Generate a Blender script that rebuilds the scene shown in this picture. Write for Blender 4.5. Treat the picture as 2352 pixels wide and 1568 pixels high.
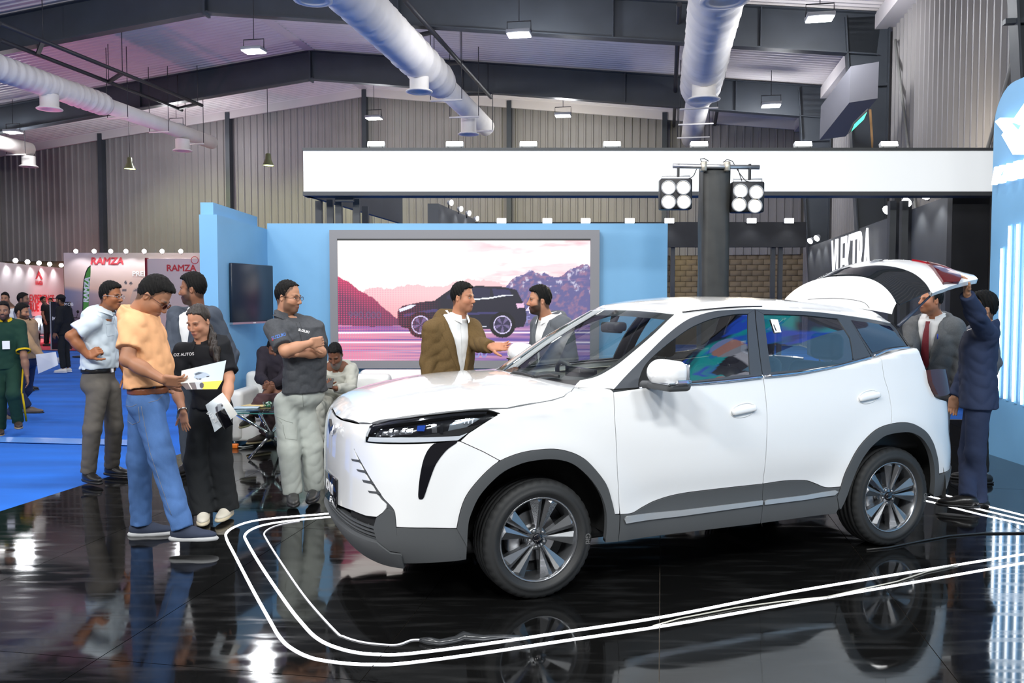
import bpy, bmesh, math, random
import numpy as np
from mathutils import Vector, Matrix, Euler
from mathutils.bvhtree import BVHTree
from mathutils.geometry import delaunay_2d_cdt
import openvdb

random.seed(7)
for o in list(bpy.data.objects):
    bpy.data.objects.remove(o, do_unlink=True)
SC = bpy.context.scene
COL = SC.collection
PI = math.pi
R = math.radians

# ------------------------------------------------------------------ camera
FPX, HOR, CAMH = 1950.0, 690.0, 1.66
PITCH = math.atan((784 - HOR) / FPX)
cam_d = bpy.data.cameras.new('camera')
cam_d.sensor_fit = 'HORIZONTAL'; cam_d.sensor_width = 36.0
cam_d.lens = FPX / 2352 * 36.0
cam_d.clip_end = 300
cam = bpy.data.objects.new('camera', cam_d); COL.objects.link(cam)
cam.location = (0, 0, CAMH); cam.rotation_euler = (PI / 2 - PITCH, 0, 0)
SC.camera = cam

# ------------------------------------------------------------------ world, exposure
SC.view_settings.view_transform = 'Standard'
SC.view_settings.look = 'None'
SC.view_settings.gamma = 1.0
SC.view_settings.use_curve_mapping = False
SC.view_settings.exposure = 0.0
world = bpy.data.worlds.new('hall_air'); SC.world = world
world.use_nodes = True
bg = world.node_tree.nodes['Background']
bg.inputs[0].default_value = (0.90, 0.88, 0.88, 1); bg.inputs[1].default_value = 0.16

def ray(px, py):
    dx, dz = (px - 1176) / FPX, -(py - 784) / FPX
    c, s = math.cos(PITCH), math.sin(PITCH)
    return Vector((dx, c + dz * s, -s + dz * c))
CAM = Vector((0, 0, CAMH))
def on_z(px, py, z=0.0):
    r = ray(px, py); return CAM + r * ((z - CAMH) / r.z)
def on_y(px, py, Y):
    r = ray(px, py); return CAM + r * (Y / r.y)
def on_x(px, py, X):
    r = ray(px, py); return CAM + r * (X / r.x)
HY = R(10.0); HS, HC = math.sin(HY), math.cos(HY)
def hall(u, v, z=0.0):
    return Vector((u * HS + v * HC, u * HC - v * HS, z))
def to_hall(P):
    return P.x * HS + P.y * HC, P.x * HC - P.y * HS

# ------------------------------------------------------------------ lamps that light the place
def lamp(name, kind, loc, energy, color=(1, 1, 1), size=0.3, size_y=None, aim=None, spot=None):
    d = bpy.data.lights.new(name, kind); d.energy = energy; d.color = color
    if kind == 'AREA':
        d.size = size
        if size_y: d.shape = 'RECTANGLE'; d.size_y = size_y
    elif kind in ('POINT', 'SPOT'):
        d.shadow_soft_size = size
    if kind == 'SPOT' and spot: d.spot_size = R(spot); d.spot_blend = 0.6
    o = bpy.data.objects.new(name, d); COL.objects.link(o); o.location = loc
    if aim is not None:
        o.rotation_euler = (Vector(aim) - Vector(loc)).to_track_quat('-Z', 'Y').to_euler()
    return o
# show-stand flood lamps on the lighting truss above the visitors' side
for x in (-4.5, -1.5, 1.5, 4.5):
    lamp('truss_flood', 'AREA', (x, -0.6, 6.2), 205, (0.985, 1.0, 0.985), 1.1, 0.5, aim=(x * 0.45 + 0.4, 6.2, 0.7))
lamp('truss_flood', 'AREA', (-5.2, 0.6, 6.3), 150, (1.0, 0.98, 0.95), 1.0, 0.6, aim=(-2.6, 6.2, 1.1))
lamp('truss_flood', 'AREA', (-7.5, 3.0, 6.4), 110, (1.0, 0.97, 0.94), 1.0, 0.6, aim=(-4, 9, 0.8))
lamp('truss_flood', 'AREA', (2.5, 7.5, 6.6), 120, (1.0, 0.98, 0.95), 1.2, 0.8, aim=(1.0, 6.5, 0.5))
lamp('truss_flood', 'AREA', (-2.2, 7.0, 6.6), 130, (1.0, 0.98, 0.95), 1.2, 0.8, aim=(-2.0, 9.5, 0.8))

# ------------------------------------------------------------------ materials
MATS = {}
def mat(name, col=(0.5, 0.5, 0.5), rough=0.5, metal=0.0, emit=None, es=1.0, coat=0.0, var=0.0, vscale=8.0,
        bump=0.0, bscale=60.0, spec=0.5, attr=None, alpha_mix=None, stretch=(1, 1, 1)):
    if name in MATS: return MATS[name]
    m = bpy.data.materials.new(name); m.use_nodes = True
    nt = m.node_tree; N = nt.nodes; L = nt.links
    b = N['Principled BSDF']
    b.inputs['Base Color'].default_value = (*col, 1)
    b.inputs['Roughness'].default_value = rough
    b.inputs['Metallic'].default_value = metal
    b.inputs['Coat Weight'].default_value = coat
    b.inputs['Coat Roughness'].default_value = 0.03
    b.inputs['Specular IOR Level'].default_value = spec
    src = None
    if attr:
        a = N.new('ShaderNodeAttribute'); a.attribute_name = attr; src = a.outputs['Color']
        L.new(src, b.inputs['Base Color'])
    if var > 0 or bump > 0:
        tc = N.new('ShaderNodeTexCoord'); mp = N.new('ShaderNodeMapping')
        mp.inputs['Scale'].default_value = stretch
        L.new(tc.outputs['Object'], mp.inputs['Vector'])
    if var > 0:
        nz = N.new('ShaderNodeTexNoise'); nz.inputs['Scale'].default_value = vscale; nz.inputs['Detail'].default_value = 5
        L.new(mp.outputs[0], nz.inputs['Vector'])
        mr = N.new('ShaderNodeMapRange'); mr.inputs['From Min'].default_value = 0.3; mr.inputs['From Max'].default_value = 0.7
        mr.inputs['To Min'].default_value = 1 - var; mr.inputs['To Max'].default_value = 1 + var
        L.new(nz.outputs[0], mr.inputs[0])
        mx = N.new('ShaderNodeMix'); mx.data_type = 'RGBA'; mx.blend_type = 'MULTIPLY'; mx.inputs[0].default_value = 1
        if src is not None: L.new(src, mx.inputs[6])
        else: mx.inputs[6].default_value = (*col, 1)
        L.new(mr.outputs[0], mx.inputs[7]); L.new(mx.outputs[2], b.inputs['Base Color'])
    if bump > 0:
        nb = N.new('ShaderNodeTexNoise'); nb.inputs['Scale'].default_value = bscale; nb.inputs['Detail'].default_value = 3
        L.new(mp.outputs[0], nb.inputs['Vector'])
        bp = N.new('ShaderNodeBump'); bp.inputs['Strength'].default_value = bump; bp.inputs['Distance'].default_value = 0.01
        L.new(nb.outputs[0], bp.inputs['Height']); L.new(bp.outputs[0], b.inputs['Normal'])
    if emit is not None:
        b.inputs['Emission Color'].default_value = (*emit, 1); b.inputs['Emission Strength'].default_value = es
        if attr and emit == 'attr': pass
    MATS[name] = m
    return m
def screen_mat(name, attr, strength):
    m = bpy.data.materials.new(name); m.use_nodes = True
    nt = m.node_tree; b = nt.nodes['Principled BSDF']
    a = nt.nodes.new('ShaderNodeAttribute'); a.attribute_name = attr
    b.inputs['Base Color'].default_value = (0.01, 0.01, 0.01, 1); b.inputs['Roughness'].default_value = 0.5
    nt.links.new(a.outputs['Color'], b.inputs['Emission Color']); b.inputs['Emission Strength'].default_value = strength
    return m
def glass_mat(name, tint=(0.6, 0.66, 0.66), ior=1.5, rough=0.0, gloss=1.0):
    m = bpy.data.materials.new(name); m.use_nodes = True
    nt = m.node_tree; N = nt.nodes; L = nt.links
    N.remove(N['Principled BSDF'])
    out = N['Material Output']
    t = N.new('ShaderNodeBsdfTransparent'); t.inputs[0].default_value = (*tint, 1)
    g = N.new('ShaderNodeBsdfGlossy'); g.inputs['Roughness'].default_value = rough
    g.inputs[0].default_value = (gloss, gloss, gloss, 1)
    ge = N.new('ShaderNodeNewGeometry'); dt = N.new('ShaderNodeVectorMath'); dt.operation = 'DOT_PRODUCT'
    L.new(ge.outputs['Incoming'], dt.inputs[0]); L.new(ge.outputs['Normal'], dt.inputs[1])
    ab = N.new('ShaderNodeMath'); ab.operation = 'ABSOLUTE'; L.new(dt.outputs['Value'], ab.inputs[0])
    om = N.new('ShaderNodeMath'); om.operation = 'SUBTRACT'; om.inputs[0].default_value = 1.0; L.new(ab.outputs[0], om.inputs[1])
    pw = N.new('ShaderNodeMath'); pw.operation = 'POWER'; pw.inputs[1].default_value = 5.0; L.new(om.outputs[0], pw.inputs[0])
    f0 = ((ior - 1) / (ior + 1)) ** 2
    f = N.new('ShaderNodeMath'); f.operation = 'MULTIPLY_ADD'; f.inputs[1].default_value = 1 - f0; f.inputs[2].default_value = f0; L.new(pw.outputs[0], f.inputs[0])
    mx = N.new('ShaderNodeMixShader')
    L.new(f.outputs[0], mx.inputs[0]); L.new(t.outputs[0], mx.inputs[1]); L.new(g.outputs[0], mx.inputs[2])
    L.new(mx.outputs[0], out.inputs['Surface'])
    return m

M_WHITE_PAINT = mat('white_car_paint', (0.86, 0.87, 0.88), 0.22, coat=1.0)
M_GREY_STEEL = mat('blue_grey_steel', (0.042, 0.050, 0.062), 0.45, var=0.12, vscale=1.5)
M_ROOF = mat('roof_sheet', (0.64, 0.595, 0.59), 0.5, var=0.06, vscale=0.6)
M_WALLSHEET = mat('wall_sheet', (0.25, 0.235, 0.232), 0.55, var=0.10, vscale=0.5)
M_DUCT = mat('duct_cloth', (0.86, 0.82, 0.77), 0.7, var=0.06, vscale=2)
M_DARKPIPE = mat('dark_pipe', (0.03, 0.03, 0.035), 0.5)
M_LAMPGLOW = mat('lamp_glow', (0.9, 0.9, 0.9), 0.4, emit=(1, 1, 1), es=9)
M_LAMPBODY = mat('lamp_body', (0.35, 0.36, 0.38), 0.4)
M_BLUE = mat('booth_blue', (0.19, 0.44, 0.71), 0.42, var=0.03, vscale=2)
M_FRAMEGREY = mat('screen_frame_grey', (0.235, 0.235, 0.255), 0.5)
M_BLACKPANEL = mat('black_panel', (0.022, 0.023, 0.026), 0.55, var=0.2, vscale=2)
M_CHAR = mat('charcoal_panel', (0.075, 0.08, 0.085), 0.55, var=0.1, vscale=1)
M_WHITEPANEL = mat('white_panel', (0.86, 0.88, 0.89), 0.5, emit=(0.93, 0.98, 1.0), es=0.46)
M_CHROME = mat('chrome', (0.8, 0.8, 0.82), 0.08, metal=1.0)
M_ALU = mat('aluminium', (0.55, 0.55, 0.56), 0.35, metal=0.9)
M_BLACK = mat('black_plastic', (0.012, 0.012, 0.014), 0.45)
M_GLOSSBLACK = mat('gloss_black', (0.006, 0.006, 0.009), 0.08, coat=0.5)
M_STRIP = mat('led_strip_glow', (0.9, 0.9, 0.9), 0.4, emit=(0.93, 0.95, 1.0), es=7)
M_TUBE = mat('led_tube_glow', (0.9, 0.9, 0.9), 0.4, emit=(0.92, 0.97, 1.0), es=5.5)
M_WHITETXT = mat('white_print', (0.85, 0.85, 0.86), 0.5)

# ------------------------------------------------------------------ mesh helpers
class MB:
    def __init__(s): s.v = []; s.f = []; s.sm = []
    def add(s, vs, fs, smooth=False):
        n = len(s.v); s.v += [tuple(p) for p in vs]
        s.f += [tuple(i + n for i in q) for q in fs]; s.sm += [smooth] * len(fs); return s
    def box(s, x0, x1, y0, y1, z0, z1):
        return s.add([(x0, y0, z0), (x1, y0, z0), (x1, y1, z0), (x0, y1, z0), (x0, y0, z1), (x1, y0, z1), (x1, y1, z1), (x0, y1, z1)],
                     [(0, 3, 2, 1), (4, 5, 6, 7), (0, 1, 5, 4), (1, 2, 6, 5), (2, 3, 7, 6), (3, 0, 4, 7)])
    def obox(s, c, ax, ay, az):   # centre + half-axis vectors
        c = Vector(c); ax, ay, az = Vector(ax), Vector(ay), Vector(az)
        vs = [c + i * ax + j * ay + k * az for k in (-1, 1) for (i, j) in ((-1, -1), (1, -1), (1, 1), (-1, 1))]
        return s.add(vs, [(0, 3, 2, 1), (4, 5, 6, 7), (0, 1, 5, 4), (1, 2, 6, 5), (2, 3, 7, 6), (3, 0, 4, 7)])
    def bar(s, a, b, w, h, up=(0, 0, 1)):
        a, b = Vector(a), Vector(b); d = b - a; l = d.length; d = d / l
        side = d.cross(Vector(up))
        if side.length < 1e-5: side = d.cross(Vector((1, 0, 0)))
        side.normalize(); u = side.cross(d)
        return s.obox((a + b) / 2, d * l / 2, side * w / 2, u * h / 2)
    def tube(s, pts, r, n=8, caps=True, closed=False):
        pts = [Vector(p) for p in pts]; m = len(pts)
        rs = r if hasattr(r, '__len__') else [r] * m
        vs = []; prev = None
        for i, p in enumerate(pts):
            if closed: t = pts[(i + 1) % m] - pts[i - 1]
            else: t = pts[min(i + 1, m - 1)] - pts[max(i - 1, 0)]
            t.normalize()
            if prev is None:
                a = Vector((0, 0, 1)) if abs(t.z) < 0.9 else Vector((1, 0, 0))
                x = t.cross(a).normalized()
            else:
                x = (prev - t * prev.dot(t)).normalized()
            prev = x; y = t.cross(x)
            for k in range(n):
                an = 2 * PI * k / n
                vs.append(p + (x * math.cos(an) + y * math.sin(an)) * rs[i])
        fs = []
        for i in range(m if closed else m - 1):
            j = (i + 1) % m
            for k in range(n):
                k2 = (k + 1) % n
                fs.append((i * n + k, i * n + k2, j * n + k2, j * n + k))
        s.add(vs, fs, True)
        if caps and not closed:
            b0 = len(s.v) - m * n
            s.f.append(tuple(b0 + k for k in range(n - 1, -1, -1))); s.sm.append(False)
            s.f.append(tuple(b0 + (m - 1) * n + k for k in range(n))); s.sm.append(False)
        return s
    def cyl(s, a, b, r0, r1=None, n=20):
        return s.tube([a, b], [r0, r0 if r1 is None else r1], n)
    def lathe(s, prof, n=24, c=(0, 0, 0), axis='Z', smooth=True):
        vs = []; c = Vector(c)
        for (r, h) in prof:
            for k in range(n):
                a = 2 * PI * k / n; x, y = r * math.cos(a), r * math.sin(a)
                vs.append(c + (Vector((x, y, h)) if axis == 'Z' else Vector((x, -h, y)) if axis == 'Y' else Vector((h, x, y))))
        m = len(prof)
        return s.add(vs, [(i * n + k, i * n + (k + 1) % n, (i + 1) * n + (k + 1) % n, (i + 1) * n + k) for i in range(m - 1) for k in range(n)], smooth)
    def prism(s, poly, y0, y1, axis='Y'):   # poly in (a,b) extruded along axis
        n = len(poly)
        if axis == 'Y': f = lambda a, b, t: (a, t, b)
        elif axis == 'X': f = lambda a, b, t: (t, a, b)
        else: f = lambda a, b, t: (a, b, t)
        vs = [f(a, b, y0) for a, b in poly] + [f(a, b, y1) for a, b in poly]
        return s.add(vs, [tuple(range(n - 1, -1, -1)), tuple(range(n, 2 * n))] + [(i, (i + 1) % n, n + (i + 1) % n, n + i) for i in range(n)])
    def rbox(s, x0, x1, y0, y1, z0, z1, r=0.03, n=3):   # box with rounded edges
        bm = bmesh.new(); bmesh.ops.create_cube(bm, size=1)
        for v in bm.verts:
            v.co = ((x0 + x1) / 2 + v.co.x * (x1 - x0), (y0 + y1) / 2 + v.co.y * (y1 - y0), (z0 + z1) / 2 + v.co.z * (z1 - z0))
        bmesh.ops.bevel(bm, geom=list(bm.edges), offset=r, segments=n, profile=0.5, affect='EDGES')
        bm.verts.index_update()
        s.add([v.co.copy() for v in bm.verts], [tuple(v.index for v in f.verts) for f in bm.faces], True); bm.free()
        return s
    def xf(s, M):
        s.v = [tuple(M @ Vector(p)) for p in s.v]; return s
    def mesh(s, name, m):
        me = bpy.data.meshes.new(name); me.from_pydata(s.v, [], s.f)
        me.polygons.foreach_set('use_smooth', s.sm)
        if m: me.materials.append(m)
        me.update(); return me
    def build(s, name, m, parent=None, loc=None, fixn=True):
        me = s.mesh(name, m)
        if fixn:
            bm = bmesh.new(); bm.from_mesh(me); bmesh.ops.recalc_face_normals(bm, faces=bm.faces); bm.to_mesh(me); bm.free()
        return link(name, me, parent, loc)
def link(name, me, parent=None, loc=None, rot=None):
    o = bpy.data.objects.new(name, me); COL.objects.link(o)
    if parent is not None: o.parent = parent
    if loc is not None: o.location = loc
    if rot is not None: o.rotation_euler = rot
    return o
def tag(o, label, cat, group=None):
    o['label'] = label; o['category'] = cat
    if group: o['group'] = group
    return o
def struct(o, label=None, cat=None):
    o['kind'] = 'structure'
    if label: o['label'] = label
    if cat: o['category'] = cat
    return o
def thing(name, label, cat, loc=(0, 0, 0), rz=0.0, group=None):
    o = bpy.data.objects.new(name, None); COL.objects.link(o); o.empty_display_size = 0.1
    o.location = loc; o.rotation_euler = (0, 0, rz)
    return tag(o, label, cat, group)
def setpart(o, label): o['label'] = label; return o
_FONT = None
def text_mesh(txt, size, depth=0.0, shear=0.0, bold=0.0, align='CENTER', space=1.0):
    cu = bpy.data.curves.new('t', 'FONT'); cu.body = txt; cu.size = size; cu.extrude = depth / 2; cu.shear = shear
    cu.offset = bold; cu.align_x = align; cu.align_y = 'CENTER'; cu.space_character = space; cu.resolution_u = 3
    o = bpy.data.objects.new('t', cu); COL.objects.link(o)
    dg = bpy.context.evaluated_depsgraph_get()
    me = bpy.data.meshes.new_from_object(o.evaluated_get(dg))
    bpy.data.objects.remove(o); bpy.data.curves.remove(cu)
    return me
def text(name, txt, size, M, m, parent=None, fat=0.0, **k):
    me = text_mesh(txt, size, **k)
    if fat > 0:          # heavier strokes: overlapping shifted copies
        bm = bmesh.new()
        for dx, dy in ((-fat, 0), (0, 0), (fat, 0), (0, fat), (0, -fat)):
            m2 = me.copy(); m2.transform(Matrix.Translation((dx, dy, 0.0004 * (dx != 0) + 0.0006 * (dy > 0)))); bm.from_mesh(m2); bpy.data.meshes.remove(m2)
        bm.to_mesh(me); bm.free()
    me.name = name; me.transform(M); me.materials.clear(); me.materials.append(m)
    return link(name, me, parent)
def frame(o, x, y):   # matrix mapping local XY text plane to vectors x,y at origin o
    x = Vector(x).normalized(); y = Vector(y).normalized(); z = x.cross(y)
    M = Matrix((x, y, z)).transposed().to_4x4(); M.translation = Vector(o); return M
def copy_tree(o, parent=None):
    c = o.copy(); COL.objects.link(c); c.parent = parent
    for ch in list(o.children): copy_tree(ch, c)
    return c
# ------------------------------------------------------------------ vertex-painted flat pictures (screens, print)
def inpoly(X, Y, poly):
    r = np.zeros(X.shape, bool); n = len(poly)
    for i in range(n):
        x0, y0 = poly[i]; x1, y1 = poly[(i + 1) % n]
        if y0 == y1: continue
        c = ((y0 > Y) != (y1 > Y)) & (X < (x1 - x0) * (Y - y0) / (y1 - y0) + x0); r ^= c
    return r
def vnoise(X, Y, s):
    rng = np.random.RandomState(s); T = rng.rand(64, 64)
    xi, yi = np.floor(X).astype(int), np.floor(Y).astype(int); fx, fy = X - xi, Y - yi
    fx, fy = fx * fx * (3 - 2 * fx), fy * fy * (3 - 2 * fy)
    g = lambda a, b: T[a % 64, b % 64]
    return (g(xi, yi) * (1 - fx) + g(xi + 1, yi) * fx) * (1 - fy) + (g(xi, yi + 1) * (1 - fx) + g(xi + 1, yi + 1) * fx) * fy
def fbm(X, Y, s, o=4):
    r = 0; a = 0.5
    for k in range(o): r = r + a * vnoise(X * 2 ** k, Y * 2 ** k, s + k); a /= 2
    return r
def picture(name, img, o, ax, ay, m, parent=None):
    """img (h,w,3) linear colours, one quad per pixel row/col vertex; o lower-left corner, ax/ay edge vectors"""
    h, w, _ = img.shape
    xs, ys = np.meshgrid(np.linspace(0, 1, w), np.linspace(0, 1, h))
    P = np.array(o)[None, None] + xs[..., None] * np.array(ax) + ys[..., None] * np.array(ay)
    me = bpy.data.meshes.new(name)
    idx = np.arange(h * w).reshape(h, w)
    F = np.stack([idx[:-1, :-1], idx[:-1, 1:], idx[1:, 1:], idx[1:, :-1]], -1).reshape(-1, 4)
    me.from_pydata(P.reshape(-1, 3).tolist(), [], F.tolist())
    a = me.color_attributes.new('paint', 'FLOAT_COLOR', 'POINT')
    c = np.ones((h * w, 4), np.float32); c[:, :3] = img[::-1].reshape(-1, 3); a.data.foreach_set('color', c.ravel())
    me.materials.append(m); return link(name, me, parent)
def lin(c): 
    c = np.array(c, float) / 255.0
    return np.where(c <= 0.04045, c / 12.92, ((c + 0.055) / 1.055) ** 2.4)

# ================================================================== THE HALL
U_R = [11.6, 20.7, 27.4, 32.6]          # portal frames and the gable wall (distance along the hall)
V_RIDGE, V_RIGHT, V_LEFT = -11.7, 5.05, -28.4
Z_RIDGE, SLOPE = 10.0, 0.114
def roof_z(v): return Z_RIDGE - SLOPE * abs(v - V_RIDGE)

def ribbed(n0, n1, pitch, fn, depth=0.05):
    """trapezoidal sheet: fn(a, t, d) -> point, a across the ribs, t in (0,1) along them, d outwards"""
    mb = MB(); prof = []
    k = int(round((n1 - n0) / pitch)); p = (n1 - n0) / k
    for i in range(k):
        a = n0 + i * p
        prof += [(a, 0), (a + p * 0.62, 0), (a + p * 0.72, depth), (a + p * 0.90, depth)]
    prof.append((n1, 0))
    vs = [fn(a, 0, d) for a, d in prof] + [fn(a, 1, d) for a, d in prof]; n = len(prof)
    mb.add(vs, [(i, i + 1, n + i + 1, n + i) for i in range(n - 1)])
    return mb

# roof
ceil = MB().obox(hall(20, (V_RIDGE + V_RIGHT) / 2, roof_z((V_RIDGE + V_RIGHT) / 2) + 0.20), hall(14, 0), (hall(0, V_RIGHT, -SLOPE * (V_RIGHT - V_RIDGE)) - hall(0, V_RIDGE)) / 2, (0, 0, 0.02))
ceil.obox(hall(20, (V_RIDGE + V_LEFT) / 2, roof_z((V_RIDGE + V_LEFT) / 2) + 0.20), hall(14, 0), (hall(0, V_LEFT, -SLOPE * (V_RIDGE - V_LEFT)) - hall(0, V_RIDGE)) / 2, (0, 0, 0.02))
CEILING = struct(ceil.build('ceiling', M_ROOF), 'white profiled steel roof of the exhibition hall', 'ceiling')
edges = [7.0] + U_R
for i in range(4):
    for v1 in (V_RIGHT, V_LEFT):
        sh = ribbed(edges[i] + 0.01, edges[i + 1] - 0.01, 0.22, lambda a, t, d, v1=v1: hall(a, V_RIDGE + (v1 - V_RIDGE) * t, roof_z(V_RIDGE + (v1 - V_RIDGE) * t) + 0.10 - d), 0.045)
        sh.build('roof_sheet', M_ROOF, CEILING)
    MB().bar(hall(edges[i], V_RIDGE, Z_RIDGE + 0.05), hall(edges[i + 1], V_RIDGE, Z_RIDGE + 0.05), 0.35, 0.04).build('ridge_cap', M_ROOF, CEILING)
# portal frames
def frame_bar(mb, u, v0, z0, v1, z1, d, w=0.28, t=0.03):
    a, b = hall(u, v0, z0), hall(u, v1, z1); dr = (b - a).normalized(); ax = hall(1, 0); nrm = ax.cross(dr).normalized()
    if nrm.z < 0: nrm = -nrm
    L = (b - a) / 2; c = (a + b) / 2
    mb.obox(c - nrm * d / 2, L, ax * 0.012, nrm * d / 2)
    mb.obox(c, L, ax * w / 2, nrm * t / 2); mb.obox(c - nrm * d, L, ax * w / 2, nrm * t / 2)
for i, u in enumerate([11.6, 20.7, 27.4]):
    lab = ['nearest blue-grey portal frame, its column behind the blue pylon', 'middle blue-grey steel portal frame under the roof', 'farthest blue-grey portal frame before the gable wall'][i]
    t = thing('portal_frame', lab, 'roof frame', hall(u, V_RIDGE, 0), 0, 'portal frames of the hall')
    t.location = (0, 0, 0)
    for sgn, vv in ((1, V_RIGHT), (-1, V_LEFT)):
        mb = MB(); frame_bar(mb, u, V_RIDGE, Z_RIDGE + 0.03, vv - sgn * 0.2, roof_z(vv) + 0.03, 0.92); mb.build('rafter', M_GREY_STEEL, t)
        mb = MB()
        vo = vv - sgn * 0.06
        top = roof_z(vv)
        a0, a1 = hall(u, vo, 0), hall(u, vo, top); b0, b1 = hall(u, vv - sgn * 0.42, 0), hall(u, vv - sgn * 1.0, top)
        ax = hall(1, 0)
        mb.add([p + ax * e for e in (-0.012, 0.012) for p in (a0, b0, b1, a1)], [(0, 1, 2, 3), (7, 6, 5, 4), (0, 4, 5, 1), (1, 5, 6, 2), (2, 6, 7, 3), (3, 7, 4, 0)])
        mb.bar(b0, b1, 0.28, 0.03, up=hall(0, 1)); mb.bar(a0, a1, 0.28, 0.03, up=hall(0, 1))
        for zz in (top - 1.55, top - 3.0): mb.bar(hall(u - 0.05, vo, zz), hall(u - 0.05, vv - sgn * 0.92, zz), 0.1, 0.06)
        mb.build('column', M_GREY_STEEL, t)
    MB().obox(hall(u, V_RIDGE, Z_RIDGE - 0.46), hall(0.15, 0), hall(0, 0.03), (0, 0, 0.52)).build('ridge_plate', M_GREY_STEEL, t)
    for vs_ in (-6.5, -1.2, 2.2, -18, -24):
        MB().obox(hall(u, vs_, roof_z(vs_) - 0.45), hall(0.14, 0), hall(0, 0.015), (0, 0, 0.46)).build('stiffener', M_GREY_STEEL, t)
# gable wall at the back: blockwork dado, profiled sheets between posts
UB = U_R[3]; DADO = 3.36
M_BLOCK = mat('tan_block', (0.30, 0.225, 0.135), 0.8, var=0.15, vscale=3, bump=0.3, bscale=30)
M_MORTAR = mat('tan_mortar', (0.27, 0.205, 0.125), 0.9)
WB = struct(MB().obox(hall(UB + 0.45, (V_LEFT + V_RIGHT) / 2, DADO / 2), hall(0.1, 0), hall(0, (V_RIGHT - V_LEFT) / 2), (0, 0, DADO / 2)).build('wall_back', M_MORTAR), 'gable wall with profiled sheets above tan blockwork', 'wall')
posts = [V_LEFT]
for px in (236, 528, 840, 1170, 1525):
    r = ray(px, 500); k = UB / (r.x * HS + r.y * HC); posts.append((r.x * HC - r.y * HS) * k)
posts.append(V_RIGHT)
for i in range(len(posts) - 1):
    a, b = posts[i], posts[i + 1]
    def fn(v, t, d):
        z1 = roof_z(v) + 0.05
        return hall(UB + 0.2 - d, v, DADO + (z1 - DADO) * t)
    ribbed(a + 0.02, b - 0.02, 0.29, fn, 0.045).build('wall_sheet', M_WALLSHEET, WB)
    if i: MB().obox(hall(UB + 0.02, a, (roof_z(a)) / 2), hall(0.14, 0), hall(0, 0.09), (0, 0, roof_z(a) / 2)).build('wall_post', M_GREY_STEEL, WB)
for v0, v1 in ((V_LEFT, V_RIDGE), (V_RIDGE, V_RIGHT)):
    MB().bar(hall(UB - 0.02, v0, roof_z(v0) - 0.1), hall(UB - 0.02, v1, roof_z(v1) - 0.1), 0.1, 0.32).build('gable_trim', M_ROOF, WB)
# blocks that can be told apart (the stretch seen right of the blue wall)
blk = MB().rbox(-0.198, 0.198, -0.05, 0.05, -0.098, 0.098, 0.008, 1).mesh('block', M_BLOCK)
hb = to_hall(on_y(1530, 600, 31))[1]
for row in range(9):
    for c in range(20):
        v = -2.35 + c * 0.405 + (0.2 if row % 2 else 0)
        o = link('block', blk, WB, hall(UB + 0.33, v, 1.66 + row * 0.205), (0, 0, -HY))
# right wall
ribw = MB().obox(hall(17, V_RIGHT + 0.15, 4.2), hall(17, 0), hall(0, 0.03), (0, 0, 4.2))
WR = struct(ribw.build('wall_right', M_WALLSHEET), 'tall side wall of beige profiled steel sheet', 'wall')
for i in range(4):
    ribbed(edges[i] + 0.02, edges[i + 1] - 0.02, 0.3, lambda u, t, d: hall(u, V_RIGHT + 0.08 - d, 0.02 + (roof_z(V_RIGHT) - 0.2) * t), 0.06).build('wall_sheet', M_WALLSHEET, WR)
    MB().bar(hall(edges[i], V_RIGHT - 0.1, roof_z(V_RIGHT) - 0.12), hall(edges[i + 1], V_RIGHT - 0.1, roof_z(V_RIGHT) - 0.12), 0.5, 0.35).build('eaves_beam', M_ROOF, WR)
br = MB()
br.tube([hall(20.2, V_RIGHT - 0.03, 7.4), hall(17.2, V_RIGHT - 0.03, 1.0)], 0.03); br.tube([hall(12.2, V_RIGHT - 0.03, 7.0), hall(17.0, V_RIGHT - 0.03, 1.0)], 0.03)
br.build('bracing_rods', mat('galv_rod', (0.25, 0.25, 0.24), 0.5), WR)
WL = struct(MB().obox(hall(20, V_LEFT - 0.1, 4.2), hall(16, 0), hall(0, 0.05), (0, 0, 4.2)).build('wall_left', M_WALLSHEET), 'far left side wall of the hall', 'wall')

# ------------------------------------------------------------------ floor: glossy black sheets, blue carpet around
def floor_mat():
    m = mat('black_gloss_board', (0.008, 0.008, 0.010), 0.09, spec=0.6)
    nt = m.node_tree; N = nt.nodes; L = nt.links; b = N['Principled BSDF']
    tc = N.new('ShaderNodeTexCoord'); mp = N.new('ShaderNodeMapping'); mp.inputs['Scale'].default_value = (1.2, 6, 1)
    g = N.new('ShaderNodeNewGeometry'); L.new(g.outputs['Position'], mp.inputs['Vector'])
    nz = N.new('ShaderNodeTexNoise'); nz.inputs['Scale'].default_value = 2.2; nz.inputs['Detail'].default_value = 8
    L.new(mp.outputs[0], nz.inputs['Vector'])
    mr = N.new('ShaderNodeMapRange'); mr.inputs['From Min'].default_value = 0.45; mr.inputs['From Max'].default_value = 0.8
    mr.inputs['To Min'].default_value = 0.045; mr.inputs['To Max'].default_value = 0.17
    L.new(nz.outputs[0], mr.inputs[0]); L.new(mr.outputs[0], b.inputs['Roughness'])
    mc = N.new('ShaderNodeMapRange'); mc.inputs['From Min'].default_value = 0.5; mc.inputs['From Max'].default_value = 0.85
    mc.inputs['To Min'].default_value = 0.005; mc.inputs['To Max'].default_value = 0.022
    L.new(nz.outputs[0], mc.inputs[0])
    cb = N.new('ShaderNodeCombineColor'); 
    for k in range(3): L.new(mc.outputs[0], cb.inputs[k])
    L.new(cb.outputs[0], b.inputs['Base Color'])
    return m
M_FLOOR = floor_mat()
M_JOINT = mat('board_joint', (0.20, 0.17, 0.14), 0.8)
TU, TV, U0, V0 = 2.30, 1.283, 3.47, -5.13
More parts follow.
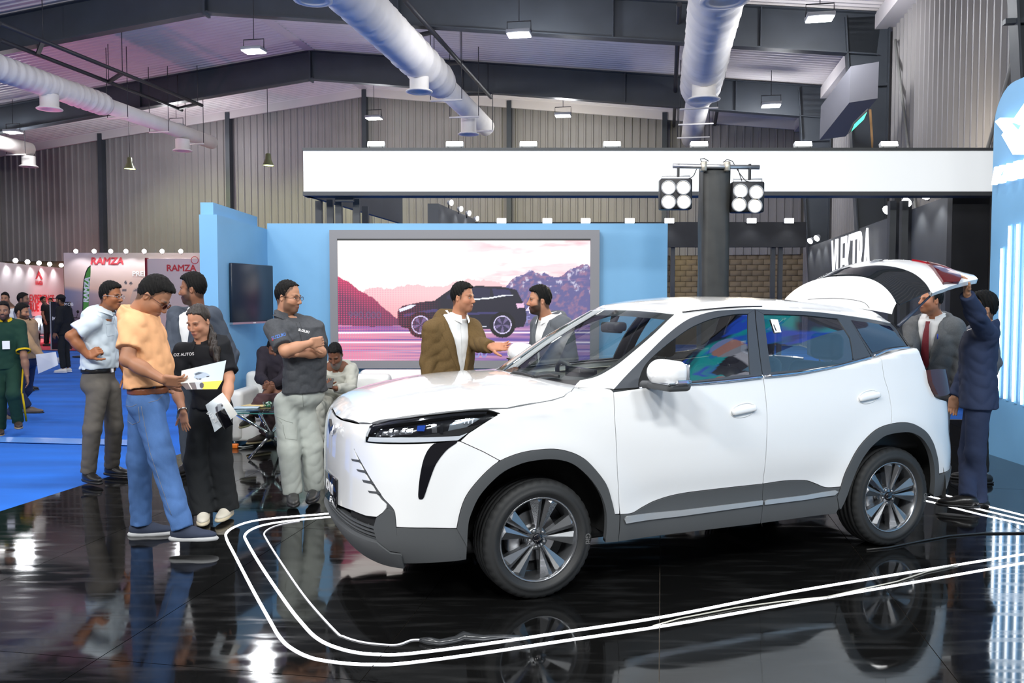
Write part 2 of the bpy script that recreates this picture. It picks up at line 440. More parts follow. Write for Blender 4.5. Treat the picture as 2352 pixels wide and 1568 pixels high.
base = MB().obox(hall(5.8, 0.6, -0.04), hall(7.0, 0), hall(0, 5.7), (0, 0, 0.03))
FLOOR = struct(base.build('floor', M_JOINT), 'raised black glossy show floor of joined boards', 'floor')
tile = MB().box(-TU / 2 + 0.0022, TU / 2 - 0.0022, -TV / 2 + 0.0022, TV / 2 - 0.0022, -0.011, 0.0).mesh('floor_board', M_FLOOR)
for i in range(-2, 4):
    for j in range(-1, 8):
        if j == -1 and i > 0: continue
        u, v = U0 + (i + 0.5) * TU, V0 + (j + 0.5) * TV
        if j < 0: continue
        link('floor_board', tile, FLOOR, hall(u, v, 0), (0, 0, PI / 2 - HY))
for j in range(0, 6):
    link('floor_board', tile, FLOOR, hall(U0 + 3.5 * TU + TU, V0 + (j + 0.5) * TV, 0) - hall(TU, 0) + hall(TU * 0, 0), (0, 0, PI / 2 - HY)) if False else None
for j in range(0, 6):
    link('floor_board', tile, FLOOR, hall(U0 + 3.5 * TU, V0 + (j + 0.5) * TV, 0) if False else hall(U0 + 4.0 * TU - TU / 2, V0 + (j + 0.5) * TV, 0), (0, 0, PI / 2 - HY)) if False else None
M_CARPET = mat('blue_carpet', (0.004, 0.125, 0.56), 0.85, var=0.22, vscale=1.2, bump=0.25, bscale=180, stretch=(0.35, 1.6, 1))
def carpet(name, u0, u1, v0, v1, nu, nv, amp, m, z0):
    us = np.linspace(u0, u1, nu); vs = np.linspace(v0, v1, nv)
    Ug, Vg = np.meshgrid(us, vs, indexing='ij')
    h = amp * (np.sin(Ug * 2.1 + 0.9 * np.sin(Vg * 0.7)) * 0.5 + np.sin(Ug * 5.3 + 1.3 * np.sin(Vg * 1.1 + Ug * 0.3)) * 0.35 + 0.3 * np.sin(Vg * 3 + Ug))
    pts = [hall(a, b, z0 + c) for a, b, c in zip(Ug.ravel(), Vg.ravel(), h.ravel())]
    fs = [(i * nv + j, i * nv + j + 1, (i + 1) * nv + j + 1, (i + 1) * nv + j) for i in range(nu - 1) for j in range(nv - 1)]
    return MB().add(pts, fs, True).build(name, m)
tag(carpet('carpet', -2, 33, V_LEFT, V0 - 0.003, 200, 60, 0.006, M_CARPET, -0.012), 'rippled bright blue exhibition carpet on the left aisle', 'carpet')
tag(carpet('carpet', 10.37, 33, V0, V_RIGHT, 40, 20, 0.004, M_CARPET, -0.016), 'blue aisle carpet behind the show stand', 'carpet')
tag(carpet('carpet', 25.2, 32.2, -27.5, -13.5, 12, 12, 0.0, mat('red_carpet', (0.55, 0.03, 0.06), 0.85, var=0.1), 0.004), 'red carpet under the scooter stand at far left', 'carpet')
mb = MB()
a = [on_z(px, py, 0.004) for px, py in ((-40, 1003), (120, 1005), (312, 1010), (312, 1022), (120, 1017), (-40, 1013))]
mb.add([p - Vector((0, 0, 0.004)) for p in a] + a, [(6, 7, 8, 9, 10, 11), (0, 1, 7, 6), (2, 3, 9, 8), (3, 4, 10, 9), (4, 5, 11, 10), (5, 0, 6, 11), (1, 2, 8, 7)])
tag(mb.build('carpet_light_streak', mat('streak_pale_blue', (0.13, 0.34, 0.85), 0.25, spec=0.8)), 'streak of light across the blue carpet, laid as a pale strip', 'tape')  # thin pale strip standing in for a streak of light on the carpet

# LED strips let into the floor, parallel to the car's sides
def strip(name, pix, w, m, label, grp=None, z=0.0015, sub=10):
    P = [on_z(x, y, z) for x, y in pix]
    # smooth corners
    pts = []
    n = len(P)
    for i in range(n - 1):
        p0, p1, p2, p3 = P[max(i - 1, 0)], P[i], P[i + 1], P[min(i + 2, n - 1)]
        for k in range(sub):
            t = k / sub
            pts.append(0.5 * ((2 * p1) + (p2 - p0) * t + (2 * p0 - 5 * p1 + 4 * p2 - p3) * t * t + (3 * p1 - p0 - 3 * p2 + p3) * t ** 3))
    pts.append(P[-1])
    vs = []
    for i, p in enumerate(pts):
        t = pts[min(i + 1, len(pts) - 1)] - pts[max(i - 1, 0)]; t.z = 0; t.normalize(); s_ = Vector((-t.y, t.x, 0)) * w / 2
        vs += [p - s_ , p - s_ + Vector((0, 0, 0.003)), p + s_ + Vector((0, 0, 0.003)), p + s_]
    fs = []
    for i in range(len(pts) - 1):
        b = i * 4
        for k in range(3): fs.append((b + k, b + k + 1, b + 4 + k + 1, b + 4 + k))
    return tag(MB().add(vs, fs).build(name, m), label, 'light strip', grp)
G = 'light strips around the car'
strip('led_strip', [(900, 1168), (800, 1174), (740, 1180), (640, 1188), (580, 1196), (542, 1208), (522, 1221), (520, 1236), (540, 1276), (580, 1353), (620, 1425), (642, 1462), (668, 1487), (716, 1510), (790, 1522), (860, 1525), (930, 1522), (1100, 1500), (1300, 1470), (1533, 1435), (1800, 1388), (2050, 1345), (2352, 1292), (2500, 1266)], 0.015, M_STRIP, 'outer glowing white light strip curving around the car', G)
strip('led_strip', [(900, 1176), (800, 1183), (740, 1188), (660, 1196), (610, 1204), (578, 1215), (563, 1228), (566, 1242), (600, 1300), (660, 1388), (695, 1432), (722, 1460), (756, 1480), (810, 1496), (870, 1502), (940, 1500), (1100, 1480), (1300, 1450), (1533, 1414), (1800, 1362), (2050, 1320), (2200, 1296), (2352, 1272), (2500, 1250)], 0.015, M_STRIP, 'second glowing white light strip inside the outer loop', G)
strip('led_strip', [(688, 1197), (650, 1203), (622, 1212), (607, 1224), (612, 1238), (640, 1283), (700, 1370), (768, 1447), (790, 1462), (830, 1474), (880, 1480), (915, 1480), (945, 1470), (968, 1469)], 0.011, mat('dim_glow_strip', (0.75, 0.75, 0.78), 0.4, emit=(0.8, 0.82, 0.9), es=0.35), 'thin unlit innermost strip given a faint glow, with taped end', G)  # switched-off strip, brightened by a faint emission of its own
mb = MB()
P = [on_z(x, y, 0.01) for x, y in ((965, 1470), (985, 1473), (1010, 1476), (1045, 1470), (1065, 1462), (1085, 1465), (1110, 1466), (1150, 1462), (1195, 1461))]
mb.tube(P, [0.012, 0.022, 0.018, 0.02, 0.028, 0.022, 0.018, 0.012, 0.008], 7)
tag(mb.build('cable_tape', mat('black_wrap', (0.03, 0.032, 0.035), 0.22)), 'crumpled black tape over the joint of the floor strip', 'tape')
for k, (dy, lab) in enumerate(((0, 'back of the three light strips behind the car'), (12, 'middle of the three light strips behind the car'), (24, 'front of the three light strips behind the car'))):
    strip('led_strip', [(2060, 1112 + dy), (2142, 1129 + dy), (2240, 1155 + dy * 0.95), (2352, 1183 + dy * 0.85), (2480, 1215 + dy * 0.8)], 0.015, M_STRIP, lab, G)
mb = MB(); mb.tube([on_z(x, y, 0.006) for x, y in ((1990, 1262), (2040, 1257), (2110, 1243), (2181, 1230), (2260, 1224), (2352, 1223), (2450, 1226))], 0.007, 6)
tag(mb.build('floor_cable', mat('black_cable', (0.02, 0.02, 0.02), 0.3)), 'black cable lying behind the rear wheel', 'cable')
mb = MB(); mb.tube([on_z(x, y, 0.006) for x, y in ((1500, 1437), (1560, 1420), (1690, 1395), (1800, 1380), (1900, 1370), (1990, 1350), (2060, 1335), (2130, 1312), (2200, 1297))], 0.004, 6)
tag(mb.build('floor_wire', mat('pale_wire', (0.5, 0.48, 0.42), 0.4)), 'loose pale wire beside the second floor strip', 'wire')

# ================================================================== HANGING THINGS UNDER THE ROOF
def duct(name, v, z, u0, u1, u2, r0, r1, label, outlets):
    t = thing(name, label, 'air duct', (0, 0, 0), 0, 'fabric air ducts')
    # loose cloth-wrapped stretch
    n = 100; pts = [hall(u0 + (u1 - u0) * i / n, v, z) for i in range(n + 1)]
    rs = [r0 * (1.03 - 0.09 * (((i + (i * i) % 3) % 6) / 6.0) + 0.06 * ((i * 7919) % 13 / 13 - 0.5)) for i in range(n + 1)]
    mb = MB(); mb.tube(pts, rs, 18); mb.build('wrapped_stretch', M_DUCT, t)
    mb = MB(); mb.tube([hall(u1 - 0.05, v, z), hall(u2, v, z)], r1, 18); mb.build('bare_stretch', M_DUCT, t)
    u = u1 + 0.6
    while u < u2:
        MB().bar(hall(u, v - r1 * 1.5, z - r1 - 0.03), hall(u, v + r1 * 1.5, z - r1 - 0.03), 0.05, 0.04).build('hanger', M_DUCT, t)
        for sg in (-1, 1): MB().tube([hall(u, v + sg * r1 * 1.45, z - r1), hall(u, v + sg * r1 * 1.45, roof_z(v))], 0.012, 5).build('hanger_rod', M_DARKPIPE, t)
        u += 2.2
    for opx in outlets:
        rr = 0.30 if r1 < 0.32 else 0.37
        k = (r0 + r1) / 2; uo = to_hall(on_z(*opx, z - 0.25 - k - 0.12))[0]
        c = hall(uo, v, z - 0.25)
        mb = MB().lathe([(rr * 0.8, 0), (rr * 0.8, -k - 0.04), (rr * 1.12, -k - 0.10), (rr * 1.12, -k - 0.12), (rr * 0.7, -k - 0.12), (rr * 0.66, -k - 0.05), (0.001, -k - 0.05)], 24, c)
        mb.build('outlet', M_DUCT, t)
duct('air_duct', -16.6, 7.55, 18.6, 23.4, 29.6, 0.33, 0.24, 'left fabric air duct above the scooter stand', [(104, 252), (445, 346)])
duct('air_duct', -6.0, 7.6, 12.0, 22.8, 28.8, 0.46, 0.31, 'middle fabric air duct running over the booth', [(690, 4), (958, 212), (1104, 308)])
duct('air_duct', 1.0, 7.55, 13.0, 24.6, 31.8, 0.54, 0.36, 'right fabric air duct, wide and wrinkled, ending above the white fascia', [(1632, 6), (1604, 230)])
duct('air_duct', -23.8, 7.4, 25.0, 25.5, 29.0, 0.3, 0.27, 'short far-left air duct at the photo edge', [(38, 384)])

def ladder(name, label, A, B, C, D, ties, z):
    t = thing(name, label, 'pipe rack', (0, 0, 0), 0, 'dark pipe racks under the roof')
    for a, b in ((A, B), (C, D)):
        p, q = on_z(*a, z), on_z(*b, z)
        MB().tube([p, q], 0.06, 8).build('pipe', M_DARKPIPE, t)
    for k in ties:
        p = on_z(*A, z).lerp(on_z(*B, z), k); q = on_z(*C, z).lerp(on_z(*D, z), k)
        MB().bar(p, q, 0.1, 0.08).build('tie', M_DARKPIPE, t)
        for w in (p, q):
            vv = to_hall(w)[1]
            MB().tube([w, Vector((w.x, w.y, roof_z(vv)))], 0.012, 5).build('hanger_rod', M_DARKPIPE, t)
ladder('pipe_rack', 'dark twin-pipe rack hanging at the upper left', (0, 54), (464, 242), (0, 92), (418, 253), (0.16, 0.52, 0.97), 8.3)
ladder('pipe_rack', 'dark twin-pipe rack beside the middle air duct', (929, 0), (1128, 224), (867, 20), (1071, 224), (0.25, 0.55, 0.95), 8.3)
ladder('pipe_rack', 'dark twin-pipe rack beside the right air duct', (1560, 10), (1546, 330), (1690, 10), (1634, 330), (0.52, 0.86), 8.2)

def flood(px, py, z, label, w=0.55, glow=M_LAMPGLOW):
    P = on_z(px, py, z)
    t = thing('high_bay_lamp', label, 'ceiling lamp', P, -HY, 'hanging lamps of the hall')
    MB().rbox(-w / 2, w / 2, -w * 0.36, w * 0.36, 0.0, 0.09, 0.015, 1).build('housing', M_LAMPBODY, t)
    MB().box(-w * 0.46, w * 0.46, -w * 0.32, w * 0.32, -0.02, 0.0).build('lens', glow, t)
    mb = MB(); mb.tube([(-w / 2, 0, 0.05), (-w / 2, 0, 0.3), (w / 2, 0, 0.3), (w / 2, 0, 0.05)], 0.014, 6); mb.build('bracket', M_DARKPIPE, t)
    vv = to_hall(P)[1]
    MB().tube([(0, 0, 0.3), (0, 0, max(roof_z(vv) - z, 0.5))], 0.01, 5).build('cord', M_DARKPIPE, t)
    lamp('high_bay_light', 'POINT', (P.x, P.y, z - 0.15), 290, (0.95, 0.97, 1.0), 0.25)
for a in ((583, 118, 8.0, 'hanging flood lamp left of the ridge of the middle frame'), (1192, 80, 7.7, 'hanging flood lamp between the middle and right ducts'), (1883, 43, 7.4, 'hanging flood lamp high at the right before the wall'),
          (859, 272, 8.0, 'hanging flood lamp above the left end of the white fascia'), (1293, 266, 8.0, 'hanging flood lamp above the middle of the white fascia'), (1771, 243, 7.3, 'hanging flood lamp right of the wrinkled duct'),
          (405, 290, 8.2, 'hanging flood lamp in front of the left duct end'), (30, 304, 7.6, 'hanging flood lamp at the far left edge')):
    flood(*a)
M_BELL = mat('bell_shade', (0.12, 0.13, 0.06), 0.4)
M_BELLGLOW = mat('bell_glow', (0.8, 0.9, 0.3), 0.4, emit=(0.85, 1.0, 0.45), es=4)
for px, py, lab in ((298, 388, 'left bell pendant lamp glowing yellow-green'), (616, 380, 'right bell pendant lamp glowing yellow-green')):
    P = on_z(px, py, 6.4); t = thing('pendant_lamp', lab, 'pendant lamp', P, 0, 'bell pendant lamps')
    MB().lathe([(0.06, 0.42), (0.09, 0.40), (0.10, 0.22), (0.12, 0.18), (0.19, 0.02), (0.20, 0.0)], 20).build('shade', M_BELL, t)
    MB().lathe([(0.001, 0.015), (0.185, 0.015)], 20).build('lens', M_BELLGLOW, t)
    MB().tube([(0, 0, 0.42), (0, 0, roof_z(to_hall(P)[1]) - 6.4)], 0.012, 5).build('cord', M_DARKPIPE, t)
    lamp('pendant_light', 'SPOT', (P.x, P.y, 6.35), 420, (0.88, 1.0, 0.42), 0.1, aim=(P.x + 1.5, P.y + 4, 2.5), spot=120)
lamp('tint_wash', 'SPOT', on_y(900, 600, 25), 900, (1.0, 0.93, 0.35), 0.3, aim=hall(UB, -7.5, 4.6), spot=80)  # added lamp: yellow tint of the pendants on the gable wall
lamp('tint_wash', 'SPOT', on_y(1330, 560, 26), 600, (1.0, 0.9, 0.3), 0.3, aim=hall(UB, -2.8, 4.6), spot=80)  # second added lamp for the same yellow tint
lamp('tint_wash', 'SPOT', (-15, 24, 3.2), 420, (1.0, 0.30, 0.42), 0.3, aim=hall(27, -14, 9.5), spot=110)
# the same high-bay lamps go on over the rest of the hall
for u, v in ((3.5, -21), (3.5, -12.5), (3.5, -3.5), (10.5, -22), (10.5, -14), (10.5, -6), (-4, -16), (-4, -6), (-4, 3)):
    lamp('high_bay_light', 'POINT', hall(u, v, 7.85), 360, (0.96, 0.97, 1.0), 0.25)

# air-handling box, exit sign and batten near the right wall
t = thing('air_curtain_unit', 'tilted grey air unit hung by the right portal columns', 'air unit', (0, 0, 0))
c = on_y(1948, 235, 18.4)
ax = (on_y(1985, 180, 17.8) - on_y(1914, 270, 19.0)) ; ax = ax / 2
MB().obox(c, ax, Vector((0.25, -0.1, 0.02)), Vector((0.02, 0.03, 0.38))).build('casing', mat('unit_grey', (0.12, 0.12, 0.14), 0.6), t)
t = thing('exit_sign', 'glowing green exit sign by the right column', 'exit sign', (0, 0, 0))
c = on_y(1973, 280, 16.4); d = (on_y(1987, 267, 16.3) - on_y(1959, 294, 16.5)) / 2
MB().obox(c + Vector((0, 0.06, 0.02)), d * 1.15, Vector((0, 0.03, 0)), Vector((0.05, 0, 0.11))).build('housing', M_BLACK, t)
MB().obox(c, d, Vector((0, 0.012, 0)), Vector((0.03, 0, 0.07))).build('face', mat('exit_glow', (0.05, 0.6, 0.3), 0.4, emit=(0.05, 0.9, 0.45), es=1.6), t)
tag(MB().bar(on_y(1997, 252, 19.6), on_y(2003, 352, 19.6), 0.09, 0.05).build('wood_batten', mat('raw_wood', (0.42, 0.24, 0.10), 0.7, var=0.2, vscale=5)), 'orange wooden batten leaning by the right column', 'batten')
# ================================================================== THE SHOW STAND
YB, XS = 11.5, -3.30      # face of the back wall, face of the left side wall
ZW = CAMH + (HOR - 514) * YB / FPX
o = tag(MB().box(XS, on_y(1533, 600, YB).x, YB, YB + 0.25, 0, ZW).build('booth_wall', M_BLUE), 'sky-blue back wall of the stand carrying the big screen', 'partition')
t = thing('booth_side_wall', 'sky-blue side wall on the left with the dark television', 'partition', (XS, 9.6, 0))
ZS = CAMH + (HOR - 494) * 9.55 / FPX
MB().box(-0.20, 0, -0.05, 1.9, 0, ZS).build('panel', M_BLUE, t)
MB().box(-0.23, -0.085, 0.08, 1.75, 0, ZS + 0.15).build('rear_panel', M_BLUE, t)
# television on the side wall
tv0, tv1 = on_y(533, 672, 9.90), on_y(628, 677, 10.76); ex = (tv1 - tv0); ex.z = 0; tw = ex.length; ex.normalize(); en_ = Vector((ex.y, -ex.x, 0))
t = thing('television', 'switched-off black television hung on the blue side wall', 'television', (tv0.x, tv0.y, 0), math.atan2(ex.y, ex.x))
za, zb = CAMH + (HOR - 604) * 9.96 / FPX, CAMH - (741 - HOR) * 9.96 / FPX
MB().rbox(0, tw, 0.0, 0.04, zb, za, 0.008, 1).build('panel', mat('tv_screen', (0.010, 0.018, 0.036), 0.35), t)
MB().box(0, tw, -0.004, 0.042, zb - 0.02, zb + 0.004).build('bezel', M_ALU, t)
MB().box(tw * 0.35, tw * 0.65, 0.04, 0.10, (za + zb) / 2 - 0.2, (za + zb) / 2 + 0.2).build('wall_bracket', M_BLACK, t)
MB().box(tw * 0.48, tw * 0.54, -0.006, -0.002, zb - 0.014, zb - 0.004).build('badge', M_WHITETXT, t)

# big screen: frame + picture
fx0, fx1 = on_y(757, 600, YB - 0.12).x, on_y(1377, 600, YB - 0.12).x
fz0, fz1 = CAMH - (846 - HOR) * (YB - 0.12) / FPX, CAMH + (HOR - 529) * (YB - 0.12) / FPX
sx0, sx1 = on_y(775, 600, YB - 0.12).x, on_y(1356, 600, YB - 0.12).x
sz0, sz1 = CAMH - (828 - HOR) * (YB - 0.12) / FPX, CAMH + (HOR - 549) * (YB - 0.12) / FPX
SCR = thing('led_wall', 'large lit screen in a grey frame showing a dark car and mountains', 'screen', ((fx0 + fx1) / 2, YB, 0))
bx = (fx0 + fx1) / 2
fr = MB()
for a0, a1, b0, b1 in ((fx0, sx0, fz0, fz1), (sx1, fx1, fz0, fz1), (sx0, sx1, sz1, fz1), (sx0, sx1, fz0, sz0)):
    fr.box(a0 - bx, a1 - bx, -0.12, 0, b0, b1)
fr.build('frame', M_FRAMEGREY, SCR)
MB().box(sx0 - bx, sx1 - bx, -0.13, -0.02, sz1 - 0.022, sz1).build('top_black_trim', M_BLACK, SCR)  # black strip along the picture's top edge
W_, H_ = 360, 172
X, Y = np.meshgrid(np.linspace(0, 581, W_), np.linspace(0, 278, H_))   # photo pixels from the screen's corner (775,550)
img = np.ones((H_, W_, 3)) * lin((255, 246, 240)) * 1.15
def over(mask, col, a=1.0):
    global img
    k = np.clip(mask, 0, 1)[..., None] * a
    img = img * (1 - k) + np.asarray(col) * k
cl = fbm(X / 95 + 3, Y / 22 + 1, 5)
up = np.clip((X - 180) / 250, 0, 1) * np.clip(1.2 - Y / 110, 0, 1)
over(np.clip((cl - 0.43) * 6, 0, 1) * np.clip((X - 150) / 180, 0, 1) * (Y < 120), lin((238, 196, 204)), 0.8)
over(np.clip((fbm(X / 60, Y / 14, 11) - 0.5) * 6, 0, 1) * np.clip((X - 250) / 150, 0, 1) * (Y < 100), lin((228, 158, 172)), 0.6)
over(np.clip((Y - 85) / 50, 0, 1) * np.clip(1 - abs(X - 260) / 420, 0, 1), lin((250, 205, 200)), 0.7)
def ridge(pts, jit, seed):
    xs = np.array([p[0] for p in pts], float); ys = np.array([p[1] for p in pts], float)
    base = np.interp(X, xs, ys); return base + jit * (fbm(X / 14, X * 0 + seed, seed, 4) - 0.5) * 2
far = ridge([(0, 130), (100, 113), (160, 107), (230, 108), (300, 92), (320, 95), (360, 98), (420, 118), (581, 120)], 8, 21)
over(Y > far, lin((232, 190, 194)))
over((Y > far) * np.clip((Y - 125) / 70, 0, 1), lin((238, 140, 145)), 0.7)
rm = ridge([(0, 300), (360, 135), (400, 95), (440, 72), (465, 78), (500, 88), (520, 80), (545, 66), (565, 58), (581, 66)], 7, 33)
mk = (Y > rm) & (X > 350)
over(mk, lin((92, 90, 140)))
over(mk * np.clip((fbm(X / 10 + Y / 16, Y / 10 - X / 30, 41) - 0.5) * 5, 0, 1), lin((170, 120, 135)), 0.5)
over(mk * np.clip((fbm(X / 7, Y / 9, 47) - 0.58) * 8, 0, 1) * (Y < 125), lin((225, 220, 240)), 0.7)
lm = ridge([(0, 86), (20, 96), (50, 118), (80, 135), (110, 160), (140, 185), (150, 195)], 4, 55)
mk = (Y > lm) & (X < 150) & (Y < 205)
over(mk, lin((72, 48, 78)))
over(mk * np.clip((150 - X) / 150, 0, 1) * np.clip(1 - (Y - lm) / 40, 0, 1), lin((190, 50, 90)), 0.8)
road = Y > 196 + 4 * np.sin(X / 50)
over(road, lin((200, 140, 165)))
over(road * np.clip((fbm(X / 300, Y / 5.0, 61) - 0.42) * 5, 0, 1), lin((90, 70, 150)), 0.9)
over(road * np.clip((fbm(X / 400, Y / 3.0, 67) - 0.55) * 7, 0, 1), lin((250, 215, 235)), 0.9)
over(road * np.clip((X - 250) / 250, 0, 1), lin((84, 78, 160)), 0.55)
for yy in (214, 236): over((abs(Y - yy) < 1.6) & road, lin((250, 235, 250)), 0.8)
# the dark car on the screen
body = [(137, 168), (139, 160), (150, 152), (190, 144), (222, 141), (240, 128), (262, 113), (285, 108), (330, 107), (380, 109), (412, 116), (414, 120), (424, 140), (430, 150), (434, 170), (434, 185), (428, 200), (400, 205), (200, 206), (150, 203), (138, 195)]
over(inpoly(X, Y, body), lin((22, 20, 40)))
over(inpoly(X, Y, [(250, 130), (268, 116), (290, 112), (335, 111), (350, 113), (350, 133), (250, 138)]), lin((32, 30, 62)))
over(inpoly(X, Y, [(355, 113), (395, 116), (402, 130), (360, 133)]), lin((42, 40, 78)))
over(inpoly(X, Y, [(140, 160), (165, 151), (180, 150), (168, 158), (142, 167)]), lin((220, 220, 240)))
over(inpoly(X, Y, [(300, 137), (345, 134), (385, 127), (403, 127), (403, 129), (386, 130), (346, 137), (300, 140)]), lin((235, 240, 250)))
over(inpoly(X, Y, [(410, 148), (428, 146), (430, 156), (414, 158)]), lin((220, 180, 210)))
over(inpoly(X, Y, [(150, 172), (220, 160), (300, 168), (380, 166), (380, 171), (300, 173), (222, 166), (152, 178)]), lin((60, 56, 110)), 0.8)
over(inpoly(X, Y, [(320, 200), (342, 199), (342, 201), (320, 202)]), lin((220, 225, 240)))
for cx in (190, 379):
    d = np.hypot(X - cx, Y - 196)
    over((d < 30), lin((10, 9, 18))); over((d < 21) & (d > 18.5), lin((200, 190, 230))); over(d < 17, lin((46, 40, 70)))
    over((d < 17) * (np.sin(np.arctan2(Y - 196, X - cx) * 5) > 0.3), lin((120, 105, 150)), 0.7)
# camera moire on the left half of the diode grid
mo = (0.5 + 0.5 * np.sin(X * 1.05)) * (0.5 + 0.5 * np.sin(Y * 1.25))
over(mo * np.clip(1 - X / 240, 0, 1) * (Y > 70) * (img.mean(-1) < 0.75), lin((255, 70, 130)), 0.75)
over(np.clip((fbm(X / 40, Y / 3, 77) - 0.5) * 3, 0, 1) * np.clip((X - 200) / 300, 0, 1) * (Y < 110), lin((236, 150, 180)), 0.2)
M_LED = screen_mat('led_picture', 'paint', 1.25)
picture('picture', np.clip(img, 0, 1.2), (sx0 - bx, -0.10, sz0), (sx1 - sx0, 0, 0), (0, 0, sz1 - sz0), M_LED, SCR)
pxm = (sx1 - sx0) / 581
def scr_text(name, s_, px, py, size, m, **k):
    return text(name, s_, size * pxm, frame((sx0 - bx + (px - 775) * pxm, -0.104, sz1 - (py - 549) * pxm), (1, 0, 0), (0, 0, 1)), m, SCR, **k)
scr_text('price_text', '990,000', 836, 725, 24, mat('scr_dim', (0, 0, 0), 0.5, emit=tuple(lin((120, 90, 130))), es=1.0))
scr_text('price_text', '00', 1103, 812, 34, mat('scr_mid', (0, 0, 0), 0.5, emit=tuple(lin((150, 150, 210))), es=1.0), bold=0.002)
scr_text('digit_text', '4', 1214, 712, 26, mat('scr_hi', (0, 0, 0), 0.5, emit=tuple(lin((235, 225, 245))), es=1.0), bold=0.002)
scr_text('letter_text', 'F', 1213, 735, 22, MATS['scr_mid'])

# ------------------------------------------------------------------ right pylon with light tubes, emblem and name
PX_, PY0, PY1 = 5.16, 2.6, 9.19
ZP = CAMH + (HOR - 203) * 9.0 / FPX
T = thing('light_pylon', 'tall sky-blue pylon wall with glowing tubes and emblem at right', 'display pylon', (PX_, 9.19, 0))
prof = [(0, 0), (0, ZP - 0.42)]
for k in range(1, 9):
    a = PI / 2 * k / 8; prof.append((-0.36 + 0.36 * math.cos(a), ZP - 0.42 + 0.42 * math.sin(a)))
prof += [(PY0 - PY1, ZP + 0.02), (PY0 - PY1, 0)]
MB().prism(prof, 0, 0.35, 'X').build('wall_panel', M_BLUE, T)
def pyl(px, py, off=0.03):
    P = on_x(px, py, PX_ - off); return P - Vector((PX_, 9.19, 0))
tubes = [((2289, 571), (2304, 915)), ((2304, 520), (2323, 920)), ((2323, 517), (2342, 925)), ((2343, 510), (2362, 932)), ((2364, 520), (2384, 940)), ((2388, 560), (2407, 948)), ((2415, 640), (2432, 958))]
tubes[0] = ((2287, 696), (2304, 915)); tubes.insert(1, ((2290, 572), (2304, 915)))
tubes = [((2289, 572), (2303, 912)), ((2304, 521), (2322, 918)), ((2322, 517), (2342, 925)), ((2342, 512), (2362, 932)), ((2364, 520), (2384, 940)), ((2388, 560), (2408, 948))]
for a, b in tubes:
    pa, pb = pyl(*a), pyl(*b); y = (pa.y + pb.y) / 2
    MB().tube([(-0.03, y, pb.z), (-0.03, y, pa.z)], 0.0105, 8).build('light_tube', M_TUBE, T)
    MB().box(-0.012, 0, y - 0.022, y + 0.022, pb.z - 0.02, pa.z + 0.02).build('tube_channel', M_BLUE, T)
# emblem: two strokes of a folded-arrow mark, raised and backlit
M_SIGN = mat('sign_glow', (0.9, 0.9, 0.9), 0.4, emit=(0.93, 0.97, 1.0), es=1.5)
def pyl_poly(name, pix, m, d0=0.02, d1=0.09):
    pts = [pyl(x, y, d1) for x, y in pix]
    MB().prism([(p.y, p.z) for p in pts], -d1, -d0, 'X').build(name, m, T)
pyl_poly('emblem_wing', [(2285, 279), (2297, 270), (2329, 271), (2353, 236), (2385, 190), (2385, 236), (2358, 280), (2341, 287), (2331, 283), (2305, 279), (2325, 300), (2317, 312), (2304, 303)], M_SIGN)
pyl_poly('emblem_foot', [(2300, 310), (2306, 302), (2329, 314), (2346, 286), (2362, 281), (2358, 310), (2339, 355), (2326, 355)], M_SIGN)
pc = pyl(2352, 398); pz = pyl(2290, 408)
me = text_mesh('KAIYI', 0.25, depth=0.05, shear=0.25, bold=0.006, space=1.05, align='LEFT'); me.transform(frame((-0.05, -0.10, 2.965), (0, -1, 0), (0, 0, 1))); me.materials.append(M_SIGN)
link('name_letters', me, T)

# ------------------------------------------------------------------ lighting stand with two blinder lamps
c = on_y(1637, 690, 9.9); zt = CAMH + (HOR - 388) * 9.9 / FPX
T = thing('lighting_tower', 'black-draped lighting mast with cross pipe and two four-eyed lamps', 'light mast', (c.x, 9.9, 0))
n = 40; mb = MB(); vs = []
for i in range(n + 1):
    z = zt * i / n
    for k in range(24):
        a = 2 * PI * k / 24; ca, sa = math.cos(a), math.sin(a)
        m_ = max(abs(ca), abs(sa)); rr = 0.150 * (1.10 - 0.06 * i / n) / m_ ** 0.8 * (1 + 0.02 * math.sin(z * 7 + k * 1.7) + 0.02 * math.sin(k * 3.1 + i * 0.31))
        vs.append((rr * ca, rr * sa, z))
mb.add(vs, [(i * 24 + k, i * 24 + (k + 1) % 24, (i + 1) * 24 + (k + 1) % 24, (i + 1) * 24 + k) for i in range(n) for k in range(24)] + [tuple(n * 24 + k for k in range(24))], True)
mb.build('drape', mat('black_drape', (0.030, 0.031, 0.030), 0.5, var=0.3, vscale=4), T)
zb = CAMH + (HOR - 382) * 9.75 / FPX
def tl(px, py, Y=9.72): return on_y(px, py, Y) - Vector((c.x, 9.9, 0))
MB().tube([tl(1545, 381), tl(1744, 384)], 0.026, 12).build('cross_pipe', M_ALU, T)
MB().box(-0.14, 0.14, -0.15, 0.12, zt - 0.01, zt + 0.05).build('top_plate', M_ALU, T)
for px in (1616, 1670): 
    p = tl(px, 382); MB().rbox(p.x - 0.03, p.x + 0.03, p.y - 0.04, p.y + 0.06, p.z - 0.055, p.z + 0.05, 0.008, 1).build('clamp', mat('clamp_metal', (0.5, 0.46, 0.38), 0.4, metal=0.7), T)
for pts in ([(1612, 372), (1608, 365), (1618, 364), (1628, 370)], [(1662, 372), (1670, 366), (1682, 370), (1688, 380)], [(1690, 384), (1700, 400), (1712, 415), (1722, 418)], [(1600, 388), (1594, 402), (1588, 408), (1582, 410)], [(1694, 386), (1702, 410), (1704, 416)]):
    MB().tube([tl(x, y) for x, y in pts], 0.005, 5).build('cable', M_BLACK, T)
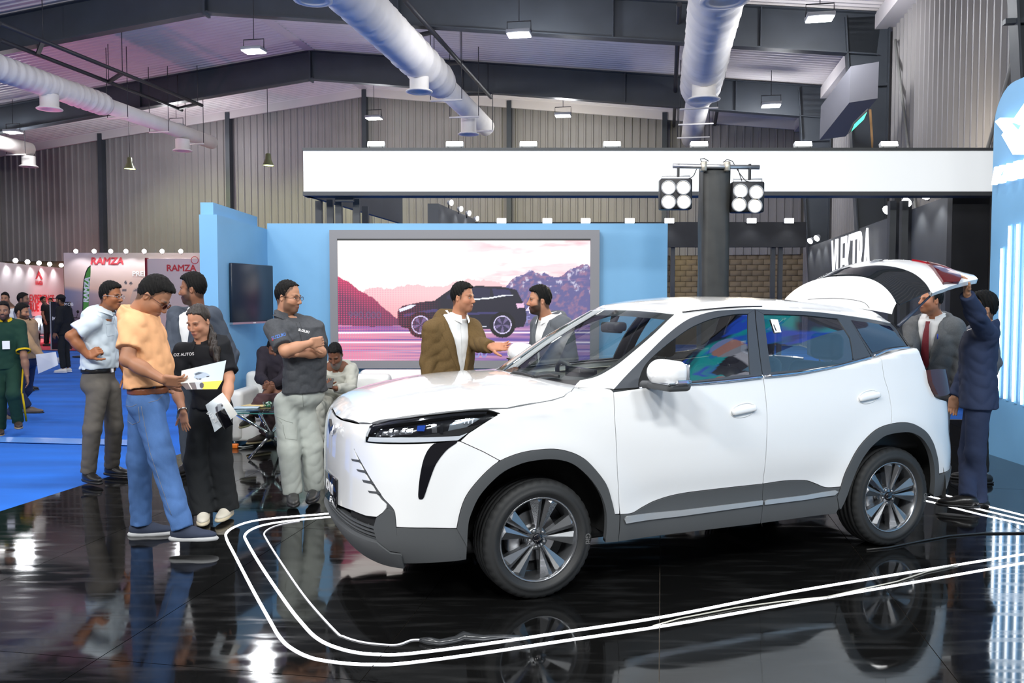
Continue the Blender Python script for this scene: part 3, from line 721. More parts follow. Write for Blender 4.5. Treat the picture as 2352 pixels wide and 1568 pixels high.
M_WARM = mat('warm_lamp_glow', (1, 0.95, 0.85), 0.4, emit=(1.0, 0.84, 0.58), es=1.9)
for (x0, y0, x1, y1, dots, hx) in ((1517, 409, 1591, 480, ((1535, 431), (1569, 431), (1535, 464), (1570, 464)), 1558), (1682, 416, 1757, 487, ((1700, 439), (1736, 442), (1697, 470), (1733, 473)), 1722)):
    p0, p1 = tl(x0, y1, 9.7), tl(x1, y0, 9.7)
    b = MB().rbox(p0.x, p1.x, p0.y, p0.y + 0.16, p0.z, p1.z, 0.02, 2).build('blinder_lamp', M_BLACK, T)
    for dx, dy in dots:
        q = tl(dx, dy, 9.7)
        MB().lathe([(0.083, 0.0), (0.083, 0.03), (0.072, 0.03), (0.072, 0.012), (0.001, 0.012)], 24, (q.x, p0.y, q.z), 'Y').build('reflector_rim', M_LAMPBODY, b)
        MB().lathe([(0.001, 0.022), (0.04, 0.020), (0.070, 0.014)], 24, (q.x, p0.y, q.z), 'Y').build('bulb_face', M_WARM, b)
    h = tl(hx, 383); top = tl(hx, y0 - 3)
    MB().box(h.x - 0.012, h.x + 0.012, h.y - 0.02, h.y + 0.02, top.z, h.z + 0.03).build('hook', M_BLACK, b)
    MB().tube([(p0.x + 0.02, p0.y + 0.05, p1.z - 0.05), (p0.x + 0.02, p0.y + 0.05, p1.z + 0.03), (p1.x - 0.02, p0.y + 0.05, p1.z + 0.03), (p1.x - 0.02, p0.y + 0.05, p1.z - 0.05)], 0.008, 6).build('yoke', M_ALU, b)
    lamp('blinder_light', 'SPOT', ((p0.x + p1.x) / 2 + c.x, 9.9 + p0.y - 0.06, (p0.z + p1.z) / 2), 170, (1.0, 0.85, 0.62), 0.1, aim=(0.5, 3.0, 0.8), spot=95)

# ------------------------------------------------------------------ neighbouring stand: white fascia on charcoal posts
YF = 12.95
x0, x1 = on_y(697, 400, YF).x, 7.34
za, zb = CAMH - (442 - HOR) * YF / FPX, CAMH - (350 - HOR) * YF / FPX
T = thing('white_fascia', 'long white lit fascia with dark edges above the neighbouring stand', 'fascia', (x0, YF, 0))
MB().box(0, x1 - x0, 0, 0.06, za, zb).build('white_face', M_WHITEPANEL, T)
MB().box(-0.01, x1 - x0, -0.02, 0.3, za - 0.062, za).build('lower_edge', M_CHAR, T)
MB().box(-0.01, x1 - x0, -0.02, 0.3, zb, zb + 0.045).build('upper_edge', M_CHAR, T)
e = hall(4.7, 0) 
mb = MB(); 
q = [Vector((0, 0.06, 0)), Vector((0, 0.06, 0)) + e, Vector((0.08, 0.06, 0)) + e, Vector((0.08, 0.06, 0))]
mb.add([(p.x, p.y, z) for z in (za - 0.062, zb) for p in q], [(0, 3, 2, 1), (4, 5, 6, 7), (0, 1, 5, 4), (1, 2, 6, 5), (2, 3, 7, 6), (3, 0, 4, 7)])
mb.build('side_return', M_CHAR, T)
for px, py, Y in ((731, 470, 13.6), (757, 470, 13.45), (777, 470, 13.35), (818, 470, 13.35), (838, 470, 14.4), (2052, 470, 13.6), (2080, 470, 13.6)):
    p = on_y(px, py, Y); MB().box(p.x - 0.05 - x0, p.x + 0.05 - x0, Y - YF, Y - YF + 0.1, 0, za - 0.06).build('post', M_CHAR, T)
p, q = on_y(777, 452, 13.35), on_y(818, 452, 13.35)
MB().box(p.x - x0, q.x - x0, 0.16, 0.24, za - 0.13, za - 0.06).build('post_head', M_CHAR, T)
fl_lab = ['leftmost', 'second', 'third', 'fourth', 'fifth', 'sixth', 'rightmost']
for i, px in enumerate((861, 1043, 1214, 1408, 1610, 1851, 2050)):
    p = on_y(px, 336, YF); t = thing('fascia_flood_lamp', fl_lab[i] + ' white flood lamp standing on the white fascia', 'flood lamp', (p.x, YF + 0.1, zb + 0.047), 0, 'flood lamps on the white fascia')
    b = MB().rbox(-0.135, 0.135, -0.03, 0.05, 0.03, 0.115, 0.01, 1); b.xf(Matrix.Rotation(R(-25), 4, 'X')); b.build('housing', mat('lamp_white', (0.8, 0.82, 0.82), 0.4), t)
    b = MB().box(-0.125, 0.125, -0.036, -0.03, 0.036, 0.110); b.xf(Matrix.Rotation(R(-25), 4, 'X')); b.build('lens', M_LAMPGLOW, t)
    MB().tube([(-0.1, 0, 0.0), (-0.1, 0, 0.05), (0.1, 0, 0.05), (0.1, 0, 0.0)], 0.006, 5).build('bracket', M_DARKPIPE, t)
lamp('fascia_flood_light', 'SPOT', (6.6, YF + 0.4, zb + 0.2), 60, (1.0, 0.9, 0.72), 0.1, aim=(7.6, YF + 1.6, zb + 1.0), spot=110)
# grey lit partition between the far stands
p = on_y(1007, 469, 20.6)
T = thing('far_partition', 'far charcoal partition with four small spots above the screen wall', 'partition', (p.x, 20.6, 0))
e = hall(4.1, 0); zt2 = CAMH + (HOR - 469) * 20.6 / FPX
MB().add([(a.x, a.y, z) for z in (0, zt2) for a in (Vector((0, 0, 0)), e, e + Vector((-0.25, 0.02, 0)), Vector((-0.26, 0, 0)))], [(0, 3, 2, 1), (4, 5, 6, 7), (0, 1, 5, 4), (1, 2, 6, 5), (2, 3, 7, 6), (3, 0, 4, 7)]).build('panel', M_CHAR, T)
def spot(name, P, dirv, label, grp, w=0.16, es=None, en=18, at=None):
    t = thing(name, label, 'spotlight', P, 0, grp)
    d = Vector(dirv).normalized()
    MB().tube([d * -0.12, d * -0.02], [w * 0.3, w * 0.45], 10).build('housing', M_LAMPBODY, t)
    MB().tube([d * -0.02, d * 0.0], w * 0.44, 10).build('lens', M_LAMPGLOW, t)
    MB().tube([d * -0.1, d * -0.1 + Vector((0, 0, -0.14))], 0.012, 5).build('arm', M_BLACK, t)
    if en: lamp(name + '_light', 'SPOT', Vector(P) + d * 0.06, en, (0.97, 0.98, 1.0), 0.06, aim=Vector(P) + (Vector(at) if at is not None else d * 2 + Vector((0, 0, -2.2))), spot=110)
for k, (px, py, Y) in enumerate(((1027, 466, 21.1), (1050, 480, 22.4), (1069, 490, 23.5), (1088, 502, 24.9))):
    spot('partition_spot', on_y(px, py, Y) + Vector((0.12, -0.05, 0.0)), (0.8, -0.5, -0.1), fl_lab[k] + ' small spot on the far charcoal partition', 'spots of the far partition', en=12, at=(-0.1, 0.1, -1.5))
# black fascia far behind, right of the blue wall, with lamps on top
YK = 25.0; xk0, xk1 = on_y(1085, 500, YK).x, on_y(1852, 500, YK).x
zk0, zk1 = CAMH + (HOR - 568) * YK / FPX, CAMH + (HOR - 511) * YK / FPX
T = thing('black_fascia', 'black fascia board of a far stand right of the blue wall', 'fascia', (xk0, YK, 0))
MB().box(0, xk1 - xk0, 0, 0.15, zk0, zk1).build('board', M_BLACKPANEL, T)
for px in (1780, 1797, 1548): 
    p = on_y(px, 600, YK); MB().box(p.x - xk0 - 0.06, p.x - xk0 + 0.06, 0.15, 0.27, 0, zk1).build('post', M_CHAR, T)
for k, px in enumerate((1152, 1257, 1345, 1446, 1537, 1726, 1812)):
    p = on_y(px, 507, YK - 0.1); t = thing('fascia_spot', fl_lab[k] + ' of the lamps on the far black fascia', 'spotlight', p, 0, 'lamps on the far black fascia')
    MB().rbox(-0.14, 0.14, -0.02, 0.06, -0.075, 0.075, 0.02, 2).build('housing', M_LAMPBODY, t)
    MB().rbox(-0.135, 0.135, -0.045, -0.02, -0.07, 0.07, 0.012, 2).build('lens', M_LAMPGLOW, t)
    lamp('fascia_spot_light', 'SPOT', p + Vector((0, -0.15, 0)), 14, (0.97, 0.98, 1.0), 0.08, aim=p + Vector((0, -0.5, -2)), spot=120)
# dark stand on the right with lit lettering
vK, uK0, uK1, zK = 4.42, 14.45, 27.3, 3.30
T = thing('dark_stand_wall', 'dark stand wall along the right aisle with lit white lettering', 'partition', hall(uK0, vK, 0))
o_ = hall(uK0, vK)
def rel(u, v, z): return hall(u, v, z) - Vector((o_.x, o_.y, 0))
mb = MB(); mb.add([rel(u, v, z) for z in (0, zK) for (u, v) in ((uK0, vK), (uK1, vK), (uK1, vK + 0.2), (uK0, vK + 0.2))], [(0, 3, 2, 1), (4, 5, 6, 7), (0, 1, 5, 4), (1, 2, 6, 5), (2, 3, 7, 6), (3, 0, 4, 7)])
mb.build('long_panel', M_CHAR, T)
MB().box(0, 0.58, -0.15, 0.0, 0, 3.7).build('end_panel', M_BLACKPANEL, T)
for u in (17.2, 16.5): MB().obox(rel(u, vK - 0.06, 1.8), hall(0.09, 0), hall(0, 0.06), (0, 0, 1.8)).build('post', M_BLACKPANEL, T)
ul0 = to_hall(on_x(1925, 600, 8.0))[0]
def u_at(px):
    r = ray(px, 600); k = vK / (r.x * HC - r.y * HS); return (r.x * HS + r.y * HC) * k
ua, ub = u_at(1922), u_at(2014)
M_LET = mat('letter_glow', (0.9, 0.9, 0.9), 0.4, emit=(0.96, 0.97, 1.0), es=1.1)
me = text_mesh('VLEKTRA', 1.0, depth=0.03, bold=0.0, align='LEFT', space=1.05)
co = np.array([v.co[:] for v in me.vertices]); w = co[:, 0].max() - co[:, 0].min(); h = co[:, 1].max() - co[:, 1].min()
for v in me.vertices:
    v.co.x = (v.co.x - co[:, 0].min()) / w * (ua - ub); v.co.y = (v.co.y - co[:, 1].min()) / h * 1.22
me.transform(frame(rel(ua, vK - 0.13, 1.98), -hall(1, 0), (0, 0, 1))); me.materials.append(M_LET)
link('lit_letters', me, T)
for k, (px, py) in enumerate(((1858, 562), (1876, 556), (1892, 549), (2062, 488), (2110, 468), (2155, 455))):
    u = u_at(px + 4); P = hall(u, vK - 0.25, zK + 0.06)
    spot('stand_spot', P, (-0.7, -0.3, -0.5), ['leftmost', 'second', 'third', 'fourth', 'fifth', 'rightmost'][k] + ' small spot on top of the dark right stand', 'spots of the dark stand', w=0.2, en=22, at=(0.25, 0.0, -1.5))
# ================================================================== smooth solids (distance fields meshed on a grid)
def nrm(v): v = np.asarray(v, float); return v / (np.linalg.norm(v) + 1e-12)
class Solid:
    def __init__(s, h): s.h = h; s.ops = []
    def _add(s, kind, lo, hi, fn, k): s.ops.append((kind, np.array(lo, float), np.array(hi, float), fn, k)); return s
    def cone(s, a, b, r0, r1=None, k=0.0, op='u', flat=False):          # rounded tapering limb
        a, b = np.array(a, float), np.array(b, float); r1 = r0 if r1 is None else r1
        ab = b - a; L2 = ab @ ab + 1e-9
        def fn(P):
            t = np.clip((P - a) @ ab / L2, 0, 1); d_ = np.linalg.norm(P - a - t[..., None] * ab, axis=-1) - (r0 + (r1 - r0) * t)
            return np.maximum(d_, ((P - b) @ ab) / np.sqrt(L2)) if flat else d_
        r = max(r0, r1); return s._add(op, np.minimum(a, b) - r, np.maximum(a, b) + r, fn, k)
    def ell(s, c, r, M=None, k=0.0, op='u'):                # ellipsoid; rows of M are its axes
        c, r = np.array(c, float), np.array(r, float); M = np.eye(3) if M is None else np.array(M, float)
        def fn(P):
            q = (P - c) @ M.T; k0 = np.linalg.norm(q / r, axis=-1); k1 = np.linalg.norm(q / r ** 2, axis=-1) + 1e-9
            return np.where(k0 < 1e-3, -r.min(), k0 * (k0 - 1) / k1)
        e = np.abs(M.T) @ r; return s._add(op, c - e, c + e, fn, k)
    def rbox(s, c, hs, rr, M=None, k=0.0, op='u'):
        c, hs = np.array(c, float), np.array(hs, float); M = np.eye(3) if M is None else np.array(M, float)
        def fn(P):
            q = np.abs((P - c) @ M.T) - (hs - rr)
            return np.linalg.norm(np.maximum(q, 0), axis=-1) + np.minimum(q.max(-1), 0) - rr
        e = np.abs(M.T) @ hs; return s._add(op, c - e, c + e, fn, k)
    def loft(s, pts, a, b, X, k=0.0, op='u'):               # elliptical trunk along a path; X = sideways axis
        pts = np.array(pts, float); a, b = np.array(a, float), np.array(b, float); X = nrm(X); n = len(pts)
        def fn(P):
            best = np.full(P.shape[:-1], 1e3)
            for i in range(n - 1):
                d = pts[i + 1] - pts[i]; t = np.clip((P - pts[i]) @ d / (d @ d), 0, 1)
                q = P - pts[i] - t[..., None] * d
                tt = t * t * (3 - 2 * t)
                aa, bb = a[i] + (a[i + 1] - a[i]) * tt, b[i] + (b[i + 1] - b[i]) * tt
                x = q @ X; rest = np.linalg.norm(q - x[..., None] * X, axis=-1)
                e = np.sqrt((x / aa) ** 2 + (rest / bb) ** 2)
                dd = (e - 1) * np.minimum(aa, bb) * np.where(e > 1, 1.0, 1.0)
                best = np.minimum(best, dd)
            return best
        m = max(a.max(), b.max()); return s._add(op, pts.min(0) - m, pts.max(0) + m, fn, k)
    def plane(s, p, n, k=0.0):                              # keep the side opposite to n
        p, n = np.array(p, float), nrm(n)
        return s._add('i', [-9] * 3, [9] * 3, lambda P: (P - p) @ n, k)
    def cut(s, fn, lo, hi, k=0.0): return s._add('s', lo, hi, fn, k)
    def warp(s, fn): return s._add('w', [-9] * 3, [9] * 3, fn, 0)
    def mesh(s, pad=0.01):
        h = s.h; us = [o for o in s.ops if o[0] == 'u']
        lo = np.min([o[1] for o in us], 0) - pad - 3 * h; hi = np.max([o[2] for o in us], 0) + pad + 3 * h
        n = np.ceil((hi - lo) / h).astype(int) + 1
        ax = [lo[i] + h * np.arange(n[i]) for i in range(3)]
        D = np.full(n, 1.0, np.float32)
        for kind, l, u, fn, k in s.ops:
            mrg = 4 * h + k
            i0 = np.clip(np.floor((l - mrg - lo) / h).astype(int), 0, n - 1); i1 = np.clip(np.ceil((u + mrg - lo) / h).astype(int) + 1, 1, n)
            if (i1 <= i0).any(): continue
            sl = tuple(slice(i0[j], i1[j]) for j in range(3))
            P = np.stack(np.meshgrid(*[ax[j][sl[j]] for j in range(3)], indexing='ij'), -1)
            d = fn(P).astype(np.float32); A = D[sl]
            if kind == 'u':
                if k > 0:
                    q = np.maximum(k - np.abs(A - d), 0) / k; D[sl] = np.minimum(A, d) - q * q * k * 0.25
                else: D[sl] = np.minimum(A, d)
            elif kind == 's': 
                if k > 0:
                    q = np.maximum(k - np.abs(A + d), 0) / k; D[sl] = np.maximum(A, -d) + q * q * k * 0.25
                else: D[sl] = np.maximum(A, -d)
            elif kind == 'i': D[sl] = np.maximum(A, d)
            elif kind == 'w': 
                m = np.abs(A) < 6 * h
                A2 = A.copy(); A2[m] += d[m]; D[sl] = A2
        D = np.clip(D, -3 * h, 3 * h)
        g = openvdb.FloatGrid(); g.background = float(3 * h)
        g.copyFromArray(D)
        pts, quads = g.convertToQuads(isovalue=0.0)
        return np.asarray(pts, float) * h + lo, np.asarray(quads, int)
def solid_obj(name, meshes, m, parent=None, colors=None, flip=False):
    V, F, n = [], [], 0
    for p, q in meshes:
        V.append(p); F.append(np.asarray(q) + n); n += len(p)
    V = np.concatenate(V); me = bpy.data.meshes.new(name)
    fl = []
    for q in F: fl += [tuple(x) for x in (q[:, ::-1] if not flip else q).tolist()]
    me.from_pydata(V.tolist(), [], fl)
    me.polygons.foreach_set('use_smooth', [True] * len(me.polygons))
    if colors is not None:
        a = me.color_attributes.new('paint', 'FLOAT_COLOR', 'POINT')
        c = np.ones((len(V), 4), np.float32); c[:, :3] = colors; a.data.foreach_set('color', c.ravel())
    if m: me.materials.append(m)
    return link(name, me, parent)
def uv_sphere(c, r, n=10):
    pts = []; q = []
    for i in range(n + 1):
        th = PI * i / n
        for j in range(2 * n):
            ph = PI * j / n; pts.append((c[0] + r * math.sin(th) * math.cos(ph), c[1] + r * math.sin(th) * math.sin(ph), c[2] + r * math.cos(th)))
    for i in range(n):
        for j in range(2 * n): q.append((i * 2 * n + j, i * 2 * n + (j + 1) % (2 * n), (i + 1) * 2 * n + (j + 1) % (2 * n), (i + 1) * 2 * n + j))
    return np.array(pts), np.array(q)
# ================================================================== THE CAR (x forward, y to its left, z up)
CFX = Vector((-0.92065525, -0.39037663, 0)); CLY = Vector((0.39037663, -0.92065525, 0)); CORG = Vector((1.03622304, 5.92521093, 0))
WBH = 1.309
CAR = thing('car', 'white compact crossover car with open tailgate and grey cladding', 'car', CORG, math.atan2(CFX.y, CFX.x))
def to_car(P): d = P - CORG; return Vector((d.dot(CFX), d.dot(CLY), d.z))
CC = to_car(CAM)
def cray(px, py): r = ray(px, py); return Vector((r.dot(CFX), r.dot(CLY), r.z)).normalized()
def cproj(P):      # car-space points (n,3) -> photo pixels
    P = np.asarray(P, float); W = P[:, :1] * np.array(CFX) + P[:, 1:2] * np.array(CLY) + np.array([[0, 0, 1]]) * P[:, 2:3] + np.array(CORG) - np.array(CAM)
    c, s = math.cos(PITCH), math.sin(PITCH); y = W[:, 1] * c - W[:, 2] * s; z = W[:, 1] * s + W[:, 2] * c
    return np.stack([1176 + FPX * W[:, 0] / y, 784 - FPX * z / y], -1)
def catmull(P, n=24, ends=None):
    P = [np.array(p, float) for p in P]
    g0 = ends[0] if ends else 2 * P[0] - P[1]; g1 = ends[1] if ends else 2 * P[-1] - P[-2]
    Q = [np.array(g0, float)] + P + [np.array(g1, float)]; out = []
    for i in range(1, len(Q) - 2):
        a, b, c, d = Q[i - 1:i + 3]
        for k in range(n):
            t = k / n; out.append(0.5 * (2 * b + (c - a) * t + (2 * a - 5 * b + 4 * c - d) * t * t + (3 * b - a - 3 * c + d) * t ** 3))
    out.append(P[-1]); return np.array(out)
def resample(P, n):
    d = np.r_[0, np.cumsum(np.linalg.norm(np.diff(P, axis=0), axis=1))]
    s = np.linspace(0, d[-1], n); return np.stack([np.interp(s, d, P[:, k]) for k in range(P.shape[1])], -1), s
it = lambda x, tab: np.interp(x, [a for a, b in tab], [b for a, b in tab])
def sstep(a, b, x): t = np.clip((x - a) / (b - a), 0, 1); return t * t * (3 - 2 * t)

# ---- plan outline of the lower body, front centre -> rear centre
OP = [(2.296, 0), (2.289, .24), (2.260, .46), (2.190, .65), (2.05, .785), (1.83, .865), (1.50, .900), (1.0, .905), (.3, .905), (-.4, .905), (-1.0, .905), (-1.40, .897), (-1.68, .865), (-1.90, .79), (-2.04, .64), (-2.10, .36), (-2.115, 0)]
OUT, OS = resample(catmull(OP, 24, ((2.289, -.24), (-2.10, -.36))), 500)
tn = np.gradient(OUT, axis=0); tn /= np.linalg.norm(tn, axis=1)[:, None]
ONRM = np.stack([-tn[:, 1], tn[:, 0]], -1) * -1.0
if ONRM[250, 1] < 0: ONRM = -ONRM
SIDE_IN = [(.18, .075), (.26, .045), (.36, .022), (.45, .012), (.60, .004), (.72, 0), (.84, 0), (.93, .006), (1.02, .018), (1.10, .032), (1.18, .046), (1.26, .058), (1.40, .082)]
FRONT_IN = [(.18, .13), (.24, .085), (.30, .045), (.36, .015), (.42, .0), (.55, .003), (.70, .004), (.82, .010), (.90, .020), (.96, .034), (1.02, .055), (1.12, .09)]
REAR_IN = [(.18, .14), (.30, .06), (.42, .01), (.55, 0), (.65, .012), (.72, .035), (.85, .045), (1.0, .07), (1.15, .10), (1.40, .20)]
BELT = [(-2.2, 1.345), (-1.5, 1.338), (-1.38, 1.325), (-1.2, 1.288), (-.9, 1.250), (-.5, 1.228), (-.18, 1.213), (.3, 1.190), (.7, 1.168), (.89, 1.155), (1.1, 1.152)]
HOODC = [(1.0, 1.188), (1.2, 1.186), (1.4, 1.178), (1.6, 1.158), (1.8, 1.128), (1.95, 1.098), (2.08, 1.062), (2.18, 1.028), (2.26, .997), (2.34, .955)]
def smoothtab(tab):
    xs = np.linspace(tab[0][0], tab[-1][0], 400); ys = it(xs, tab); k = np.ones(31) / 31
    yp = np.r_[np.full(15, ys[0]), ys, np.full(15, ys[-1])]; ys = np.convolve(yp, k, 'valid'); return list(zip(xs, ys))
BELT, HOODC, SIDE_IN, FRONT_IN, REAR_IN = map(smoothtab, (BELT, HOODC, SIDE_IN, FRONT_IN, REAR_IN))
def top_h(x, y):
    hood = it(x, HOODC) - 0.045 * np.abs(y / 0.85) ** 2.6
    b = sstep(0.80, 1.12, x); return it(x, BELT) * (1 - b) + hood * b
def fil_r(x): return 0.028 + 0.075 * sstep(0.85, 1.35, x) 
def o_at(s): return np.stack([np.interp(s, OS, OUT[:, 0]), np.interp(s, OS, OUT[:, 1])], -1), np.stack([np.interp(s, OS, ONRM[:, 0]), np.interp(s, OS, ONRM[:, 1])], -1)
def inset(o, n, z):
    wf, wr = np.clip(n[..., 0], 0, 1) ** 1.2, np.clip(-n[..., 0], 0, 1) ** 1.2
    side = it(z, SIDE_IN); r = side * (1 - wf - wr).clip(0, 1) + it(z, FRONT_IN) * wf + it(z, REAR_IN) * wr
    x = o[..., 0]
    r = r + 0.020 * np.exp(-((z - 0.50) / 0.11) ** 2) * sstep(0.95, 0.5, x) * sstep(-0.95, -0.55, x)      # hollow at the door bottoms
    for xc in (WBH, -WBH):                                                                             # fuller wheel arches
        dd = np.hypot(x - xc, z - 0.333); r = r - 0.014 * np.exp(-((dd - 0.50) / 0.10) ** 2) * (n[..., 1] > 0.3)
    return r
def tub(uv):
    s, v = uv[..., 0], uv[..., 1]; o, n = o_at(s); x = o[..., 0]
    Rf = fil_r(x); zt = top_h(x, o[..., 1]); ztop = zt - Rf; i1 = inset(o, n, ztop)
    z = np.minimum(v, ztop); w = inset(o, n, z)
    ex = np.maximum(v - ztop, 0)                                   # metres past the wall's top edge
    ang = np.clip(ex / Rf, 0, PI / 2); fl = np.maximum(ex - Rf * PI / 2, 0)
    d = Rf * (1 - np.cos(ang)) + fl
    over_ = ex > 0
    ins = np.where(over_, i1 + d, w)
    P = o - n * ins[..., None]
    zc = top_h(P[..., 0], np.abs(P[..., 1])) - Rf * (1 - np.sin(ang))
    zc = np.where(over_, zc + (ztop - (top_h((o - n * i1[..., None])[..., 0], np.abs((o - n * i1[..., None])[..., 1])) - Rf)) * np.clip(1 - ex / (Rf * 2), 0, 1), z)
    return np.stack([P[..., 0], P[..., 1], zc], -1)
class Surf:
    def __init__(s, fn, u0, u1, v0, v1, nu, nv):
        s.fn = fn; u, v = np.meshgrid(np.linspace(u0, u1, nu), np.linspace(v0, v1, nv), indexing='ij')
        s.uv = np.stack([u, v], -1).reshape(-1, 2); s.P = fn(s.uv)
        idx = np.arange(nu * nv).reshape(nu, nv)
        s.F = np.stack([idx[:-1, :-1], idx[1:, :-1], idx[1:, 1:], idx[:-1, 1:]], -1).reshape(-1, 4)
        tri = np.concatenate([s.F[:, [0, 1, 2]], s.F[:, [0, 2, 3]]]); s.T = tri
        s.bvh = BVHTree.FromPolygons([tuple(p) for p in s.P.tolist()], [tuple(t) for t in tri.tolist()])
        s.px = cproj(s.P)
    def pick(s, px, py):
        h = s.bvh.ray_cast(CC, cray(px, py))
        if h[0] is None:
            i = np.argmin(((s.px - (px, py)) ** 2).sum(1)); return s.uv[i].copy()
        a, b, c = s.T[h[2]]; A, B, C = s.P[a], s.P[b], s.P[c]; p = np.array(h[0])
        v0, v1, v2 = B - A, C - A, p - A; d00, d01, d11, d20, d21 = v0 @ v0, v0 @ v1, v1 @ v1, v2 @ v0, v2 @ v1
        den = d00 * d11 - d01 * d01; bb = (d11 * d20 - d01 * d21) / den; cc = (d00 * d21 - d01 * d20) / den
        return s.uv[a] * (1 - bb - cc) + s.uv[b] * bb + s.uv[c] * cc
    def trace(s, pix, smooth=False):
        U = [s.pick(*p[:2]) for p in pix]
        if smooth and len(U) > 2: return [tuple(x) for x in catmull(U, 5)]
        return [tuple(x) for x in U]
    def pos(s, uv): return s.fn(np.asarray(uv, float))
    def normal(s, uv):
        uv = np.asarray(uv, float); e = 0.004
        a = s.fn(uv + (e, 0)) - s.fn(uv - (e, 0)); b = s.fn(uv + (0, e)) - s.fn(uv - (0, e))
        n = np.cross(a, b); n /= (np.linalg.norm(n, axis=-1)[..., None] + 1e-12); return n
def densify(poly, step):
    out = []
    for i in range(len(poly)):
        a, b = np.array(poly[i]), np.array(poly[(i + 1) % len(poly)]); L = np.linalg.norm(b - a)
        if L < 1e-5: continue
        k = max(1, int(L / step))
        for j in range(k): out.append(a + (b - a) * j / k)
    return np.array(out)
def shrink(P, g):
    n = len(P); e = np.roll(P, -1, 0) - P; L = np.linalg.norm(e, axis=1)[:, None] + 1e-9; nr = np.stack([-e[:, 1], e[:, 0]], -1) / L
    m = nr + np.roll(nr, 1, 0); m /= (np.linalg.norm(m, axis=1)[:, None] + 1e-9); c = (m * nr).sum(1).clip(0.4, 1)[:, None]
    return P + m * g / c
def panel(name, poly, surf, m, parent=None, off=0.0, gap=0.002, depth=0.014, mirror=True, res=0.035, step=0.02, both=True, label=None, holes=()):
    parent = parent if parent is not None else CAR
    P = np.array(poly, float); area = 0.5 * np.sum(P[:, 0] * np.roll(P[:, 1], -1) - np.roll(P[:, 0], -1) * P[:, 1])
    if area < 0: P = P[::-1]
    P = densify(P, step); P = shrink(P, gap)
    lo, hi = P.min(0), P.max(0)
    gx, gy = np.meshgrid(np.arange(lo[0] + res / 2, hi[0], res), np.arange(lo[1] + res / 2, hi[1], res * 0.8))
    ins = inpoly(gx, gy, [tuple(q) for q in P]); G = np.stack([gx[ins], gy[ins]], -1)
    if len(G):
        dm = np.min(np.linalg.norm(G[:, None] - P[None], axis=2), axis=1); G = G[dm > min(step, res) * 0.55]
    n = len(P)
    vv, _, ff, ov, *_ = delaunay_2d_cdt([Vector(q) for q in np.concatenate([P, G]).tolist()], [], [list(range(n))], 1, 1e-6)
    inv = {}
    for i_, lst in enumerate(ov):
        for k_ in lst: inv[k_] = i_
    bi = []
    for k_ in range(n):
        if k_ in inv and (not bi or bi[-1] != inv[k_]): bi.append(inv[k_])
    bi = np.array(bi); n = len(bi)
    uv = np.array([v[:] for v in vv]); X = surf.pos(uv); N = surf.normal(uv)
    cen = N.mean(0)
    ref = X.mean(0) - np.array([0.0, 0.0, 0.8])
    sg = 1.0 if (cen @ ref) > 0 else -1.0
    N = N * sg; X = X + N * off
    back = X[bi] - N[bi] * depth
    V = np.concatenate([X, X[bi], back]); NN = len(X)
    faces = [tuple(f) for f in ff]
    if faces:
        a, b, c = faces[len(faces) // 2][:3]; fn_ = np.cross(X[b] - X[a], X[c] - X[a])
        if fn_ @ N[a] < 0: faces = [f[::-1] for f in faces]
    Bd = X[bi]; ctr = Bd.mean(0); ccw = (np.cross(Bd - ctr, np.roll(Bd, -1, 0) - ctr) * N[bi]).sum() > 0
    q_ = lambda i: (NN + i, NN + n + i, NN + n + (i + 1) % n, NN + (i + 1) % n)
    rim = [q_(i) if (ccw == (depth > 0)) else q_(i)[::-1] for i in range(n)] if depth != 0 else []
    def make(sy):
        W = V.copy(); W[:, 1] *= sy
        fc = faces + rim if sy > 0 else [f[::-1] for f in faces + rim]
        me = bpy.data.meshes.new(name); me.from_pydata(W.tolist(), [], fc)
        me.polygons.foreach_set('use_smooth', [True] * len(faces) + [False] * len(rim)); me.materials.append(m)
        Nw = N.copy(); Nw[:, 1] *= sy
        ln = np.zeros((len(W), 3)); ln[:NN] = Nw; 
        rn = np.cross(np.roll(V[NN:NN + n], -1, 0) - V[NN:NN + n], N[bi]); rn /= (np.linalg.norm(rn, axis=1)[:, None] + 1e-9); rn = rn if (ccw == (depth > 0)) else -rn
        rn[:, 1] *= sy
        ln[NN:NN + n] = rn; ln[NN + n:] = rn
        me.normals_split_custom_set_from_vertices(ln.tolist())
        return me
    L = link(name, make(1), parent)
    if label: L['label'] = label
    if mirror: 
        Rr = link(name, make(-1), parent)
        return L, Rr
    return L

TUB = Surf(tub, 0.0, OS[-1], 0.20, 1.75, 420, 150)
# ---- upper body: base outline -> roof outline
GB = [(1.10, 0, 1.178), (1.07, .34, 1.178), (.99, .57, 1.178), (.86, .735, 1.178), (.68, .80, 1.178), (.40, .832, 1.19), (0, .842, 1.205), (-.5, .842, 1.225), (-1.0, .825, 1.258), (-1.4, .79, 1.322), (-1.66, .735, 1.342), (-1.78, .60, 1.35), (-1.82, .3, 1.35), (-1.825, 0, 1.35)]
GT = [(.335, 0, 1.60), (.325, .27, 1.597), (.30, .47, 1.588), (.235, .575, 1.578), (.10, .598, 1.59), (-.10, .61, 1.605), (-.32, .615, 1.612), (-.68, .615, 1.606), (-1.02, .60, 1.585), (-1.34, .575, 1.551), (-1.52, .535, 1.528), (-1.58, .45, 1.524), (-1.60, .22, 1.53), (-1.60, 0, 1.535)]
mir = lambda p: (p[0], -p[1], p[2])
GBc, GTc = catmull(GB, 30, (mir(GB[1]), mir(GB[-2]))), catmull(GT, 30, (mir(GT[1]), mir(GT[-2])))
GS = np.r_[0, np.cumsum(np.linalg.norm(np.diff(0.5 * (GBc + GTc), axis=0), axis=1))]
def gat(C, s): return np.stack([np.interp(s, GS, C[:, k]) for k in range(3)], -1)
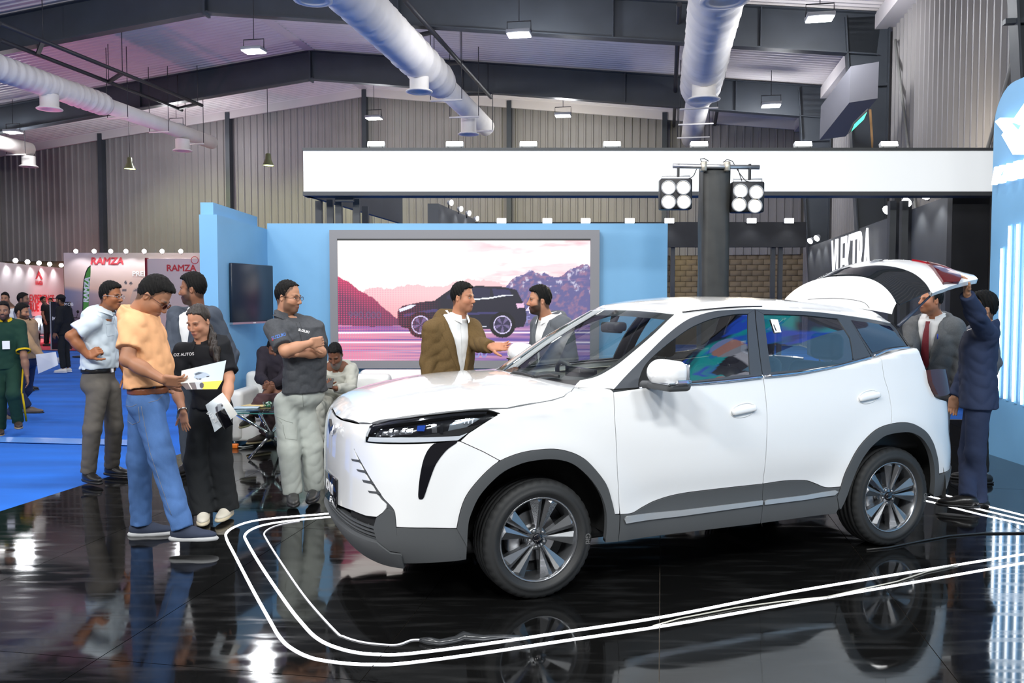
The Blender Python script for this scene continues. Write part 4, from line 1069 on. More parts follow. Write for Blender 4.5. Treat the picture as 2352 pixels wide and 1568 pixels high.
def gh(uv):
    s, w = uv[..., 0], uv[..., 1] / 0.45
    A, B = gat(GBc, s), gat(GTc, s)
    e = 0.01; t = gat(GBc, s + e) - gat(GBc, s - e); up = B - A; n = np.cross(t, up); n /= (np.linalg.norm(n, axis=-1)[..., None] + 1e-9)
    sg = np.where((n * (A - np.array([0.0, 0, 1.2]))).sum(-1) >= 0, 1.0, -1.0)
    return A + up * w[..., None] + n * (sg * 0.015 * np.sin(PI * np.clip(w, 0, 1)))[..., None]
GH = Surf(gh, 0.0, GS[-1], -0.03, 0.45, 380, 60)
# roof as a height field
ROOFC = [(-1.7, 1.575), (-1.45, 1.612), (-1.2, 1.645), (-.9, 1.672), (-.6, 1.686), (-.3, 1.690), (-.05, 1.682), (.15, 1.660), (.30, 1.622), (.40, 1.588)]
ROOFC = smoothtab(ROOFC)
GT2 = GTc[:, :2]
def pdist(x, y, poly):
    sh = x.shape; q = np.stack([x.ravel(), np.abs(y).ravel()], -1); out = np.empty(len(q))
    for i in range(0, len(q), 4000): out[i:i + 4000] = np.sqrt(((q[i:i + 4000, None] - poly[None]) ** 2).sum(2).min(1))
    return out.reshape(sh)
def roof(uv):
    x, y = uv[..., 0], uv[..., 1]; d = pdist(x, y, GT2)
    j = np.argmin(np.abs(x[..., None] - GT2[:, 0]), axis=-1) if False else None
    z = it(x, ROOFC) - 0.040 * (np.abs(y) / 0.6) ** 2.2
    ze = np.interp(x, GTc[::-1, 0][np.argsort(GTc[::-1, 0])], GTc[::-1, 2][np.argsort(GTc[::-1, 0])])
    k = np.clip(1 - d / 0.10, 0, 1) ** 2
    return np.stack([x, y, z * (1 - k) + ze * k], -1)
ROOF = Surf(roof, -1.62, .36, -.64, .64, 120, 80)
I1S = inset(OUT, ONRM, top_h(OUT[:, 0], OUT[:, 1]) - fil_r(OUT[:, 0]))
def hoodf(uv):
    x, y = uv[..., 0], uv[..., 1]; ya = np.abs(y)
    sh = x.shape; qq = np.stack([x.ravel(), ya.ravel()], -1); q = np.empty(len(qq)); ii = np.empty(len(qq), int)
    for i in range(0, len(qq), 4000):
        dd = ((qq[i:i + 4000, None] - OUT[None, ::2]) ** 2).sum(2); ii[i:i + 4000] = dd.argmin(1) * 2; q[i:i + 4000] = np.sqrt(dd.min(1))
    q = q.reshape(sh); i1 = I1S[ii].reshape(sh); xo = OUT[ii, 0].reshape(sh)
    Rf = fil_r(xo)
    d = np.clip(q - i1, 0, None)
    return np.stack([x, y, top_h(x, ya) - Rf * (1 - np.sqrt(np.clip(1 - (1 - np.clip(d / Rf, 0, 1)) ** 2, 0, 1)))], -1)
HOOD = Surf(hoodf, .80, 2.28, -.86, .86, 130, 120)

M_CLAD = mat('grey_cladding', (0.075, 0.08, 0.085), 0.5, bump=0.05, bscale=400)
M_DARKTRIM = mat('dark_window_trim', (0.045, 0.052, 0.064), 0.42)
M_LINER = mat('black_liner', (0.006, 0.006, 0.007), 0.8)
M_GLASS = glass_mat('car_window_glass', (0.66, 0.70, 0.71), 2.3)
M_WSGLASS = glass_mat('windscreen_glass', (0.86, 0.92, 0.90), 1.45)
M_TINT = glass_mat('tinted_glass', (0.03, 0.035, 0.06), 1.7)
M_CLEAR = glass_mat('clear_cover', (0.93, 0.95, 0.97), 1.45)
M_REDLENS = mat('red_lamp_lens', (0.10, 0.004, 0.008), 0.08, coat=0.6)
M_CREASE = mat('shut_line', (0.05, 0.05, 0.05), 0.6)
W = M_WHITE_PAINT

# ---------------------------------------------------------------- traced outlines on the near side (photo pixels)
arch_f = [(1049, 1213), (1057, 1175), (1069, 1142), (1090, 1112), (1120, 1080), (1149, 1058), (1188, 1042), (1226, 1034), (1272, 1031), (1310, 1038), (1341, 1053), (1366, 1077), (1392, 1112), (1404, 1147), (1412, 1181)]
arch_fi = [(1072, 1255), (1074, 1215), (1080, 1183), (1103, 1135), (1147, 1089), (1188, 1067), (1226, 1057), (1272, 1054), (1315, 1065), (1353, 1097), (1379, 1135), (1391, 1173), (1392, 1210), (1389, 1242)]
arch_r = [(1931, 1117), (1943, 1081), (1965, 1038), (1987, 1009), (2013, 986), (2043, 974), (2073, 970), (2099, 974), (2125, 990), (2141, 1014), (2149, 1038), (2154, 1064), (2155, 1090)]
arch_ri = [(1930, 1168), (1943, 1140), (1954, 1109), (1972, 1066), (1995, 1031), (2021, 1007), (2041, 997), (2073, 992), (2095, 994), (2117, 1007), (2134, 1033), (2142, 1061), (2145, 1092), (2143, 1127)]
t_ = lambda L, sm=False: TUB.trace(L, sm)
AF, AFI, AR, ARI = t_(arch_f, True), t_(arch_fi, True), t_(arch_r, True), t_(arch_ri, True)
doorF = t_([(1409, 900), (1412, 961), (1416, 1030), (1419, 1100), (1423, 1180)], True)
split = t_([(1751, 861), (1755, 881), (1761, 938), (1761, 1008), (1756, 1079), (1752, 1111)], True)
split2 = t_([(1752, 1111), (1750, 1155), (1747, 1189)])
doorR = t_([(1999, 818), (2030, 862), (2041, 900), (2048, 945), (2046, 975)], True)
clad = t_([(1424, 1181), (1452, 1178), (1476, 1164), (1509, 1148), (1565, 1133), (1660, 1121), (1752, 1111)], True)
clad2 = t_([(1752, 1111), (1801, 1104), (1848, 1103), (1872, 1110), (1896, 1119), (1929, 1118)], True)
belt1 = t_([(1409, 900), (1466, 892), (1594, 879), (1680, 871), (1751, 862)])
belt2 = t_([(1751, 862), (1840, 852), (1919, 838), (1965, 826), (1999, 817)])
sillz = 0.29
def sil(px): return tuple(np.array([TUB.pick(px, 1000)[0], sillz]))
s_junc = TUB.pick(1147, 1058)[0]
def s_of(x): return float(np.interp(-x, -OUT[:, 0], OS))
def vtop(x, d):
    y = float(np.interp(-x, -OUT[:, 0], OUT[:, 1])); return float(top_h(np.array(x), np.array(y)) - fil_r(x) + fil_r(x) * PI / 2 + d)
# front fender: hood line -> A-pillar base -> door -> arch -> bumper line
hoodline = [(1078, 941), (1120, 939), (1165, 938), (1225, 927), (1270, 919), (1295, 911), (1312, 899), (1322, 887), (1330, 875)]
HL_top = [(851, 974), (904, 961), (975, 952), (1039, 945), (1085, 941), (1120, 941), (1148, 949)]
HL_bot = [(1148, 952), (1120, 966), (1077, 994), (1052, 1012), (995, 1016), (909, 1018), (838, 1014)]
fender = t_([(1148, 949), (1120, 940), (1165, 938), (1225, 927), (1270, 919), (1295, 911), (1312, 899), (1322, 887), (1330, 876)]) + [(s_of(1.02), vtop(1.02, 0.10)), (s_of(0.90), vtop(0.90, 0.10)), (s_of(0.875), vtop(0.875, 0.0))] + doorF + [p for p in AF[::-1] if p[0] > s_junc] + t_([(1147, 1057), (1110, 1037), (1057, 1013)]) + t_([(1077, 994), (1120, 966)])
panel('front_fender', fender, TUB, W)
fd = belt1 + split[1:] + clad[::-1] + doorF[::-1][1:]
FDL, FDR = panel('front_door', fd, TUB, W, gap=0.0025)
rd = belt2 + doorR[1:] + t_([(2045, 974)]) + [p for p in AR[::-1] if p[0] < TUB.pick(2043, 974)[0]] + clad2[::-1] + split[::-1][1:]
RDL, RDR = panel('rear_door', rd, TUB, W, gap=0.0025)
sR = TUB.pick(2043, 974)[0]
lamp_in = t_([(2127, 849), (2132, 879), (2140, 898), (2147, 911)])
s_end = OS[-1] - 0.002
quarter = doorR[::-1] + t_([(2028, 804), (2084, 797)]) + [(TUB.pick(2090, 799)[0] + 0.02, TUB.pick(2088, 800)[1])] + t_([(2126, 848)]) + lamp_in + [(lamp_in[-1][0] + 0.06, lamp_in[-1][1] - 0.02), (lamp_in[-1][0] + 0.22, lamp_in[-1][1] - 0.05), (s_end, 0.72), (s_end, 0.52), (AR[-1][0] + 0.12, AR[-1][1] + 0.012)] + t_([(2155, 1088)]) + [p for p in AR[::-1] if p[0] > sR]
panel('rear_quarter', quarter, TUB, W)
# bumper white skin: between headlight, grille slash and side cladding
slash = t_([(813, 1031), (822, 1048), (840, 1080), (860, 1113), (880, 1143), (896, 1160), (905, 1172), (908, 1186), (910, 1210)], True)
bump = t_([(838, 1015), (909, 1019), (995, 1017), (1052, 1013), (1057, 1013), (1110, 1037)]) + [p for p in AF if p[0] < TUB.pick(1147, 1058)[0]][::-1] + t_([(1049, 1213), (980, 1212), (910, 1210)]) + slash[::-1] + [(0.0, slash[0][1] + 0.02), (0.0, HOR * 0 + 0.905)] + t_([(836, 1008)])
def nose_v(px, py): return TUB.pick(px, py)
hv = t_([(752, 946), (784, 964), (822, 973), (851, 974)])
zc0 = hv[0][1]
bump = t_([(851, 976), (838, 1015), (909, 1019), (995, 1017), (1052, 1013), (1057, 1013), (1110, 1037), (1147, 1057)]) + [p for p in AF if p[0] < s_junc][::-1] + t_([(1049, 1213), (980, 1212), (910, 1210)]) + slash[::-1]
s_h = hv[-1][0]
# centre of the nose: from the slash to the middle, down to the lower grille
low_edge = t_([(887, 1158), (887, 1167), (878, 1178), (865, 1187), (840, 1184), (810, 1172), (771, 1156)])
sl_in = t_([(813, 1031), (818, 1046), (835, 1080), (853, 1112), (872, 1143), (883, 1154)], True)
zlow = low_edge[-1][1] - 0.005
upper_nose = [(-0.0, zc0 + 0.006)] + hv + t_([(838, 1015)]) 
def sym(poly): return poly + [(-a, b) for a, b in poly[::-1]]
def tub2(uv):
    uv = np.asarray(uv, float); q = uv.copy(); q[..., 0] = np.abs(uv[..., 0]); P = tub(q); P[..., 1] = P[..., 1] * np.where(uv[..., 0] < 0, -1, 1); return P
class Sy: pass
TUBS = Sy(); TUBS.pos = lambda uv: tub2(uv)
def _tn(uv):
    uv = np.asarray(uv, float); e = 0.004
    a = tub2(uv + (e, 0)) - tub2(uv - (e, 0)); b = tub2(uv + (0, e)) - tub2(uv - (0, e)); n = np.cross(a, b); return n / (np.linalg.norm(n, axis=-1)[..., None] + 1e-12)
TUBS.normal = _tn
nose_right = hv[1:] + t_([(838, 1015)]) + [(slash[0][0], slash[0][1])] + sl_in[1:] + low_edge
nose = nose_right + [(-a, b) for a, b in nose_right[::-1]]
panel('nose_panel', nose, TUBS, W, mirror=False, gap=0.0015, res=0.04)
panel('bumper_skin', bump, TUB, W)
# dark slash and slits
panel('grille_slash', [p for p in slash[:-1]] + t_([(905, 1178), (887, 1167), (887, 1158), (880, 1150)]) + sl_in[::-1][1:], TUB, M_CLAD, off=-0.006, gap=0, depth=0.01, step=0.01)
for q in (((807, 1053), (826, 1056), (829, 1062), (809, 1058)), ((819, 1077), (839, 1080), (843, 1087), (822, 1082)), ((832, 1101), (856, 1105), (860, 1112), (835, 1107)), ((845, 1126), (872, 1129), (876, 1135), (848, 1131))):
    panel('grille_slit', t_(list(q)), TUB, M_CLAD, off=0.0012, gap=0, depth=0.004, step=0.01)
# lower intake and chin
sx = slash[-1][0]
chin = t_([(910, 1211), (908, 1186), (905, 1174), (887, 1167)]) + low_edge[1:]
chin = chin + [(-a, b) for a, b in chin[::-1]]
zi1 = zlow - 0.012; s_in = TUB.pick(858, 1200)[0]
frame_poly = t_([(910, 1211), (908, 1186), (905, 1174), (888, 1168), (878, 1179), (865, 1188)]) + [(s_in, zi1 - 0.005), (s_in + 0.02, 0.375), (s_in + 0.09, 0.33)] + [(sx + 0.02, 0.325)]
panel('intake_surround', frame_poly, TUB, M_CLAD, off=0.004, gap=0.001, depth=0.03)
sint = s_in + 0.02
lip = [(0, 0.352), (s_in + 0.02, 0.352), (s_in + 0.10, 0.322), (sx + 0.02, 0.322), (sx + 0.02, 0.225), (0, 0.225)]
lip = [(-a, b) for a, b in lip[::-1] if a > 0] + lip[1:5]
lip = [(s_in + 0.02, 0.372), (s_in + 0.10, 0.322), (sx + 0.02, 0.322), (sx + 0.02, 0.235), (-sx - 0.02, 0.235), (-sx - 0.02, 0.322), (-s_in - 0.10, 0.322), (-s_in - 0.02, 0.372)]
panel('front_lip', lip, TUBS, M_CLAD, mirror=False, off=0.012, gap=0, depth=0.04)
back = [(s_in + 0.05, 0.34), (s_in + 0.02, zi1 + 0.02), (-s_in - 0.02, zi1 + 0.02), (-s_in - 0.05, 0.34)]
panel('intake_backing', back, TUBS, M_LINER, mirror=False, off=-0.06, gap=0, depth=0.0)
nb_ = 4
for k in range(nb_):
    z = 0.365 + (zi1 - 0.365) * (k + 0.5) / nb_
    panel('intake_slat', [(s_in + 0.03, z - 0.0055), (s_in + 0.03, z + 0.0055), (-s_in - 0.03, z + 0.0055), (-s_in - 0.03, z - 0.0055)], TUBS, M_CLAD, mirror=False, off=-0.012, gap=0, depth=0.03, step=0.04)
for k in range(-4, 5):
    s0 = k * s_in / 4.5
    panel('intake_upright', [(s0 - 0.004, 0.35), (s0 + 0.004, 0.35), (s0 + 0.004, zi1), (s0 - 0.004, zi1)], TUBS, M_CLAD, mirror=False, off=-0.02, gap=0, depth=0.02, step=0.05)
# side cladding: bumper corner, arches, sills
corner = t_([(910, 1211), (980, 1213), (1049, 1214)]) + [AFI[3]] + [AFI[0]] + [(AFI[0][0], 0.285), (sx + 0.02, 0.262), (sx + 0.015, 0.32)]
panel('bumper_cladding', corner, TUB, M_CLAD, off=0.004, gap=0.001, depth=0.03)
panel('arch_cladding', AF + t_([(1422, 1182)]) + [(TUB.pick(1424, 1182)[0], sillz)] + [(AFI[-1][0] - 0.0, sillz - 0.0)] + [p for p in AFI[::-1] if p[1] > 0.30], TUB, M_CLAD, off=0.008, gap=0.001, depth=0.035)
sRS = TUB.pick(1929, 1118)
rearclad = AR + [(AR[-1][0] + 0.10, AR[-1][1] + 0.01), (s_end, 0.50), (s_end, 0.30), (ARI[-1][0] + 0.06, 0.30)] + [p for p in ARI[::-1] if p[1] > 0.28] + [(ARI[0][0] - 0.06, sillz), (TUB.pick(1905, 1119)[0], sillz), ] + t_([(1905, 1122), (1929, 1119)])
rearclad = AR + [(AR[-1][0] + 0.10, AR[-1][1] + 0.012), (s_end, 0.50), (s_end, 0.30), (ARI[-1][0] + 0.01, 0.305)] + [p for p in ARI[::-1] if p[1] > 0.31] + t_([(1926, 1166), (1921, 1140)])
panel('arch_cladding', rearclad, TUB, M_CLAD, off=0.008, gap=0.001, depth=0.035)
s0c, s1c, s2c = TUB.pick(1424, 1182)[0], split2[-1][0], TUB.pick(1921, 1140)[0]
panel('sill_cladding', clad + split2[1:] + [(s1c, sillz - 0.005), (s0c, sillz)], TUB, M_CLAD, off=0.006, gap=0.0015, depth=0.03)
panel('sill_cladding', clad2 + t_([(1921, 1140), (1925, 1166)]) + [(s2c + 0.01, sillz), (s1c, sillz - 0.005)] + split2[::-1][:-1], TUB, M_CLAD, off=0.006, gap=0.0015, depth=0.03)
M_SATIN = mat('satin_silver', (0.62, 0.64, 0.66), 0.3, metal=0.6)
panel('sill_strip', t_([(1431, 1190), (1438, 1184), (1560, 1171), (1749, 1148)]) + t_([(1748, 1158), (1560, 1184), (1435, 1200)]), TUB, M_SATIN, off=0.016, gap=0, depth=0.012)
panel('sill_strip', t_([(1753, 1150), (1760, 1147), (1850, 1136), (1917, 1125), (1923, 1128), (1914, 1136), (1850, 1146), (1753, 1158)]), TUB, M_SATIN, off=0.016, gap=0, depth=0.012)
# hood
hb_ = HOOD.trace([(752, 946), (784, 964), (822, 973), (851, 974), (904, 961), (975, 951.5), (1039, 944), (1085, 940), (1120, 938), (1165, 937), (1225, 926), (1270, 918), (1295, 910), (1312, 898), (1322, 886), (1330, 875)])
hb_ = [(p[0], max(p[1], 0.002)) for p in hb_ if p[1] > 0.05]
# front edge from the nose's upper edge
fe = [tuple(tub2(np.array([a, b]))[:2]) for a, b in hv if a > 0.02]
k0 = max(i for i, p in enumerate(hb_) if p[0] > fe[-1][0] - 0.02) if any(p[0] > fe[-1][0] - 0.02 for p in hb_) else -1
side_ = hb_[k0 + 1:]
xr = side_[-1][0]
half = fe + side_ + [(xr + 0.03, 0.62), (xr + 0.075, 0.45), (xr + 0.11, 0.25)]
panel('hood', half + [(x, -y) for x, y in half[::-1]], HOOD, W, mirror=False, gap=0.002, depth=0.02, res=0.045)
# liner behind the skins, wheel housings, floor
arcf = [(TUB.pick(1150, 1000)[0] * 0 + np.interp(-(WBH + 0.475 * math.cos(a)), -OUT[:, 0], OS), 0.333 + 0.475 * math.sin(a)) for a in np.linspace(0, PI, 24)]
arcr = [(np.interp(-(-WBH + 0.475 * math.cos(a)), -OUT[:, 0], OS), 0.333 + 0.475 * math.sin(a)) for a in np.linspace(0, PI, 24)]
s_belt = lambda x: (float(np.interp(-x, -OUT[:, 0], OS)), float(it(x, BELT)) - 0.06)
lin_poly = [(0.35, 0.34)] + [(arcf[0][0] - 0.05, 0.30)] + [(arcf[0][0], 0.30)] + arcf[1:-1] + [(arcf[-1][0], 0.30), (arcr[0][0], 0.30)] + arcr[1:-1] + [(arcr[-1][0], 0.32), (OS[-1] - 0.35, 0.36), (OS[-1] - 0.35, 0.66), (s_belt(-1.75)[0], 0.95), (s_belt(-1.55)[0], 1.15), s_belt(-1.3), s_belt(-.6), s_belt(.2), s_belt(.8), s_belt(1.3), (s_belt(1.7)[0], 1.0), (0.5, 0.88), (0.35, 0.86)]
panel('inner_shell', lin_poly, TUB, M_LINER, off=-0.022, gap=0, depth=0.0, res=0.06, step=0.04)
M_WELL = mat('wheel_housing', (0.018, 0.018, 0.018), 0.75, var=0.3, vscale=9)
for xc in (WBH, -WBH):
    for sy in (1, -1):
        n = 28; vs = []
        for a in np.linspace(-0.08, PI + 0.08, n):
            for (y, rr) in ((0.885 - 0.03, 0.475), (0.60, 0.475), (0.56, 0.43), (0.50, 0.05)):
                vs.append((xc + rr * math.cos(a), sy * y, 0.333 + rr * math.sin(a)))
        MB().add(vs, [(i * 4 + k, i * 4 + k + 1, i * 4 + 5 + k, i * 4 + 4 + k) for i in range(n - 1) for k in range(3)], True).build('wheel_housing', M_WELL, CAR, fixn=False)
mb = MB(); mb.rbox(-1.95, 2.05, -0.62, 0.62, 0.235, 0.30, 0.02, 1); mb.rbox(-0.80, 0.80, -0.84, 0.84, 0.27, 0.33, 0.02, 1); mb.build('floor_pan', M_LINER, CAR)
mb = MB(); mb.cyl((-1.0, 0.55, 0.25), (-0.93, -0.5, 0.25), 0.05, n=10); mb.cyl((-1.25, -0.62, 0.30), (-1.25, 0.62, 0.30), 0.045, n=10); mb.build('rear_axle', M_WELL, CAR)
# ---------------------------------------------------------------- upper body
def gh2(uv):
    uv = np.asarray(uv, float); q = uv.copy(); q[..., 0] = np.abs(uv[..., 0]); P = gh(q); P[..., 1] = P[..., 1] * np.where(uv[..., 0] < 0, -1, 1); return P
GHS = Sy(); GHS.pos = gh2
def _gn(uv):
    uv = np.asarray(uv, float); e = 0.004
    a = gh2(uv + (e, 0)) - gh2(uv - (e, 0)); b = gh2(uv + (0, e)) - gh2(uv - (0, e)); n = np.cross(a, b); return n / (np.linalg.norm(n, axis=-1)[..., None] + 1e-12)
GHS.normal = _gn
g_ = lambda L, sm=False: GH.trace(L, sm)
ws = g_([(1545, 725), (1498, 770), (1432, 826), (1394, 852), (1365, 866), (1332, 873)], True)
ws = [(ws[0][0], 0.445)] + ws[1:]
wsp = ws + [(ws[-1][0] * 0.6, 0.004)]
panel('windscreen', wsp + [(-a, b) for a, b in wsp[::-1]], GHS, M_WSGLASS, mirror=False, gap=0.001, depth=0.0, res=0.06)
# black ceramic edge of the windscreen
def inner(poly, d): return [tuple(p) for p in shrink(np.array(poly), d)]
for sgn in (1, -1):
    edge = [(a * sgn, b) for a, b in ws]; e2 = [(max(a - 0.028, 0.0) * sgn, max(b, 0.03)) for a, b in ws]
    panel('windscreen_edge', edge + e2[::-1], GHS, M_BLACK, mirror=False, off=-0.004, gap=0, depth=0, step=0.03)
panel('windscreen_edge', [(ws[0][0], 0.447), (ws[0][0], 0.405), (-ws[0][0], 0.405), (-ws[0][0], 0.447)], GHS, M_BLACK, mirror=False, off=-0.004, gap=0, depth=0, step=0.04)
panel('cowl', [(ws[-1][0], -0.025), (ws[-1][0], 0.03), (-ws[-1][0], 0.03), (-ws[-1][0], -0.025)], GHS, M_BLACK, mirror=False, off=-0.002, gap=0, depth=0, step=0.04)
# pillar and roof rail
dlo_top = [(1409, 899), (1434, 867), (1477, 823), (1534, 767), (1572, 738), (1601, 725), (1639, 715), (1687, 711), (1733, 710), (1805, 713), (1869, 716), (1941, 724), (1996, 732), (2047, 742)]
DT = g_(dlo_top, True)
rail = DT + [(DT[-1][0] + 0.01, 0.45), (ws[0][0], 0.45)] + ws + [(ws[-1][0] + 0.01, -0.028), (DT[0][0] - 0.02, -0.028)]
panel('roof_rail', rail, GH, W, gap=0.001, depth=0.015)
half = [tuple(p) for p in GT2[::3]]
rp = [(x, y) for x, y in half if x > -1.56]
panel('roof', rp + [(-1.56, 0.43), (-1.57, 0.0)] + [(-1.56, -0.43)] + [(x, -y) for x, y in rp[::-1] if y > 0.01], ROOF, W, mirror=False, gap=0.0015, depth=0.01, res=0.05)
panel('headliner', [(x * 0.97, y * 0.95) for x, y in rp] + [(x * 0.97, -y * 0.95) for x, y in rp[::-1] if y > 0.01], ROOF, mat('headliner_cloth', (0.42, 0.42, 0.40), 0.9), mirror=False, off=-0.035, gap=0, depth=0.0, res=0.08)
for sy in (1, -1):
    i0, i1 = 95, 190
    MB().tube([(p[0], p[1] * sy, p[2] + 0.010) for p in GTc[i0:i1:5]], 0.005, 6).build('roof_ditch', M_BLACK, CAR)
# window frames (dark) and panes, hung on their doors
oF, gF = dlo_top[:9], [(1467, 873), (1482, 838), (1515, 805), (1553, 775), (1591, 750), (1639, 731), (1687, 722), (1718, 721)]
OF, GF = g_(oF, True), g_(gF, True)
botF = g_([(1751, 862), (1680, 870), (1594, 878), (1466, 890)])
gbotF = g_([(1723, 860), (1680, 864), (1593, 874), (1467, 885)])
for par, sd in ((FDL, 1), (FDR, -1)):
    pass
def panel_lr(name, poly, surf, m, parents, **k):
    a, b = panel(name, poly, surf, m, **k); a.parent, b.parent = parents; return a, b
panel_lr('window_frame', OF + GF[::-1] + g_([(1466, 890)]), GH, M_DARKTRIM, (FDL, FDR), off=0.002, gap=0.0008, depth=0.012)
panel_lr('window_frame', [OF[-1]] + botF + [GF[0]] + gbotF[::-1][0:] + [GF[-1]], GH, M_DARKTRIM, (FDL, FDR), off=0.002, gap=0.0008, depth=0.012)
panel_lr('window_pane', GF + gbotF, GH, M_GLASS, (FDL, FDR), off=-0.004, gap=-0.004, depth=0)
oR = dlo_top[8:12]; OR = g_([(1735, 710.5)] + oR[1:], True)
gR = g_([(1771, 854), (1762, 790), (1754, 722), (1847, 724), (1924, 732), (1952, 775), (1960, 826), (1924, 836), (1822, 850)])
panel_lr('window_frame', OR + g_([(1973, 772), (1999, 817)]) + [gR[6], gR[5], gR[4], gR[3], gR[2]], GH, M_DARKTRIM, (RDL, RDR), off=0.002, gap=0.0008, depth=0.012)
panel_lr('window_frame', [OR[0], gR[2], gR[1], gR[0], gR[8], gR[7], gR[6]] + g_([(1999, 817), (1965, 827), (1919, 839), (1840, 852), (1752, 862)]), GH, M_DARKTRIM, (RDL, RDR), off=0.002, gap=0.0008, depth=0.012)
panel_lr('window_pane', gR, GH, M_GLASS, (RDL, RDR), off=-0.004, gap=-0.004, depth=0)
oQ = g_([(1943, 725), (1996, 732), (2047, 742), (2067, 768), (2086, 797), (2030, 804), (2002, 817), (1975, 772)])
gQ = g_([(1956, 735), (2000, 741), (2044, 749), (2062, 772), (2082, 794), (2036, 799), (2004, 810), (1980, 774)])
panel('quarter_trim', oQ, GH, M_DARKTRIM, off=-0.004, gap=0.001, depth=0.012)
panel('quarter_glass', gQ, GH, mat('dark_quarter_glass', (0.008, 0.010, 0.025), 0.03, coat=0.6, spec=0.9), off=0.0, gap=0, depth=0.003)
# bright strip along the belt line
M_CHR2 = mat('belt_chrome', (0.55, 0.58, 0.66), 0.12, metal=1.0)
for pix, par in (([(1466, 893), (1594, 882), (1680, 873), (1748, 865)], (FDL, FDR)), ([(1754, 864), (1840, 855), (1919, 841), (1965, 829), (1998, 820)], (RDL, RDR)), ([(2003, 818), (2030, 806), (2050, 801), (2085, 798)], (CAR, CAR))):
    pts = GH.pos(catmull([GH.pick(*p) for p in pix], 5)); 
    for sy, pr in ((1, par[0]), (-1, par[1])):
        MB().tube([(p[0], (p[1] + 0.012) * sy, p[2]) for p in pts], 0.0085, 8).build('belt_strip', M_CHR2, pr)
# label stuck on the rear pane
panel('pane_sticker', g_([(1769, 733), (1786, 734), (1794, 763), (1779, 764)]), GH, mat('paper_white', (0.82, 0.83, 0.84), 0.6), mirror=False, off=0.003, gap=0, depth=0.001, parent=RDL)
panel('sticker_print', g_([(1775, 746), (1777, 745.8), (1783, 760), (1780.5, 760.3)]), GH, M_BLACK, mirror=False, off=0.005, gap=0, depth=0.0, parent=RDL)
# ---------------------------------------------------------------- headlights, running-light blades, emblem, plate
HLp = t_(HL_top) + t_(HL_bot)
M_HLBLACK = mat('lamp_black', (0.006, 0.007, 0.010), 0.12, coat=0.3)
M_HLSILVER = mat('lamp_silver', (0.6, 0.62, 0.66), 0.12, metal=1.0)
M_HLBAR = mat('lamp_light_bar', (0.62, 0.64, 0.68), 0.15, coat=0.6)
M_HLBLUE = mat('lamp_blue_lens', (0.01, 0.05, 0.30), 0.05, coat=0.8)
HLL, HLR = panel('headlight', HLp, TUB, M_HLBLACK, off=-0.040, gap=0, depth=-0.035, step=0.015)
def hl(name, pix, m, off=-0.03, depth=0.012):
    a, b = panel(name, t_(pix), TUB, m, off=off, gap=0, depth=depth, step=0.012, res=0.02); a.parent = HLL; b.parent = HLR
hl('light_bar', [(842, 1013), (846, 1003), (920, 1004), (1056, 1001), (1075, 994), (1052, 1011), (995, 1014), (909, 1016)], M_HLBAR, -0.006)
hl('upper_brow', [(853, 976), (904, 963), (975, 954), (1039, 947), (1085, 943), (1120, 943), (1118, 947), (1039, 953), (975, 961), (904, 971)], M_HLBLACK, -0.010, 0.02)
for x in range(4): hl('projector', [(884 + x * 15, 993), (887 + x * 15, 984), (897 + x * 15, 984), (895 + x * 15, 993)], M_HLSILVER, -0.02, 0.02)
hl('reflector_tray', [(866, 996), (869, 984), (944, 980), (942, 995)], M_HLSILVER, -0.036, 0.01)
hl('blue_lens', [(955, 988), (957, 974), (976, 973), (973, 989)], M_HLBLUE, -0.018, 0.02)
hl('high_beam_tower', [(992, 994), (990, 972), (1002, 970), (1004, 994)], M_HLSILVER, -0.018, 0.02)
hl('high_beam_tower', [(1010, 996), (1012, 970), (1018, 969), (1018, 996)], M_HLBLACK, -0.016, 0.02)
hl('side_reflector', [(1028, 1000), (1034, 972), (1050, 961), (1085, 955), (1105, 958), (1078, 978), (1058, 996)], mat('lamp_pale', (0.45, 0.52, 0.58), 0.1, metal=0.8), -0.026, 0.01)
for i in range(3): hl('reflector_fin', [(1066 + i * 9, 972), (1069 + i * 9, 958), (1072 + i * 9, 957.5), (1069 + i * 9, 971.5)], M_HLBAR, -0.016, 0.01)
a, b = panel('clear_cover', HLp, TUB, M_CLEAR, off=0.001, gap=0.001, depth=0.0, step=0.015); a.parent = HLL; b.parent = HLR
blade = t_([(997, 1018), (1050, 1013), (1026, 1033), (1003, 1063), (990, 1094), (978, 1130), (973, 1143), (968, 1146), (962, 1144), (961, 1130), (965, 1091), (972, 1058), (980, 1038), (988, 1026)], True)
panel('running_light_blade', blade, TUB, M_GLOSSBLACK, off=0.003, gap=0, depth=0.012, step=0.012)
em = [(-0.075, 0.0), (-0.05, 0.045), (-0.005, 0.0), (0.10, 0.032), (0.035, -0.012), (0.0, -0.022), (-0.03, -0.05)]
MB().prism([(y + 0.0, z + 0.905) for y, z in em], 2.284, 2.300, 'X').build('emblem', M_CHROME, CAR)
PLT = MB().rbox(2.292, 2.308, -0.165, 0.165, 0.455, 0.625, 0.004, 1).build('number_plate', M_GLOSSBLACK, CAR)
text('plate_text', 'KAIYI', 0.082, frame((2.3092, 0.0, 0.548), (0, 1, 0), (0, 0, 1)), M_WHITETXT, PLT, bold=0.003, depth=0.001, space=1.1)
text('plate_text', 'KAIYI', 0.018, frame((2.3092, 0.085, 0.475), (0, 1, 0), (0, 0, 1)), M_WHITETXT, PLT, depth=0.001)
